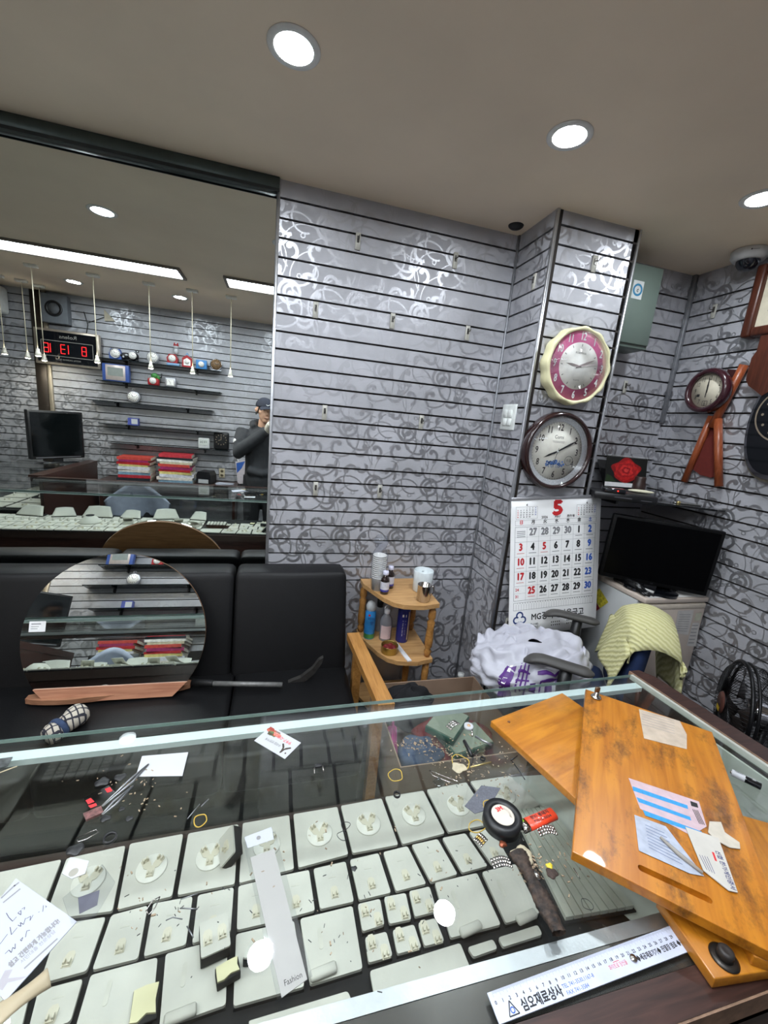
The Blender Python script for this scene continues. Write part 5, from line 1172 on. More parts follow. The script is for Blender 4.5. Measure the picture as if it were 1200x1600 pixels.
# brown paper strip under it
p0, p1 = pZ(-8, 1590, ZC), pZ(77, 1528, ZC)
t = thing('tape_strip', 'curled beige paper strip below the envelope', 'paper', (p0 + p1) / 2); dv = p1 - p0; nn = Vector((-dv.y, dv.x, 0)).normalized() * .013
MB().grid(lambda u, v: p0 + dv * u + nn * (v - .5) * 2 * (1 - .25 * math.sin(3 * u)) + Vector((0, 0, .001 + .006 * (1 - (2 * v - 1) ** 2) * (.4 + u) )), 12, 8, .0006).build('strip', mat('beige_paper', (164, 152, 126), .6, 0, .08, 14), t, True)
# zip bag
t, q = sheet('zip_bag', 'small clear zip bag holding a dark square chip', 'plastic bag', [(98, 1405), (160, 1352), (180, 1380), (150, 1432), (112, 1446)], glass('clear_film2', (246, 247, 248), 1.35, .2, .10), .002)
pr = Print(True); pr.poly([tq(t, 122, 1404), tq(t, 156, 1392), tq(t, 152, 1416), tq(t, 124, 1430)]); pr.build('chip', mat('dark_chip', (86, 86, 98), .5, 0, .2, 60), t, (0, 0, .0015))
t, q = sheet('bag_header', 'torn white hang tab with a round hole above the zip bag', 'tag', [(97, 1366), (110, 1340), (139, 1346), (133, 1366), (112, 1374)], WHT, .0008)
pr = Print(True); x, y = tq(t, 115, 1364); pr.disc(x, y, .006, 18); pr.build('hole', mat('hole_shadow', (150, 148, 138), .8), t, (0, 0, .001))
# blank card and business card
sheet('blank_card', 'plain white blank card on the glass near the sofa side', 'card', [(212, 1214), (285, 1213), (294, 1176), (222, 1182)], WHT, .0008)
t, q = sheet('business_card', 'white business card with red phone number, upside down on the glass', 'business card', [(470.3, 1161), (423.7, 1135), (397, 1157.7), (445, 1186.3)], WHT, .0006)
w_ = (q[1] - q[0]).length; h_ = (q[3] - q[0]).length; sy = -1 if q[3].y < 0 else 1
def bc(fx, fy): return q[0].x + (q[1].x - q[0].x) * fx + (q[3].x - q[0].x) * fy, q[0].y + (q[1].y - q[0].y) * fx + (q[3].y - q[0].y) * fy
pr = Print(True); x, y = bc(.47, .27); pr.text('997-0800', x, y, .012, w_ * .58); pr.build('phone_number', RED, t, (0, 0, .0008))
for i, (fx, fy, r, col) in enumerate(((.72, .2, .013, (128, 104, 96)), (.86, .2, .011, (176, 90, 70)), (.76, .3, .011, (92, 104, 66)), (.66, .24, .009, (226, 140, 126)), (.84, .36, .007, (70, 66, 46)), (.93, .12, .008, (150, 60, 50)))):
    pr = Print(True); x, y = bc(fx, fy); pr.poly([(x + r * (1 + .3 * math.sin(3 * a + i)) * math.cos(a), y + r * .7 * (1 + .3 * math.cos(2 * a)) * math.sin(a)) for a in [k_ * math.pi / 8 for k_ in range(16)]]); pr.build('photo_print', mat('food_print_%d' % i, col, .6, 0, .4, 300), t, (0, 0, .00066 + .00002 * i))
pr = Print(True); x, y = bc(.58, .62); pr.text('우리집 반찬가게', x, y, .0075, w_ * .46, .05)
x, y = bc(.22, .62); pr.text('人', x, y, .024, bold=.001); x, y = bc(.10, .78); pr.disc(x, y, .002, 6); pr.build('brush_lettering', mat('brush_brown', (54, 44, 34), .6), t, (0, 0, .0008))
# long white sleeve card
t, q = sheet('sleeve_card', 'long white card in a clear hanging sleeve', 'card', [(440, 1560), (480, 1531), (428, 1327), (391, 1341)], mat('cream_card', (182, 179, 172), .55, 0, .02, 10), .0010)
pr = Print(True); x, y = tq(t, 458, 1531); e = Vector(tq(t, 470, 1523)) - Vector(tq(t, 445, 1536)); pr.text('Fashion', x, y, .009, .022, math.atan2(e.y, e.x)); pr.build('lettering', INK, t, (0, 0, .0012))
m = MB(); m.prism([tq(t, *p) for p in [(434, 1566), (488, 1527), (430, 1300), (380, 1318)]], .0014, .0020); m.build('clear_sleeve', glass('sleeve_film', (248, 249, 250), 1.4, .03, .12), t)
pr = Print(True); pr.poly([tq(t, *p) for p in [(387, 1327), (428, 1313), (424, 1294), (382, 1310)]]); pr.build('hang_tab', PAPR, t, (0, 0, .0022))
pr = Print(True); x, y = tq(t, 404, 1311); pr.disc(x, y, .0035, 18); pr.build('tab_hole', mat('hole_grey', (130, 130, 130), .8), t, (0, 0, .0024))
# ruler
r0 = pZ(774.7, 1569, ZC); r1 = pZ(1048, 1466, ZC); dv = (r1 - r0); an = math.atan2(dv.y, dv.x)
t = thing('ruler', 'white thirty-centimetre ruler printed in Korean on the staff edge', 'ruler', (r0.x, r0.y, ZC + .0003), an)
MB().prism([(-.006, .011), (.310, .0115), (.310, -.019), (-.006, -.0175)], 0, .0016).build('blade', mat('ruler_white', (190, 196, 214), .4), t)
pr = Print(True)
for i in range(30): pr.text(str(i), i * .01, .0, .0052, bold=.0001)
for i in range(300): pr.line(i * .001, .0112, i * .001, .0112 - (.0060 if i % 10 == 0 else .0045 if i % 5 == 0 else .003), .00016)
pr.text('심오재료상사', .060, -.0105, .0125, .060, bold=.0004)
pr.frame(.0, 0, 0, 0, .0001) if 0 else None
for a, b in (((.010, -.015), (.024, -.015)), ((.024, -.015), (.017, -.002)), ((.017, -.002), (.010, -.015))): pr.line(*a, *b, .0013)
pr.build('black_print', INK, t, (0, 0, .0018))
pr = Print(True); pr.text('TEL 741-3530,1167-8', .118, -.0075, .0058, .050).text('FAX 741-3584', .112, -.0142, .0058, .034); pr.ring(.017, -.0105, .0032, .002, 16); pr.build('blue_print', BLUE, t, (0, 0, .0018))
pr = Print(True); pr.text('화이트로 당신을', .185, -.0072, .0058, .030).line(.180, -.0030, .190, -.0030, .0006); pr.build('red_print', RED, t, (0, 0, .0018))
pr = Print(True); pr.text('◆세공재료기기◆ 진열장 염료 ◆진열', .262, -.0085, .0072, .090, bold=.0002); pr.build('slogan_print', INK, t, (0, 0, .0018))
p = pZ(989, 1500, ZC)
t = thing('button_cell', 'silver button cell battery lying on the ruler', 'battery', (p.x, p.y, ZC + .0020)); MB().lathe([(0, 0), (.0045, 0), (.0048, .0004), (.0048, .002), (.0040, .0028), (0, .0030)], 24, cap=False).build('cell', STL, t)
# ------------------------------------------------------------------ wooden boards
BRD = wood('orange_varnished_board', (162, 95, 16), (190, 122, 30), .32, 1, 5, .85, .25); BRD2 = wood('orange_board_plain', (162, 97, 18), (190, 124, 32), .35, 1, 5, .3, .2)
BEDGE = wood('board_edge', (150, 98, 44), (176, 122, 66), .5, 0, 6)
def board(label, pts, zt, h, m_, z_ref=None):
    q = zq(pts, zt); c = sum(q, Vector()) / 4; e = q[1] - q[0]; a = math.atan2(e.y, e.x)
    w = ((q[1] - q[0]).length + (q[2] - q[3]).length) / 2; d = ((q[3] - q[0]).length + (q[2] - q[1]).length) / 2
    t = thing('wooden_board', label, 'board', (c.x, c.y, zt - h), a, 'orange wooden boards')
    m = MB(); m.box(-w / 2, w / 2, -d / 2, d / 2, 0, h, .002, 2); m.build('plank', m_, t); return t, w, d
z1, z2, z3, z4 = ZC + .0165, ZC + .0175, ZC + .0345, ZC + .052
def par(a, b, d, z): A_, B_, D_ = pZ(*a, z), pZ(*b, z), pZ(*d, z); return A_, B_, D_
def boardw(label, A_, B_, D_, h, m_):
    e = B_ - A_; a = math.atan2(e.y, e.x); f = D_ - A_; nn = Vector((-e.y, e.x, 0)).normalized(); dd = f.dot(nn); c = A_ + e / 2 + nn * dd / 2
    t = thing('wooden_board', label, 'board', (c.x, c.y, A_.z - h), a, 'orange wooden boards'); MB().box(-e.length / 2, e.length / 2, -abs(dd) / 2, abs(dd) / 2, 0, h, .0015, 2).build('plank', m_, t); return t
# left board
A_, B_, D_ = par((767, 1126), (902, 1250), (878, 1082), z1); boardw('orange wooden board at the bottom left of the pile', A_, A_ + (B_ - A_) * 1.35, D_, .0160, BRD2)
# bottom board with the black knob
A_ = pZ(1117, 1530, z2); B_ = pZ(1200, 1517, z2); D_ = pZ(1034, 1402, z2); e = (B_ - A_).normalized(); tb = boardw('orange wooden board with a black knob, lowest at the right', A_, A_ + e * .30, D_, .0170, BRD2)
# third board between them
A_ = pZ(1180, 1492, z3); B_ = A_ + Vector((.27, .03, 0)); D_ = pZ(1030, 1385, z3); t3 = boardw('orange wooden board sandwiched under the topmost one', pZ(1178, 1494, z3), pZ(1178, 1494, z3) + Vector((.17, -.10, 0)), pZ(1178, 1494, z3) + Vector((.10, .17, 0)) * 1.3, .0165, BRD2)
# topmost
q = zq([(904, 1335), (1275, 1523), (1098, 1136), (909, 1077)], z4); c = sum(q, Vector()) / 4; e = q[1] - q[0]; a = math.atan2(e.y, e.x)
w = ((q[1] - q[0]).length + (q[2] - q[3]).length) / 2; d = ((q[3] - q[0]).length + (q[2] - q[1]).length) / 2
t = thing('wooden_board', 'stained orange wooden board with torn papers, topmost of the pile', 'board', (c.x, c.y, z4 - .0165), a, 'orange wooden boards')
Ti = parent_matrix(t).inverted(); T0, T1 = Ti @ pZ(1003, 1357, z4), Ti @ pZ(1106, 1405, z4)
def sl(p): return (p.x, p.y)
e = (T1 - T0).normalized(); n_ = Vector((-e.y, e.x, 0)); slot = []
for k_ in range(13): an = math.pi / 2 + math.pi * k_ / 12; slot.append(T0 + (e * math.cos(an) + n_ * math.sin(an)) * .0055)
for k_ in range(13): an = -math.pi / 2 + math.pi * k_ / 12; slot.append(T1 + (e * math.cos(an) + n_ * math.sin(an)) * .0055)
# plank with a finger slot cut through it: boolean
pl = MB().box(-w / 2, w / 2, -d / 2, d / 2, 0, .0165, .0015, 2).build('plank', BRD, t)
cut = MB().prism([sl(p) for p in slot], .006, .03).build('cutter', BRD, t)
bpy.context.view_layer.update()
md = pl.modifiers.new('slot', 'BOOLEAN'); md.object = cut; md.operation = 'DIFFERENCE'; md.solver = 'EXACT'
bpy.context.view_layer.update()
me = bpy.data.meshes.new_from_object(pl.evaluated_get(bpy.context.evaluated_depsgraph_get())); pl.modifiers.clear(); pl.data = me; me.polygons.foreach_set('use_smooth', [False] * len(me.polygons)); bpy.data.objects.remove(cut)
TB = t
def bpaper(nm, label, pts, m_, h=.0005, dz=.0003, cat='paper'):
    q = zq(pts, z4); c = sum(q, Vector()) / len(q); e = q[1] - q[0]
    t = thing(nm, label, cat, (c.x, c.y, z4 + dz), math.atan2(e.y, e.x)); Ti = parent_matrix(t).inverted(); MB().prism([sl(Ti @ p) for p in q], 0, h).build('sheet', m_, t); return t
t = bpaper('torn_label', 'torn white label of numbers at the far end of the top board', [(1006, 1154), (998, 1108), (1062, 1127), (1073, 1148), (1073, 1171)], mat('stained_paper', (184, 168, 150), .7, 0, .15, 40))
pr = Print(True)
for k_ in range(6):
    a0, a1 = tq(t, 1003, 1112 + 4 * k_, z4), tq(t, 1054, 1127 + 4 * k_, z4); pr.line(*a0, *a1, .0013)
pr.build('number_print', GREYINK, t, (0, 0, .0007))
t = bpaper('banded_label', 'pink and blue banded price label on the top board', [(1000, 1264), (982, 1216), (1092, 1253), (1104, 1292), (1080, 1306)], mat('pink_paper', (190, 166, 172), .6, 0, .1, 60))
for (a, b, c_, d_) in (((988, 1229), (1074, 1259), (1075, 1265), (989, 1236)), ((994, 1246), (1078, 1277), (1080, 1283), (998, 1254)), ((1004, 1266), (1096, 1300), (1098, 1306), (1008, 1275))):
    pr = Print(True); pr.poly([tq(t, *p, z4) for p in (a, b, c_, d_)]); pr.build('blue_band', mat('cyan_band', (50, 140, 196), .6, 0, .15, 200), t, (0, 0, .0007))
pr = Print(True); pr.poly([tq(t, *p, z4) for p in ((1078, 1252), (1089, 1256), (1091, 1263), (1080, 1260))])
for k_ in range(4): pr.line(*tq(t, 1082 + 2.5 * k_, 1265 + .6 * k_, z4), *tq(t, 1093 + 2.5 * k_, 1288 + .6 * k_, z4), .0012)
pr.build('black_print', INK, t, (0, 0, .0008))
t = bpaper('torn_label', 'torn bluish table label under the folded leaflet', [(998, 1330), (991, 1274), (1040, 1292), (1100, 1370), (1078, 1366)], mat('bluish_paper', (164, 170, 184), .6, 0, .15, 70), dz=.0009)
pr = Print(True)
for k_ in range(8): pr.line(*tq(t, 1008 + k_ * .8, 1290 + 5 * k_, z4), *tq(t, 1038 + 4 * k_, 1303 + 7 * k_, z4), .0012)
pr.build('table_print', mat('slate_ink', (96, 108, 136), .6), t, (0, 0, .0008))
t = bpaper('leaflet', 'folded white leaflet with blue Korean lettering on the top board', [(1098, 1362), (1070, 1294), (1122, 1312), (1152, 1397), (1138, 1394)], mat('leaflet_paper', (186, 182, 174), .6, 0, .06, 30), .0012, .002)
pr = Print(True); a0, a1 = tq(t, 1122, 1338, z4), tq(t, 1142, 1386, z4); pr.text('신협 한가게인증서', (a0[0] + a1[0]) / 2, (a0[1] + a1[1]) / 2, .0085, .062, math.atan2(a1[1] - a0[1], a1[0] - a0[0]), .0002)
for k_ in range(4): pr.line(*tq(t, 1092 + 4 * k_, 1338 + 1 * k_, z4), *tq(t, 1104 + 4 * k_, 1362 + 2 * k_, z4), .0008)
pr.build('blue_lettering', mat('navy_print', (46, 54, 104), .6), t, (0, 0, .0014))
pr = Print(True); pr.line(*tq(t, 1113, 1334, z4), *tq(t, 1118, 1348, z4), .003); pr.build('red_mark', RED, t, (0, 0, .0014))
t = bpaper('torn_scrap', 'torn cream scrap curling beside the leaflet', [(1106, 1302), (1108, 1285), (1126, 1286), (1132, 1302), (1155, 1318), (1156, 1328), (1140, 1326), (1118, 1314)], mat('scrap_paper', (188, 180, 166), .7, 0, .1, 60), .0012, .0012)
t = thing('folded_roll', 'rolled grey edge of a torn label on the top board', 'paper', pZ(1065, 1340, z4)); MB().tube([pZ(1032, 1308, z4 + .004), pZ(1060, 1334, z4 + .004), pZ(1098, 1364, z4 + .004)], [.002, .0035, .0025], 8).build('roll', mat('roll_grey', (150, 144, 136), .6), t, True)
# screws and knobs on the boards
p = pZ(931, 1090, z4)
t = thing('brass_fitting', 'tarnished clamp screw on the far corner of the top board', 'fitting', (p.x, p.y, z4 + .0002)); OLD = mat('tarnished_brass', (120, 98, 78), .35, .8, .2, 40)
MB().lathe([(0, 0), (.012, 0), (.013, .002), (.011, .005), (.006, .006), (.006, .016), (0, .016)], 24, cap=False).build('base', STL, t); MB().box(-.007, .006, -.003, .003, .0162, .030, .001, 1).build('wing', OLD, t)
p = pZ(1131, 1497, z2)
t = thing('board_knob', 'black rubber knob with steel washer on the lowest board', 'knob', (p.x, p.y, z2 + .0002))
MB().lathe([(0, 0), (.017, 0), (.0175, .0012), (.014, .003), (.010, .003), (0, .003)], 30, cap=False).build('washer', mat('dark_steel', (70, 66, 62), .35, .8), t); MB().at((0, 0, .0031)).lathe([(0, 0), (.010, 0), (.0095, .010), (.007, .012), (.003, .0105), (0, .0105)], 20, cap=False).build('knob', mat('knob_black', (52, 48, 46), .5, .3), t)
for u, v, l in ((795, 1128, 'left'), ):
    p = pZ(u, v, z1); t = thing('screw_plug', 'small brown screw plug in the left wooden board', 'screw', (p.x, p.y, z1 + .0001)); MB().lathe([(0, 0), (.0035, 0), (.0035, .0008), (0, .0012)], 14, cap=False).build('head', mat('plug_brown', (110, 62, 26), .5), t)
# ------------------------------------------------------------------ tape, lighter, battery and workshop bits
p = pZ(783, 1288, ZC)
t = thing('tape_roll', 'black electrical tape roll with red-lettered core label', 'tape', (p.x, p.y, ZC + .0004), .2)
TAPE = mat('black_vinyl_tape', (22, 23, 25), .4, 0, .1, 30)
MB().ring(.034, .0205, 0, .021, 48).build('tape', TAPE, t); MB().ring(.0203, .0165, 0, .0208, 40).build('core', mat('core_cream', (206, 196, 182), .6), t)
pr = Print(True); n = 30; pr.poly([((.0200 if i < 22 else .012) * math.cos(2 * math.pi * i / n + 1), (.0200 if i < 22 else .012) * math.sin(2 * math.pi * i / n + 1)) for i in range(n)]); pr.build('label', mat('core_cream', (206, 196, 182), .6), t, (0, 0, .0212))
pr = Print(True); pr.text('3M', .001, .011, .011, bold=.0006); pr.build('lettering', RED, t, (0, 0, .0214))
q = zq([(812, 1298), (866, 1275)]); e = q[1] - q[0]; an = math.atan2(e.y, e.x); c = (q[0] + q[1]) / 2
t = thing('lighter', 'red disposable lighter with black lettering and green button', 'lighter', (c.x, c.y, ZC + .0004), an)
ov = [(.0115 * math.copysign(abs(math.cos(a)) ** .6, math.cos(a)), .0062 * math.sin(a) + .0062) for a in [2 * math.pi * i / 24 for i in range(24)]]
def ovx(m, x0, x1): n = len(ov); m._add([(x0, a, b) for a, b in ov] + [(x1, a, b) for a, b in ov], [list(range(n)), list(range(n, 2 * n))] + [(i, (i + 1) % n, n + (i + 1) % n, n + i) for i in range(n)], True); return m
ovx(MB(), -.026, .038).build('body', mat('lighter_red', (232, 70, 40), .3, 0, .02, 10, coat=.4), t); ovx(MB(), -.0405, -.0262).build('hood', STL, t); MB().box(-.0405, -.030, .003, .011, .0105, .0135, .002, 1).build('button', mat('lime_plastic', (140, 196, 40), .4), t)
pr = Print(True); pr.text('정비 똥돼지', .006, .0035, .0078, .042, bold=.0002).text('77010-5034', .006, -.0045, .0064, .040, bold=.0002); pr.build('lettering', INK, t, (0, 0, .01265))
q = zq([(1141, 1211), (1188, 1234)]); e = (q[1] - q[0]).normalized(); c = (q[0] + q[1]) / 2; an = math.atan2(e.y, e.x)
t = thing('battery', 'white and black AA battery on the glass at the right', 'battery', (c.x, c.y, ZC + .0075), an)
MB().lathe([(0, -.0245), (.0070, -.0245), (.0072, -.024), (.0072, -.002)], 20, 'X', False).build('white_half', WHT, t); MB().lathe([(.0072, -.002), (.0072, .024), (.0068, .0248), (0, .0248)], 20, 'X', False).build('black_half', BLKG, t)
MB().lathe([(0, -.0268), (.0027, -.0268), (.0027, -.0246)], 12, 'X', False).build('terminal', STL, t)
pr = Print(True); pr.text('cyber', -.0135, 0, .006, .014); pr.build('lettering', INK, t, (0, 0, .0074)); pr = Print(True); pr.text('AA', .012, -.001, .005).line(.0, .003, .022, .002, .0006); pr.build('white_lettering', WHITEINK, t, (0, 0, .0074))
# burnt strap
pts = [(806, 1336), (818, 1356), (832, 1385), (848, 1415), (864, 1446), (872, 1464)]
t = thing('burnt_strap', 'long charred black strap lying across the glass', 'strap', pZ(835, 1390, ZC))
q = zq(pts); m = MB()
rn = random.Random(11)
def sf(u, v):
    s = u * (len(q) - 1); i = min(int(s), len(q) - 2); f = s - i; p = q[i] * (1 - f) + q[i + 1] * f; d_ = (q[i + 1] - q[i]).normalized(); n_ = Vector((-d_.y, d_.x, 0))
    w = .0125 + .003 * math.sin(11 * u + 1) + .0025 * noise.noise(Vector((u * 30, v * 5, 2))); a = v * 2 * math.pi
    return p + n_ * math.cos(a) * w + Vector((0, 0, .0062 + .0055 * math.sin(a) + (.003 * rn.random() if math.sin(a) > 0 else 0)))
m.grid(sf, 60, 12); m.build('strap', mat('charred_leather', (50, 38, 30), .7, 0, .95, 110, .8, 200), t, True)
# crumbs and swarf: nobody could count them
m = MB(); rn = random.Random(21)
for (u, v, su, sv, n) in ((655, 1165, 35, 10, 90), (720, 1185, 50, 30, 140), (830, 1355, 18, 14, 90), (200, 1240, 60, 30, 50), (760, 1215, 60, 40, 60), (560, 1330, 160, 60, 16), (880, 1340, 40, 50, 40), (250, 1400, 60, 60, 16), (500, 1420, 160, 90, 20)):
    for k_ in range(n):
        p = pZ(rn.gauss(u, su * .6), rn.gauss(v, sv * .6), ZC); s = .0005 + .0013 * rn.random(); m.at((p.x, p.y, ZC + .0003), (0, 0, rn.random() * 6)); m.box(-s * (1 + 2 * rn.random()), s, -s * .6, s * .6, 0, s * .8)
m.at(); o = m.build('swarf', mat('swarf_mix', (150, 132, 108), .6, .2, .9, 900)); o['kind'] = 'stuff'; tag(o, 'fine crumbs and metal shavings scattered over the glass', 'debris')
m = MB()
for (u, v, su, sv, n) in ((500, 1420, 200, 80, 34), (250, 1440, 70, 60, 14), (740, 1340, 60, 60, 16)):
    for k_ in range(n):
        p = pZ(rn.gauss(u, su * .6), rn.gauss(v, sv * .6), ZC); m.at((p.x, p.y, ZC + .0003), (0, 0, rn.random() * 6)); l = .0006 + .0026 * rn.random(); m.box(-l, l, -.0004, .0004, 0, .0006)
m.at(); o = m.build('black_filings', BLKP); o['kind'] = 'stuff'; tag(o, 'tiny black filings scattered over the glass', 'debris')
# rubber bands
RB = mat('amber_rubber', (186, 156, 60), .5)
def band(u, v, r, l, sx=1., z=.0012, m_=RB, w=.0009, tw=0):
    p = pZ(u, v, ZC); t = thing('rubber_band', l, 'rubber band', (p.x, p.y, ZC + .0004), random.random() * 3, 'rubber bands')
    MB().tube([(r * (1 + .12 * math.sin(2 * a + u)) * math.cos(a) * sx, r * (1 + .1 * math.cos(3 * a)) * (math.sin(a) if not tw else math.sin(2 * a) * .55), z + (tw * .001 * math.cos(a))) for a in [2 * math.pi * i / 28 for i in range(28)]], w, 6, True).build('band', m_, t)
band(618, 1212, .014, 'amber rubber band alone on the dark part of the glass'); band(313, 1283, .011, 'small amber rubber band above the white pads at the left'); band(719, 1192, .019, 'amber rubber band around the beige pebble'); band(771, 1264, .018, 'amber rubber band beside the tape roll, upper loop'); band(745, 1292, .016, 'amber rubber band beside the tape roll, lower loop', .7)
band(537, 1299, .015, 'thin black twisted band over the pad joint', 1., .0012, BLKP, .0005, 1); band(668, 1094, .012, 'thin dark loop over the front aluminium strip', 1., .0012, BLKP, .0005); band(917, 1414, .008, 'thin dark loop on the ridged tray', 1., .0012, BLKP, .0004)
def smallring(u, v, r, l): p = pZ(u, v, ZC); t = thing('watch_part', l, 'watch part', (p.x, p.y, ZC + .0003)); MB().ring(r, r * .72, 0, .004, 24).build('ring', BLKP, t)
smallring(620, 1243, .0068, 'black ring lying over the front-row pad joint'); smallring(754, 1187, .0058, 'black ring beside the watch tools'); smallring(172, 1311, .010, 'dark brown ring on the left of the glass')
def rod(name, label, cat, pts, r, m_, z=.002):
    q = [pZ(u, v, ZC) + Vector((0, 0, z)) for u, v in pts]; t = thing(name, label, cat, (q[0] + q[-1]) / 2); t.location.z = ZC; MB().tube(q, r, 6).build('shaft', m_, t, True); return t
GRS = mat('tool_grey_steel', (140, 142, 144), .3, .8, .1, 20)
rod('pencil', 'dark pencil pointing across the tools at the front of the glass', 'pencil', [(725, 1160), (737, 1184)], .0040, BLKP, .0042)
rod('brass_rod', 'short brass rod beside the beige pebble', 'rod', [(735, 1200), (767, 1192)], .0016, mat('brass', (196, 178, 120), .3, .8))
rod('watch_hand', 'black watch hand with a ring end beside the wooden board', 'watch part', [(800, 1190), (812, 1206), (820, 1219)], .0010, BLKP, .0013); rod('watch_hand', 'black watch hand pointing up beside the rings', 'watch part', [(736, 1196), (740, 1180), (745, 1174)], .0014, BLKP, .0016)
rod('watch_hand', 'short black watch hand near the left board edge', 'watch part', [(798, 1189), (808, 1182)], .0016, BLKP, .0018)
rod('steel_pin', 'bright steel pin left of the amber band', 'pin', [(293, 1280), (312, 1257)], .0008, GRS, .001); rod('steel_pin', 'bright steel pin next to the small amber band', 'pin', [(314, 1261), (326, 1249)], .0008, GRS, .001)
rod('steel_pin', 'white stick at the left edge of the glass', 'pin', [(0, 1208), (27, 1198)], .0010, mat('cream_stick', (206, 192, 160), .5), .0012); rod('steel_pin', 'thin steel pin on the single-clip pads at the left', 'pin', [(282, 1406), (309, 1397)], .0007, GRS, .0009); rod('steel_pin', 'dark steel pin lying across the pad joint', 'pin', [(281, 1420), (309, 1421)], .0008, GRS, .001)
rod('steel_pin', 'bent steel wire on the lower left pad', 'pin', [(259, 1439), (270, 1434), (285, 1437)], .0007, GRS, .0009); rod('steel_pin', 'bent dark pin left of the two-clip box', 'pin', [(292, 1448), (298, 1458), (302, 1466)], .0008, GRS, .001)
# tweezers and packs at the left
for (a, b, c_), l in (((( 232, 1196), (205, 1222), (160, 1262)), 'steel tweezers by the blank card, long pair'), (((208, 1230), (180, 1256), (160, 1275)), 'steel tweezers by the blister pack, short pair')):
    t = thing('tweezers', l, 'tweezers', pZ(*b, ZC)); 
    for s in (-1, 1): q = [pZ(*p, ZC) for p in (a, b, c_)]; n_ = Vector((-(q[2] - q[0]).y, (q[2] - q[0]).x, 0)).normalized(); MB().tube([q[0] + Vector((0, 0, .003)), q[1] + n_ * .004 * s + Vector((0, 0, .003)), q[2] + n_ * .001 * s + Vector((0, 0, .003))], [.0016, .0022, .0012], 6).build('arm', GRS, t, True)
t, q = sheet('blister_pack', 'clear blister pack with red print among the tweezers', 'pack', [(142, 1266), (130, 1250), (170, 1230), (180, 1240)], glass('pack_film', (220, 222, 226), 1.5, .1, .3), .004)
for pts in ([(134, 1254), (142, 1250), (148, 1256), (138, 1260)], [(164, 1236), (172, 1233), (176, 1239), (168, 1242)], [(138, 1262), (150, 1258), (152, 1262), (142, 1266)]):
    pr = Print(True); pr.poly([tq(t, *p) for p in pts]); pr.build('red_print', RED, t, (0, 0, .0042))
t, q = sheet('bead_pack', 'clear pack of dark red beads below the tweezers', 'pack', [(135, 1284), (130, 1274), (158, 1262), (162, 1272)], mat('dark_red_pack', (104, 70, 68), .4, 0, .6, 200), .004)
def lumpz(name, label, cat, u, v, r, m_, h=.4, seed=1):
    p = pZ(u, v, ZC); t = thing(name, label, cat, (p.x, p.y, ZC + .0003)); f = lambda a, e: 1 + .12 * math.sin(3 * a + seed) + .10 * math.cos(5 * a + 2 * e + seed)
    MB().grid(lambda x, y: (r * f(2 * math.pi * x, y) * math.cos(2 * math.pi * x) * math.cos((y - .5) * 3.1), r * .8 * f(2 * math.pi * x, y) * math.sin(2 * math.pi * x) * math.cos((y - .5) * 3.1), r * h * (1 + math.sin((y - .5) * 3.1))), 20, 10).build('body', m_, t); return t
BEI = mat('beige_wax', (176, 166, 140), .6, 0, .15, 90, .2, 200)
lumpz('wax_pebble', 'flat beige wax pebble among the watch tools', 'wax', 717, 1201, .016, BEI, .12, 2); lumpz('wax_pebble', 'beige wax lump on the burnt strap', 'wax', 815, 1340, .019, BEI, .25, 5)
for u, v, r, l in ((188, 1216, .010, 'black foam crumb above the blister pack'), (160, 1224, .012, 'crumpled black strap end left of the blank card'), (202, 1280, .006, 'dark metal nut right of the bead pack'), (190, 1265, .005, 'grey round bead right of the bead pack'), (165, 1280, .008, 'black watch strap loop below the bead pack'), (118, 1330, .012, 'black rubber piece at the corner of the left pads'), (553, 1358, .005, 'small black square chip on the single-clip pads')):
    lumpz('workshop_scrap', l, 'scrap', u, v, r, TAPE, .22, u)
lumpz('foil_scrap', 'crumpled silver foil on the burnt strap', 'foil', 835, 1370, .010, STL, .3, 4); lumpz('yellow_scrap', 'yellow plastic scrap beside the burnt strap', 'scrap', 858, 1355, .006, mat('yellow_scrap', (206, 186, 50), .5), .4, 6); lumpz('dark_tangle', 'tangle of dark threads beside the yellow scrap', 'scrap', 862, 1367, .010, mat('dark_thread', (60, 46, 40), .8, 0, .6, 300), .3, 8)
lumpz('copper_scrap', 'copper-coloured wire scrap at the end of the tape roll', 'scrap', 785, 1322, .007, mat('copper', (150, 84, 60), .35, .7), .5, 9)
t, q = sheet('sandpaper', 'grey triangular scrap of sandpaper behind the tape roll', 'sandpaper', [(726, 1260), (752, 1228), (782, 1232), (762, 1266), (742, 1272)], mat('grey_sandpaper', (92, 94, 102), .9, 0, .2, 300), .001)
# watch bracelets
def links(u0, v0, u1, v1, n, l, w=.008, arc=.006, gold=False):
    a, b = pZ(u0, v0, ZC), pZ(u1, v1, ZC); e = b - a; an = math.atan2(e.y, e.x); t = thing('watch_bracelet', l, 'bracelet', (a + b) / 2, an, 'bracelet pieces'); L_ = e.length
    for i in range(n):
        f = (i + .5) / n
        for j in range(3): MB().at((-L_ / 2 + L_ * f, (j - 1) * w * .7, .002 + arc * math.sin(math.pi * f))).box(-L_ / n * .46, L_ / n * .46, -w * .32, w * .32, -.0012, .0012, .0006, 1).build('link', (mat('gold_link', (206, 168, 96), .25, .9) if (gold and j == 1) else STL), t)
links(840, 1302, 868, 1300, 7, 'steel bracelet piece beside the lighter'); links(768, 1352, 798, 1350, 8, 'steel bracelet piece at the burnt strap'); links(744, 1308, 757, 1320, 5, 'two-tone bracelet piece on the white pads', .010, .002, True); links(700, 1140, 714, 1130, 5, 'steel bracelet piece at the front edge')
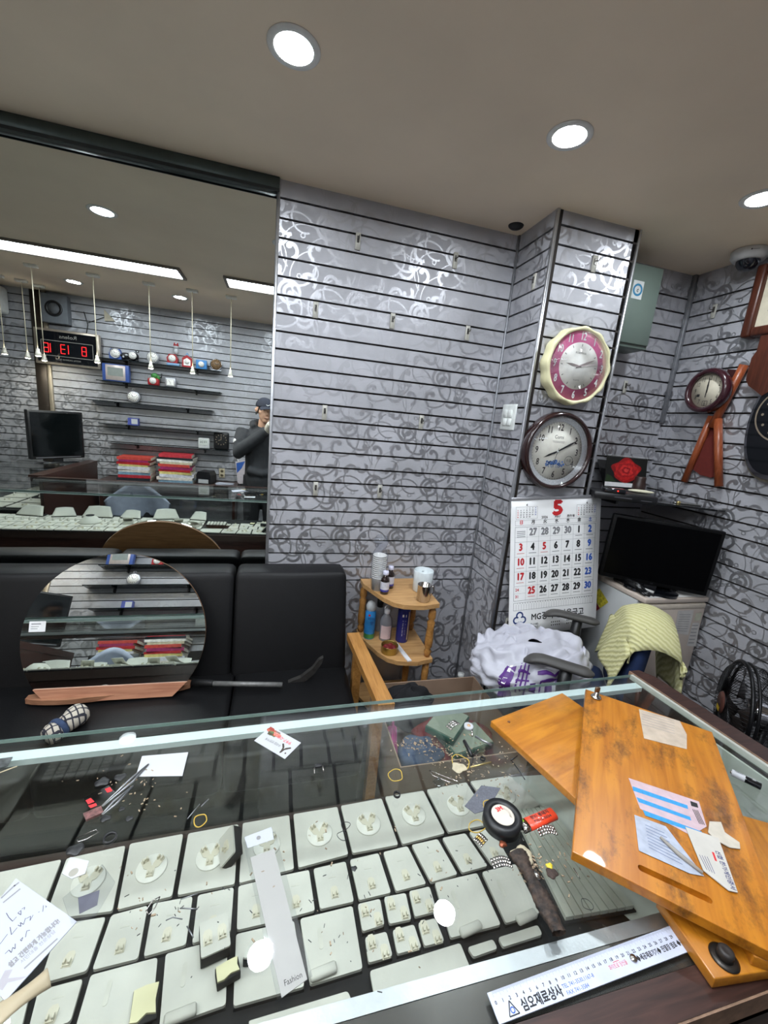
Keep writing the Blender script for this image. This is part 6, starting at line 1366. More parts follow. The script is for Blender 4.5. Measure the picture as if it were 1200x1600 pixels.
# safety pins, clips
for pts, l in (([(671, 1204), (690, 1212), (716, 1222), (717, 1226), (700, 1222), (676, 1212), (671, 1204)], 'open safety pin above the disc pads'), ([(120, 1310), (150, 1297), (154, 1301), (135, 1312), (122, 1316), (120, 1310)], 'safety pin above the left pads'), ([(250, 1402), (243, 1418), (233, 1430), (228, 1424), (238, 1408), (250, 1402)], 'bent wire buckle on the left pads')):
    rod('safety_pin', l, 'safety pin', pts, .0007, STL, .001)
p = pZ(498, 1203, ZC); t = thing('wire_clip', 'small black and steel clip alone on the dark glass', 'clip', (p.x, p.y, ZC + .0003)); MB().tube([(-.009, -.008, .001), (-.009, .004, .001), (.009, .006, .001), (.009, -.006, .001)], .0009, 6).build('wire', STL, t); MB().box(-.007, .007, .002, .010, 0, .006, .001, 1).build('clip_head', BLKP, t)
p = pZ(700, 1222, ZC); t = thing('clear_case', 'tiny clear square case among the watch tools', 'case', (p.x - .02, p.y, ZC + .0003), .4); MB().box(-.009, .009, -.009, .009, 0, .004, .001, 1).build('case', glass('case_clear', (230, 234, 234), 1.5, .02, .2), t)
p = pZ(732, 1137, ZC); t = thing('spool', 'small white spool with beige centre among the tools', 'spool', (p.x, p.y, ZC + .0003)); MB().ring(.011, .004, 0, .006, 26).build('spool', WHT, t); MB().cyl(.0038, .001, .007, 16).build('centre', mat('tan_paper', (190, 156, 120), .7), t)
rod('small_pliers', 'bright steel pin vice with blue eyelet end', 'tool', [(742, 1152), (756, 1160), (768, 1166)], .0028, GRS, .003); rod('steel_bar', 'short upright steel bar beside the white spool', 'tool', [(736, 1134), (738, 1152)], .0022, STL, .0024)
t, q = sheet('torn_label', 'crumpled dark foil label at the left edge of the glass', 'label', [(-4, 1202), (-2, 1187), (20, 1184), (12, 1198)], mat('dark_foil', (100, 104, 104), .35, .6, .5, 80), .002)
# paper crumbs under the front edge
rod('battery_hair_grip', 'silver hair grip on the ridged tray under the top board', 'pin', [(896, 1357), (906, 1374)], .0007, STL, .001)
# ------------------------------------------------------------------ behind the counter, in view through the wall mirror
PI = math.pi
# pendant spots
ROD = mat('cream_rod', (206, 196, 170), .4); HEAD = mat('lamp_head_white', (214, 208, 194), .4); LMP = emis('pendant_glow', (255, 246, 228), PENDANT)
can_me = MB().box(-.045, .045, -.02, .02, -.022, 0, .003, 1).mesh('canopy', trimw)
head_me = MB().lathe([(.012, .0), (.014, -.004), (.014, -.022), (.018, -.026), (.027, -.058), (.024, -.058)], 4, cap=False).mesh('lamp_head', HEAD)
lens_p = MB().lathe([(0, -.054), (.016, -.055), (.018, -.059), (0, -.062)], 16, cap=False).mesh('lens', LMP)
for i, (x, y, zb) in enumerate(((-1.93, -.04, 1.93), (-1.50, -.035, 1.93), (-1.085, -.02, 1.93), (-.748, -.02, 1.93), (-.43, -.03, 1.94), (-2.45, -.60, 1.95), (-2.30, -.66, 1.94), (-2.22, -.78, 1.94))):
    t = thing('pendant_spot', ['slim pendant spot in front of the digital clock, nearest the post', 'slim pendant spot over the right end of the digital clock', 'slim pendant spot above the red and green alarm clock', 'slim pendant spot beside the red alarm clocks', 'slim pendant spot nearest the photographer', 'slim pendant spot at the left edge of the mirror', 'slim pendant spot, second from the left edge of the mirror', 'slim pendant spot close against the dark post'][i], 'pendant lamp', (x, y, CEIL), 0, 'pendant spots in the mirror')
    inst('canopy', can_me, t, (0, 0, 0)); MB().cyl(.0035, -(CEIL - zb), -.022, 8).build('rod', ROD, t); inst('lamp_head', head_me, t, (0, 0, zb - CEIL), (0, 0, PI / 4)); inst('lens', lens_p, t, (0, 0, zb - CEIL))
# frames on the back wall: local x runs towards -X, -y faces the room
def bk(name, label, cat, x, z, y=YB, group=None): return thing(name, label, cat, (x, y, z), PI, group)
# digital clock
t = bk('digital_clock', 'long digital wall clock with red numerals', 'clock', -2.08, 2.035, YB + .05); t.rotation_euler = (0, .0, PI)
MB().box(-.285, .285, -.05, 0, -.170, .170, .004, 1).build('frame', mat('champagne_frame', (176, 164, 150), .35, .6), t)
MB().box(-.262, .262, -.053, -.0505, -.148, .148).build('face', BLKG, t)
pr = Print(); pr.frame(-.225, -.085, .225, .060, .005).text('Rolens', -.01, .105, .05, .15); pr.text('DIGITAL CALENDAR CLOCK', .0, -.115, .02, .22); pr.build('printed_marks', mat('silver_print', (150, 146, 140), .4), t, (0, -.0535, 0))
SEG = {'0': 'abcdef', '1': 'bc', '3': 'abcdg', '6': 'acdefg', '8': 'abcdefg'}; REDL = emis('led_red', (255, 40, 44), 3.)
pr = Print()
for ch, x0 in (('8', -.165), ('1', -.045), ('3', .02), ('1', .11), ('6', .165)):
    w, h = .038, .085; X0_, Y0_ = x0, -.055; P_ = {'a': (0, h, w, h), 'b': (w, h / 2, w, h), 'c': (w, 0, w, h / 2), 'd': (0, 0, w, 0), 'e': (0, 0, 0, h / 2), 'f': (0, h / 2, 0, h), 'g': (0, h / 2, w, h / 2)}
    for s_ in SEG[ch]: a, b, c_, d_ = P_[s_]; pr.line(X0_ + a, Y0_ + b, X0_ + c_, Y0_ + d_, .006)
pr.build('numerals', REDL, t, (0, -.0537, 0))
# speaker
t = bk('wall_speaker', 'grey square wall speaker above the digital clock', 'speaker', -2.18, 2.40, YB + .0)
MB().box(-.115, .115, -.09, -.001, -.135, .135, .006, 2).build('cabinet', mat('speaker_grey', (104, 108, 114), .6), t)
MB().at((0, -.091, 0)).ring(.075, .052, 0, .006, 40, 'Y').build('driver_ring', BLKP, t); MB().at((0, -.0905, 0)).cyl(.05, 0, .003, 32, 'Y').build('cone', mat('speaker_cone', (86, 88, 92), .7), t)
t = bk('speaker_cable', 'black cable hanging beside the speaker', 'cable', -1.99, 2.3, YB + .003); MB().tube([(-.04, -.01, .12), (-.07, -.012, 0), (-.05, -.01, -.09), (.02, -.01, -.11)], .004, 6).build('cable', BLKP, t)
t = bk('ac_unit', 'white ceiling unit in the mirror corner left of the post', 'air unit', -2.75, 2.42, YB + .0); MB().box(-.16, .16, -.24, -.001, -.13, .12, .03, 3).build('housing', trimw, t); MB().box(-.10, .10, -.242, -.2395, -.10, .06).build('grille', mat('grille_grey', (130, 138, 136), .5), t)
t = bk('paper_flag', 'cream triangular bracket hung from a wire near the ceiling', 'bracket', -1.72, 2.42, YB + .0); MB().prismY([(-.05, -.05), (.045, .05), (.045, -.06)], -.02, -.005).build('plate', mat('cream_plate', (188, 178, 158), .6), t); MB().tube([(.04, -.012, -.02), (.12, -.012, -.06), (.20, -.012, -.10)], .003, 6).build('wire', BLKP, t)
# shelves
SHG = mat('smoked_shelf', (26, 32, 34), .12, 0, .1, 6, coat=.4); SHD = .14
shelf_z = [1.985, 1.760, 1.553, 1.320, 1.118]
spans = [(-1.80, -.63), (-1.83, -.62), (-1.93, -.70), (-1.83, -.60), (-1.75, -.52)]
for k_, (z, (x0, x1)) in enumerate(zip(shelf_z, spans)):
    xc = (x0 + x1) / 2; t = bk('wall_shelf', 'dark glass wall shelf, %s of five on the back wall' % ['topmost', 'second from the top', 'middle', 'second from the bottom', 'lowest'][k_], 'shelf', xc, z, YB, 'dark wall shelves')
    hx = (x1 - x0) / 2; MB().box(-hx, hx, -SHD, -.002, -.008, 0).build('board', SHG, t)
    for s_ in (-.34, .36): MB().prismY([(s_ - .006, -.009), (s_ + .006, -.009), (s_ + .006, -.055), (s_ - .006, -.055)], -.05, -.002).box(s_ - .006, s_ + .006, -.11, -.002, -.018, -.0085).build('bracket', BLKP, t)
def aclock(u, v, z, label, build, r=.045):
    p = mY(u, v, YB + .075); t = bk('alarm_clock', label, 'clock', p.x, z + .0006, YB + .075, 'alarm clocks on the wall shelves'); build(t, r); return t
WD = mat('dial_white', (226, 222, 216), .5); SILV = mat('silver_plastic', (178, 178, 184), .3, .7); REDP = mat('red_plastic', (160, 34, 40), .35); BLP = mat('blue_plastic', (58, 84, 150), .4)
def dial(t, x, z, r, y, m_=WD):
    MB().at((x, y, z)).cyl(r, 0, .004, 28, 'Y').build('dial', m_, t); pr = Print(); ticks(pr, r * .7, r * .88, r * .09); pr.line(0, 0, r * .3, r * .45, r * .09).line(0, 0, -r * .55, r * .1, r * .07); pr.build('hands', INK, t, (x, y - .0046, z))
def c_blue(t, r):
    MB().prismY([(-.055, 0), (.055, 0), (.06, .055), (.04, .105), (-.04, .105), (-.06, .055)], -.02, .02).build('case', BLP, t); MB().at((0, -.021, .06)).ring(.05, .042, 0, .006, 32, 'Y').build('bezel', SILV, t); dial(t, 0, .06, .042, -.021)
def c_cow(t, r):
    m = MB(); m.ell((0, 0, .05), (.05, .035, .045)).ell((.075, 0, .045), (.06, .03, .035)).ell((-.035, 0, .105), (.018, .015, .016)).ell((-.03, -.01, .01), (.018, .02, .012)).ell((.03, -.01, .01), (.018, .02, .012)); m.build('body', BLKP, t); dial(t, 0, .055, .036, -.036)
    m = MB(); m.ell((.06, -.028, .055), (.014, .006, .010)).ell((.09, -.026, .035), (.010, .006, .012)).ell((-.04, -.016, .10), (.008, .006, .007)); m.build('white_patches', WHT, t)
def c_round(t, r):
    MB().at((0, 0, .062)).lathe([(.056, -.015), (.060, -.008), (.060, .012), (.052, .018), (.052, .010)], 36, 'Y').build('case', SILV, t); dial(t, 0, .062, .05, -.019); m = MB(); m.box(-.03, -.02, -.01, .01, 0, .012).box(.02, .03, -.01, .01, 0, .012).tube([(-.03, 0, .12), (0, 0, .13), (.03, 0, .12)], .004, 6); m.build('feet_and_bar', SILV, t)
def c_figure(t, r):
    MB().box(-.07, .055, -.03, .03, 0, .03, .008, 2).build('base', mat('pale_blue_plastic', (120, 156, 190), .4), t); MB().prismY([(-.05, .03), (.05, .03), (.055, .08), (.03, .12), (-.03, .12), (-.055, .08)], -.028, .028).build('case', REDP, t); dial(t, .0, .075, .036, -.030)
    m = MB(); m.ell((-.035, 0, .155), (.024, .022, .035)).ell((-.035, -.004, .20), (.026, .022, .022)); m.build('white_figure', WHT, t); m = MB(); m.ell((-.035, -.002, .213), (.028, .024, .014)).ell((-.05, 0, .23), (.008, .006, .014)).ell((-.02, 0, .23), (.008, .006, .014)); m.build('red_cap', REDP, t)
def c_house(t, r):
    MB().prismY([(-.05, 0), (.05, 0), (.05, .095), (0, .13), (-.05, .095)], -.025, .025).build('house', REDP, t); MB().prismY([(-.022, .118), (.022, .118), (0, .155)], -.02, .02).build('roof_top', mat('pale_blue_plastic', (120, 156, 190), .4), t); MB().prismY([(-.034, .02), (.034, .02), (.034, .075), (0, .098), (-.034, .075)], -.0275, -.0255).build('window', WD, t); dial(t, 0, .06, .025, -.028)
def c_square(t, r):
    MB().box(-.055, .055, -.025, .025, 0, .095, .006, 2).build('case', mat('sky_plastic', (66, 130, 190), .4), t); dial(t, 0, .05, .03, -.027)
def c_gold(t, r):
    MB().at((0, 0, .065)).lathe([(.056, -.02), (.064, -.01), (.064, .014), (.054, .020), (.054, .012)], 36, 'Y').build('case', mat('chrome', (196, 196, 200), .08, 1.), t); dial(t, 0, .065, .054, -.018, mat('brown_dial', (124, 96, 66), .4, 0, .3, 60)); MB().box(-.055, .055, -.02, .02, 0, .014, .003, 1).build('foot', SILV, t)
z = shelf_z[0]
for u, v, l, f in ((181, 551, 'blue alarm clock with silver bezel, left end of the top shelf', c_blue), (209, 557, 'black and white animal-shaped alarm clock on the top shelf', c_cow), (239, 560, 'round silver alarm clock on the top shelf', c_round), (270, 566, 'red alarm clock with a small white figure on top', c_figure), (293, 566, 'red house-shaped alarm clock on the top shelf', c_house), (315, 568, 'square sky-blue alarm clock on the top shelf', c_square), (338, 571, 'chrome alarm clock with brown dial, right end of the top shelf', c_gold)): aclock(u, v, z, l, f)
def c_digital(t, r):
    MB().box(-.125, .125, -.03, .03, 0, .175, .006, 2).build('case', BLP, t); MB().box(-.092, .092, -.034, -.0305, .012, .165, .003, 1).build('front_plate', mat('pink_silver', (204, 190, 184), .4, .3), t); MB().box(-.072, .072, -.036, -.0345, .055, .14).build('display', mat('lcd_grey', (136, 142, 138), .3), t)
def c_redgreen(t, r):
    MB().box(-.055, .055, -.03, .03, 0, .075, .015, 3).build('case', REDP, t); dial(t, 0, .048, .033, -.032); m = MB(); m.ell((-.01, 0, .10), (.035, .03, .03)).ell((-.045, 0, .085), (.02, .02, .025)); m.build('green_figure', mat('green_plastic', (62, 130, 60), .4), t); MB().tube([(-.04, 0, .10), (-.075, 0, .09), (-.08, 0, .13)], .008, 8).build('dark_tail', BLKP, t)
def c_watch(t, r):
    MB().box(-.055, .055, -.025, .025, 0, .10, .01, 2).build('case', SILV, t); MB().box(-.038, .038, -.028, -.0255, .016, .086).build('dial', WD, t); pr = Print(); pr.line(0, .05, .018, .07, .003).line(0, .05, .0, .03, .003).frame(-.034, .02, .034, .082, .002); pr.build('hands', INK, t, (0, -.0285, 0))
z = shelf_z[1]
for u, v, l, f in ((182, 580, 'large blue digital alarm clock with grey display', c_digital), (240, 590, 'red alarm clock with green figure, middle of the second shelf', c_redgreen), (267, 597, 'square silver watch-shaped alarm clock on the second shelf', c_watch)): aclock(u, v, z, l, f)
def c_pocket(t, r):
    MB().at((0, 0, .066)).lathe([(.05, -.015), (.066, -.008), (.066, .010), (.058, .018), (.05, .018)], 36, 'Y').build('case', SILV, t); dial(t, 0, .066, .05, -.019); MB().tube([(.012 * math.cos(a), 0, .142 + .012 * math.sin(a)) for a in [i * PI / 8 for i in range(16)]], .003, 6, True).build('bow', SILV, t)
aclock(209, 620, shelf_z[2], 'silver pocket-watch-shaped clock alone on the middle shelf', c_pocket)
p = mY(209, 655, YB + .07); t = bk('gift_box', 'small blue and white box on the second-lowest shelf', 'box', p.x, shelf_z[3] + .0006, YB + .07); MB().box(-.05, .05, -.03, .03, 0, .075).build('box', mat('indigo_box', (70, 80, 150), .5), t); MB().box(-.045, .015, -.0315, -.0305, .012, .066).build('label', WHT, t)
def c_white(t, r):
    MB().box(-.06, .06, -.03, .03, 0, .12, .012, 2).build('case', mat('silver_white', (206, 208, 208), .4), t); MB().box(-.045, .045, -.033, -.0305, .04, .105).build('display', mat('lcd_pale', (196, 202, 196), .3), t); pr = Print(); pr.text('10:26', 0, .075, .034, .07); pr.build('digits', INK, t, (0, -.0335, 0))
aclock(319, 694, shelf_z[4], 'white digital alarm clock on the lowest shelf', c_white)
def c_black(t, r):
    MB().box(-.082, .082, -.035, .035, 0, .20, .02, 3).build('case', BLKP, t); pr = Print(); ticks(pr, .05, .062, .008); pr.line(0, 0, .0, .04, .006).line(0, 0, .03, -.01, .006); pr.build('hands', mat('champagne_print', (176, 160, 140), .3, .6), t, (0, -.036, .115))
aclock(346, 692, shelf_z[4], 'tall black alarm clock on the lowest shelf', c_black)
# desk with magazines
ZK = .735
t = thing('back_desk', 'dark wooden desk along the back wall, seen in the mirror', 'desk', (-1.1, -.86, 0)); MB().box(-1.80, -.42, YB + .002, -.70, ZK - .03, ZK).build('top', DARKWOOD, t, True)
for x in (-1.78, -.45): MB().box(x - .015, x + .015, YB + .002, -.72, 0, ZK - .03).build('side_panel', DARKWOOD, t, True)
rn = random.Random(4)
def stack(x0, x1, n, h, seed, word):
    rn = random.Random(seed); z = ZK + .0005; cols = [(176, 40, 44), (214, 206, 196), (40, 44, 50), (190, 70, 60), (206, 190, 120), (120, 150, 170), (224, 222, 216), (150, 40, 90), (206, 206, 214), (180, 50, 60), (196, 186, 160)]
    for k_ in range(n):
        th = h / n * (.75 + .5 * rn.random()); w = (x1 - x0) / 2 * (.86 + .14 * rn.random()); col = cols[(k_ * 7 + seed) % len(cols)]
        t = thing('magazine', 'magazine with %s spine, %s from the bottom of the %s stack' % ({0: 'red', 1: 'cream', 2: 'black', 3: 'orange-red', 4: 'yellow', 5: 'blue-grey', 6: 'white', 7: 'purple', 8: 'pale grey', 9: 'crimson', 10: 'tan'}[(k_ * 7 + seed) % len(cols)], ORD[k_] if k_ else 'first', word), 'magazine', ((x0 + x1) / 2 + .02 * (rn.random() - .5), -.87, z), .10 * (rn.random() - .5), 'magazines on the back desk')
        MB().box(-w, w, -.12, .12, .0008, th - .0010).build('pages', mat('page_cream', (220, 214, 200), .7), t)
        MB().box(-w - .001, w + .001, -.121, .1225, th - .0009, th - .0002).box(-w - .001, w + .001, -.121, .1225, .0, .0007).box(-w - .001, w + .001, .1202, .1225, .0008, th - .001).build('cover', mat('cover_%d' % ((k_ * 7 + seed) % len(cols)), col, .4, 0, .3, 30), t); z += th
stack(-1.63, -1.31, 9, .25, 2, 'left'); stack(-1.24, -.88, 11, .31, 5, 'right')
t = thing('card_terminal', 'black card terminal on the back desk beside the magazines', 'terminal', (-.76, -.85, ZK), .2); MB().prismY([(-.08, 0), (.08, 0), (.08, .10), (.06, .14), (-.06, .14), (-.08, .10)], -.09, .09).build('case', BLKP, t); MB().box(-.055, .055, .091, .0935, .012, .055).build('white_label', WHT, t)
t = thing('paper_pile', 'loose white papers at the end of the back desk', 'paper', (-.56, -.82, ZK))
for k_ in range(4): MB().at((-.56, -.82, ZK + .0005 + .003 * k_), (0, 0, .2 * k_ - .3)).box(-.09, .09, -.06, .06, 0, .0022).build('sheet', PAPR, t, True)
p = mY(347, 739, YB); t = bk('wall_outlet', 'beige double wall outlet in the mirror', 'outlet', p.x, p.z); MB().box(-.032, .032, -.012, -.001, -.055, .055, .004, 2).build('plate', mat('outlet_beige', (196, 184, 156), .5), t)
for s_ in (-.024, .024): MB().at((0, -.0122, s_)).cyl(.016, 0, .002, 20, 'Y').build('socket', mat('outlet_dark', (110, 98, 76), .5), t)
t = bk('power_cord', 'pale electric cord with plugs hanging on the back wall', 'cord', -.43, .95, YB + .003); MB().tube([(0, -.012, .22), (.03, -.014, .10), (-.02, -.012, 0), (.01, -.012, -.10)], .006, 6).build('cord', trimw, t)
# printed carrier bag
t = thing('printed_bag', 'blue, white and red printed bag on the back wall beside the person', 'bag', (-.33, YB + .02, .85), PI)
MB().prismY([(-.12, -.10), (.10, -.13), (.13, .13), (-.02, .17), (-.13, .10)], -.03, -.002).build('bag', mat('bag_pale', (206, 196, 200), .5), t)
pr = Print(); pr.poly([(.02, .15), (.12, .12), (.11, .0), (.06, .06)]).disc(-.03, .04, .05); pr.build('blue_print', mat('print_blue', (52, 96, 176), .5), t, (0, -.0306, 0))
pr = Print(); pr.poly([(-.11, -.09), (-.02, -.11), (-.06, .0), (-.11, .02)]); pr.build('red_print', mat('print_red', (176, 48, 56), .5), t, (0, -.0307, 0))
# television on the short counter leg
c = Vector((-2.09, -.60, ZC)); n_ = Vector((.79, .61, 0)); an = math.atan2(n_.x, -n_.y)
t = thing('television', 'black television on the counter leg, seen in the mirror', 'television', (c.x, c.y, ZC + .002), an)
MB().box(-.24, .24, -.02, .03, .04, .50, .006, 2).build('housing', BLKP, t); MB().box(-.222, .222, -.0225, -.0203, .07, .482).build('screen', mat('screen_gloss', (10, 14, 15), .05, 0, .02, 4, coat=1.), t); MB().box(-.04, .04, -.01, .02, .010, .045).build('neck', BLKP, t); MB().box(-.16, .16, -.06, .07, .0, .010, .004, 1).build('foot', BLKG, t); MB().box(-.2, .2, -.0235, -.0228, .052, .058).build('silver_line', SILV, t)
# chair with a pale jacket
p = mY(226, 740, -.33)
t = thing('draped_chair', 'chair back draped with a pale grey-blue jacket, seen in the mirror', 'chair', (p.x, -.33, 0))
MB().box(-.19, .19, -.20, .18, .40, .46, .02, 2).build('seat', mat('chair_black', (28, 28, 30), .6), t)
for x, y in ((-.17, -.18), (.17, -.18), (-.17, .16), (.17, .16)): MB().at((x, y, 0)).cyl(.013, 0, .40, 10).build('leg', BLKP, t)
MB().grid(lambda u, v: (-.17 + .34 * u, .17 + .02 * math.sin(PI * u), .46 + .34 * v), 8, 6, .03).build('backrest', mat('chair_black', (28, 28, 30), .6), t)
def jf(u, v):
    a = (u - .5); top = .815 - .36 * abs(a) ** 2 * 2
    if v < .5: f = v / .5; y = .235 + .03 * math.sin(7 * u) * (1 - f); z = .50 + (top - .50) * f
    else: f = (v - .5) / .5; y = .235 - .10 * math.sin(f * PI / 2); z = top - (top - .56) * f
    return (a * .50 * (1 + .10 * (1 - abs(2 * v - 1))), y, z + .012 * math.sin(11 * u + 5 * v))
MB().grid(jf, 24, 30, .006).build('jacket', mat('pale_jacket', (150, 158, 176), .8, 0, .1, 20, .2, 50), t)
# ------------------------------------------------------------------ the photographer
def remesh(mb, name, m_, parent, vox, smooth=4, world=True, label=None):
    o = mb.build(name, m_, None); 
    r = o.modifiers.new('r', 'REMESH'); r.mode = 'VOXEL'; r.voxel_size = vox; r.use_smooth_shade = True
    s = o.modifiers.new('s', 'SMOOTH'); s.factor = .6; s.iterations = smooth
    bpy.context.view_layer.update(); me = bpy.data.meshes.new_from_object(o.evaluated_get(bpy.context.evaluated_depsgraph_get())); o.modifiers.clear(); o.data = me
    me.transform(parent_matrix(parent).inverted() if parent is not None else Matrix.Identity(4)); 
    for p_ in me.polygons: p_.use_smooth = True
    if parent is not None: o.parent = parent
    if label: o['label'] = label
    return o
bx, by = -.135, -.345
HC = Vector((-.125, -.275, 1.605))                                     # head centre
SKIN = mat('skin', (214, 170, 144), .5, 0, .08, 20)
t = thing('person', 'person in a dark grey hoodie and cap taking the photo, seen in the mirror', 'person', (bx, by, 0))
lsh, rsh = Vector((bx - .185, by + .01, 1.385)), Vector((bx + .185, by + .01, 1.385))
lel, rel = Vector((bx - .235, by + .13, 1.17)), Vector((bx + .255, by + .13, 1.20))
lwr, rwr = Vector((-.095, -.115, 1.415)), Vector((.105, -.115, 1.45))
def rot_head(v): return HC + Matrix.Rotation(-.30, 3, 'Z') @ Matrix.Rotation(-.12, 3, 'X') @ Vector(v)
m = MB()
def tube(p, r, seg=14): m.tube(p, r, seg)
tube([(bx, by, .92), (bx, by + .0, 1.10), (bx, by, 1.30), (bx, by + .01, 1.42)], [.135, .125, .14, .085])
m.ell((bx, by, 1.33), (.17, .10, .10)); m.ell((bx, by, .93), (.15, .11, .11))
tube([(bx, by + .015, 1.38), HC + Vector((0, -.02, -.09))], [.062, .055])
for sh, el, wr in ((lsh, lel, lwr), (rsh, rel, rwr)): tube([sh, (sh + el) / 2, el, (el + wr) / 2, wr], [.055, .046, .040, .037, .027])
for s_ in (-1, 1):
    hx_ = bx + .085 * s_; tube([(hx_, by, .92), (hx_ + .01 * s_, by + .01, .70), (hx_ + .015 * s_, by + .02, .50), (hx_ + .018 * s_, by, .28), (hx_ + .02 * s_, by - .02, .09)], [.085, .078, .056, .052, .036]); m.ell((hx_ + .022 * s_, by + .05, .045), (.042, .115, .04))
# head
for c_, r in (((0, -.005, .025), (.076, .095, .098)), ((0, .025, -.03), (.062, .068, .085)), ((0, .055, -.088), (.034, .032, .028)), ((-.045, .045, -.012), (.026, .026, .024)), ((.045, .045, -.012), (.026, .026, .024))):
    b = bmesh.new(); bmesh.ops.create_uvsphere(b, u_segments=20, v_segments=14, radius=1); b.verts.index_update()
    m._add([rot_head((c_[0] + v.co.x * r[0], c_[1] + v.co.y * r[1], c_[2] + v.co.z * r[2])) for v in b.verts], [[v.index for v in f.verts] for f in b.faces], True); b.free()
tube([rot_head((0, .082, .012)), rot_head((0, .097, -.018)), rot_head((0, .102, -.032))], [.009, .012, .014], 10); m.ell(tuple(rot_head((0, .090, -.062))), (.022, .010, .010))
for s_ in (-1, 1): tube([rot_head((.074 * s_, -.012, .020)), rot_head((.082 * s_, -.018, .005)), rot_head((.078 * s_, -.010, -.025))], [.012, .016, .009], 8)
remesh(m, 'body', SKIN, t, .0065, 3)
m = MB()
for s_ in (-1, 1): m.ell(tuple(rot_head((.031 * s_, .084, .018))), (.011, .006, .005), 10, 6)
m.build('eyes', mat('eye_dark', (24, 18, 16), .3), t, True)
m = MB()
for s_ in (-1, 1): m.tube([rot_head((.015 * s_, .093, .034)), rot_head((.032 * s_, .090, .039)), rot_head((.048 * s_, .078, .033))], .004, 6)
m.build('eyebrows', mat('hair_black', (22, 20, 20), .7), t, True)
MB().tube([rot_head((-.022, .088, -.064)), rot_head((0, .098, -.062)), rot_head((.022, .088, -.064))], .0032, 6).build('mouth', mat('lip', (140, 84, 76), .5), t, True)
b = MB(); 
def cap_pt(u, v, k=1., zmin=.040): a = 2 * PI * u; e = v * PI / 2; return rot_head((.088 * k * math.cos(a) * math.cos(e), -.004 + .106 * k * math.sin(a) * math.cos(e), zmin + .088 * k * math.sin(e)))
b.grid(lambda u, v: cap_pt(u, v, .965, -.045 + .04 * (math.sin(2 * PI * u) > .2)) if not (.08 < u < .42) else cap_pt(u, v, .94, .03), 32, 8); b.build('hair', mat('hair_black', (22, 20, 20), .7), t, True)
NAV = mat('cap_navy', (34, 38, 52), .8, 0, .15, 60)
c_ = MB().grid(lambda u, v: cap_pt(u, v), 36, 10, .003).build('cap', NAV, t, True)
MB().grid(lambda u, v: rot_head((.075 * (2 * u - 1), .080 + .075 * v * (1 - (2 * u - 1) ** 2 * .55), .056 - .022 * v - .026 * (2 * u - 1) ** 2 + .004)), 14, 8, .004).build('visor', NAV, c_, True)
MB().tube([rot_head((.030, .098, .075)), rot_head((-.002, .106, .062)), rot_head((-.018, .104, .070))], [.0012, .003, .0012], 6).build('cap_logo', WHITEINK, c_, True)
# hoodie, trousers, shoes
HOOD = mat('charcoal_fleece', (54, 55, 58), .95, 0, .12, 25, .3, 120)
m = MB()
m.tube([(bx, by, .82), (bx, by, .90), (bx, by, 1.05), (bx, by - .005, 1.22), (bx, by, 1.36), (bx, by, 1.44)], [.165, .178, .172, .178, .168, .085], 22)
m.ell((bx, by, 1.33), (.215, .128, .11)); 
for sh, el, wr in ((lsh, lel, lwr), (rsh, rel, rwr)): m.tube([sh + Vector((0, 0, .0)), (sh + el) / 2, el, (el + wr) / 2, wr], [.082, .076, .070, .062, .048], 16); m.tube([wr - (wr - el).normalized() * .035, wr], [.056, .050], 16)
m.tube([(bx - .085, by + .07, 1.43), (bx - .10, by - .02, 1.455), (bx, by - .085, 1.465), (bx + .10, by - .02, 1.455), (bx + .085, by + .07, 1.43)], [.034, .050, .060, .050, .034], 12)
m.tube([(bx - .14, by + .125, 1.0), (bx, by + .155, .97), (bx + .14, by + .125, 1.0)], .045, 10)
hd = remesh(m, 'hoodie', HOOD, t, .010, 3)
pr_c = lsh * .52 + lel * .48 + Vector((-.058, .052, 0))
MB().at(tuple(pr_c), (0, 0, .7)).ell((0, 0, 0), (.020, .006, .026), 14, 8).build('sleeve_patch', WHITEINK, hd, True)
m = MB()
for s_ in (-1, 1): hx_ = bx + .085 * s_; m.tube([(hx_, by, .93), (hx_ + .01 * s_, by + .01, .70), (hx_ + .015 * s_, by + .015, .48), (hx_ + .02 * s_, by - .005, .10)], [.105, .098, .080, .068], 16)
m.ell((bx, by, .92), (.165, .125, .09)); remesh(m, 'trousers', mat('black_trousers', (28, 28, 32), .9, 0, .1, 30), t, .010, 3)
m = MB()
for s_ in (-1, 1): hx_ = bx + .107 * s_; m.ell((hx_, by + .055, .05), (.050, .135, .048)).box(hx_ - .045, hx_ + .045, by - .08, by + .18, .0, .03, .014, 2)
remesh(m, 'shoes', BLKP, t, .008, 2)
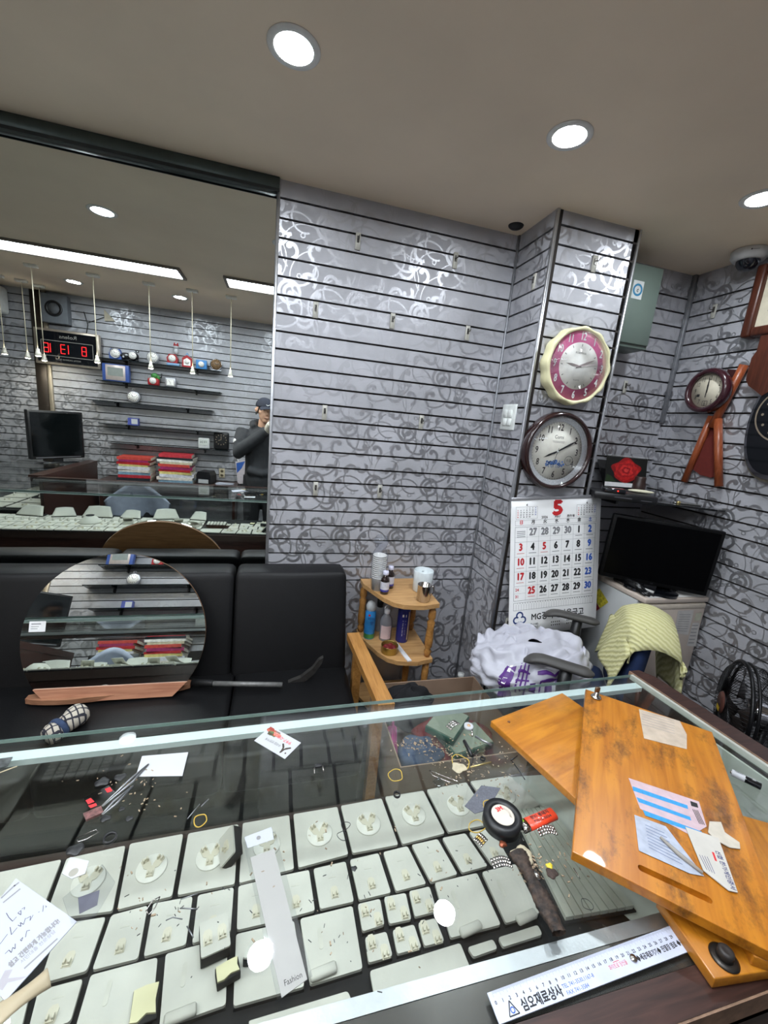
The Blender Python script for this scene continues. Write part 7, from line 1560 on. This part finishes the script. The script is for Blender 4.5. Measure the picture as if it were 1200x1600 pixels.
# gloved hands holding the phone
GLO = mat('white_work_glove', (206, 200, 186), .95, 0, .1, 60, .4, 160)
def glove(wr, sx, nm):
    m = MB(); e = Vector((sx * .052, -.040, wr.z + .085)); palm0 = wr; palm1 = Vector((sx * .060, -.052, wr.z + .070))
    m.tube([palm0 - Vector((0, 0, .012)), (palm0 + palm1) / 2, palm1], [.030, .036, .033], 12)
    up = Vector((0, 0, 1)); fl = [(.020, .074), (.004, .080), (-.012, .074), (-.028, .058)]
    for k_, (dz, l) in enumerate(fl):
        b0 = palm1 + Vector((sx * .006, .004 - .002 * k_, dz + .004)); k1 = b0 + Vector((-sx * .004, .030, .006)); k2 = k1 + Vector((-sx * .022, .016, .003)); k3 = k2 + Vector((-sx * (l - .05), .004, -.002))
        m.tube([b0 - Vector((0, .012, 0)), b0, k1, k2, k3], [.0115, .0105, .0098, .0088, .0075], 8)
    th = palm1 + Vector((-sx * .012, -.006, -.022)); m.tube([th, th + Vector((-sx * .018, .008, .022)), th + Vector((-sx * .022, .014, .050)), th + Vector((-sx * .020, .018, .072))], [.014, .0125, .011, .009], 8)
    return remesh(m, nm, GLO, t, .0036, 2)
glove(lwr, -1, 'glove'); glove(rwr, 1, 'glove')
t = thing('smartphone', 'black smartphone held upright by the person taking the photo', 'phone', (0, -.012, 1.49), 0, euler=(-.10, -.09, 0))
MB().box(-.037, .037, -.0042, .0042, -.015, .140, .003, 2).build('phone_body', BLKG, t)

# pads on the short counter leg, seen in the mirror
k_ = 0
for j in range(5):
    for i in range(2):
        x, y = -2.27 + .22 * i, .10 - .19 * j
        if (i, j) in ((1, 2),): bust(x, y, .9, 'round white necklace bust on the short counter leg, in the mirror'); continue
        pad([(x - .10, y + .085), (x + .10, y + .085), (x + .10, y - .085), (x - .10, y - .085)], 'large white pad on the short counter leg, %s column, %s from the corner' % (['outer', 'staff-side'][i], ['first', 'second', 'third', 'fourth', 'fifth'][j]), ['cone', 'disc', 'cones', 'slot', 'clip'][(i + j) % 5], group='pads on the short counter leg')
# upright stands along the staff side of the case, seen in the mirror
for i, (x, w_, h_) in enumerate(((-.62, .07, .055), (-.88, .10, .070), (-1.14, .08, .050), (-1.38, .11, .075), (-1.62, .08, .055), (-1.84, .10, .065))):
    t = thing('display_stand', 'upright white sloping display stand seen in the mirror, %s from the right' % (ORD[i] if i else 'first'), 'display stand', (x, .44, ZP + .0015), PI + (.25, -.2, .15, 0, -.3, .2)[i], 'upright display stands')
    MB().prism([(-w_, -.03), (w_, -.03), (w_ * .9, .03), (-w_ * .9, .03)], 0, .006).build('foot', PADB, t)
    MB().grid(lambda u, v: ((2 * u - 1) * w_ * (1 - .30 * v), -.030 + .060 * v, .0065 + h_ * v + .006 * math.sin(PI * u) * v), 8, 8, .005).build('sloped_face', PAD, t)
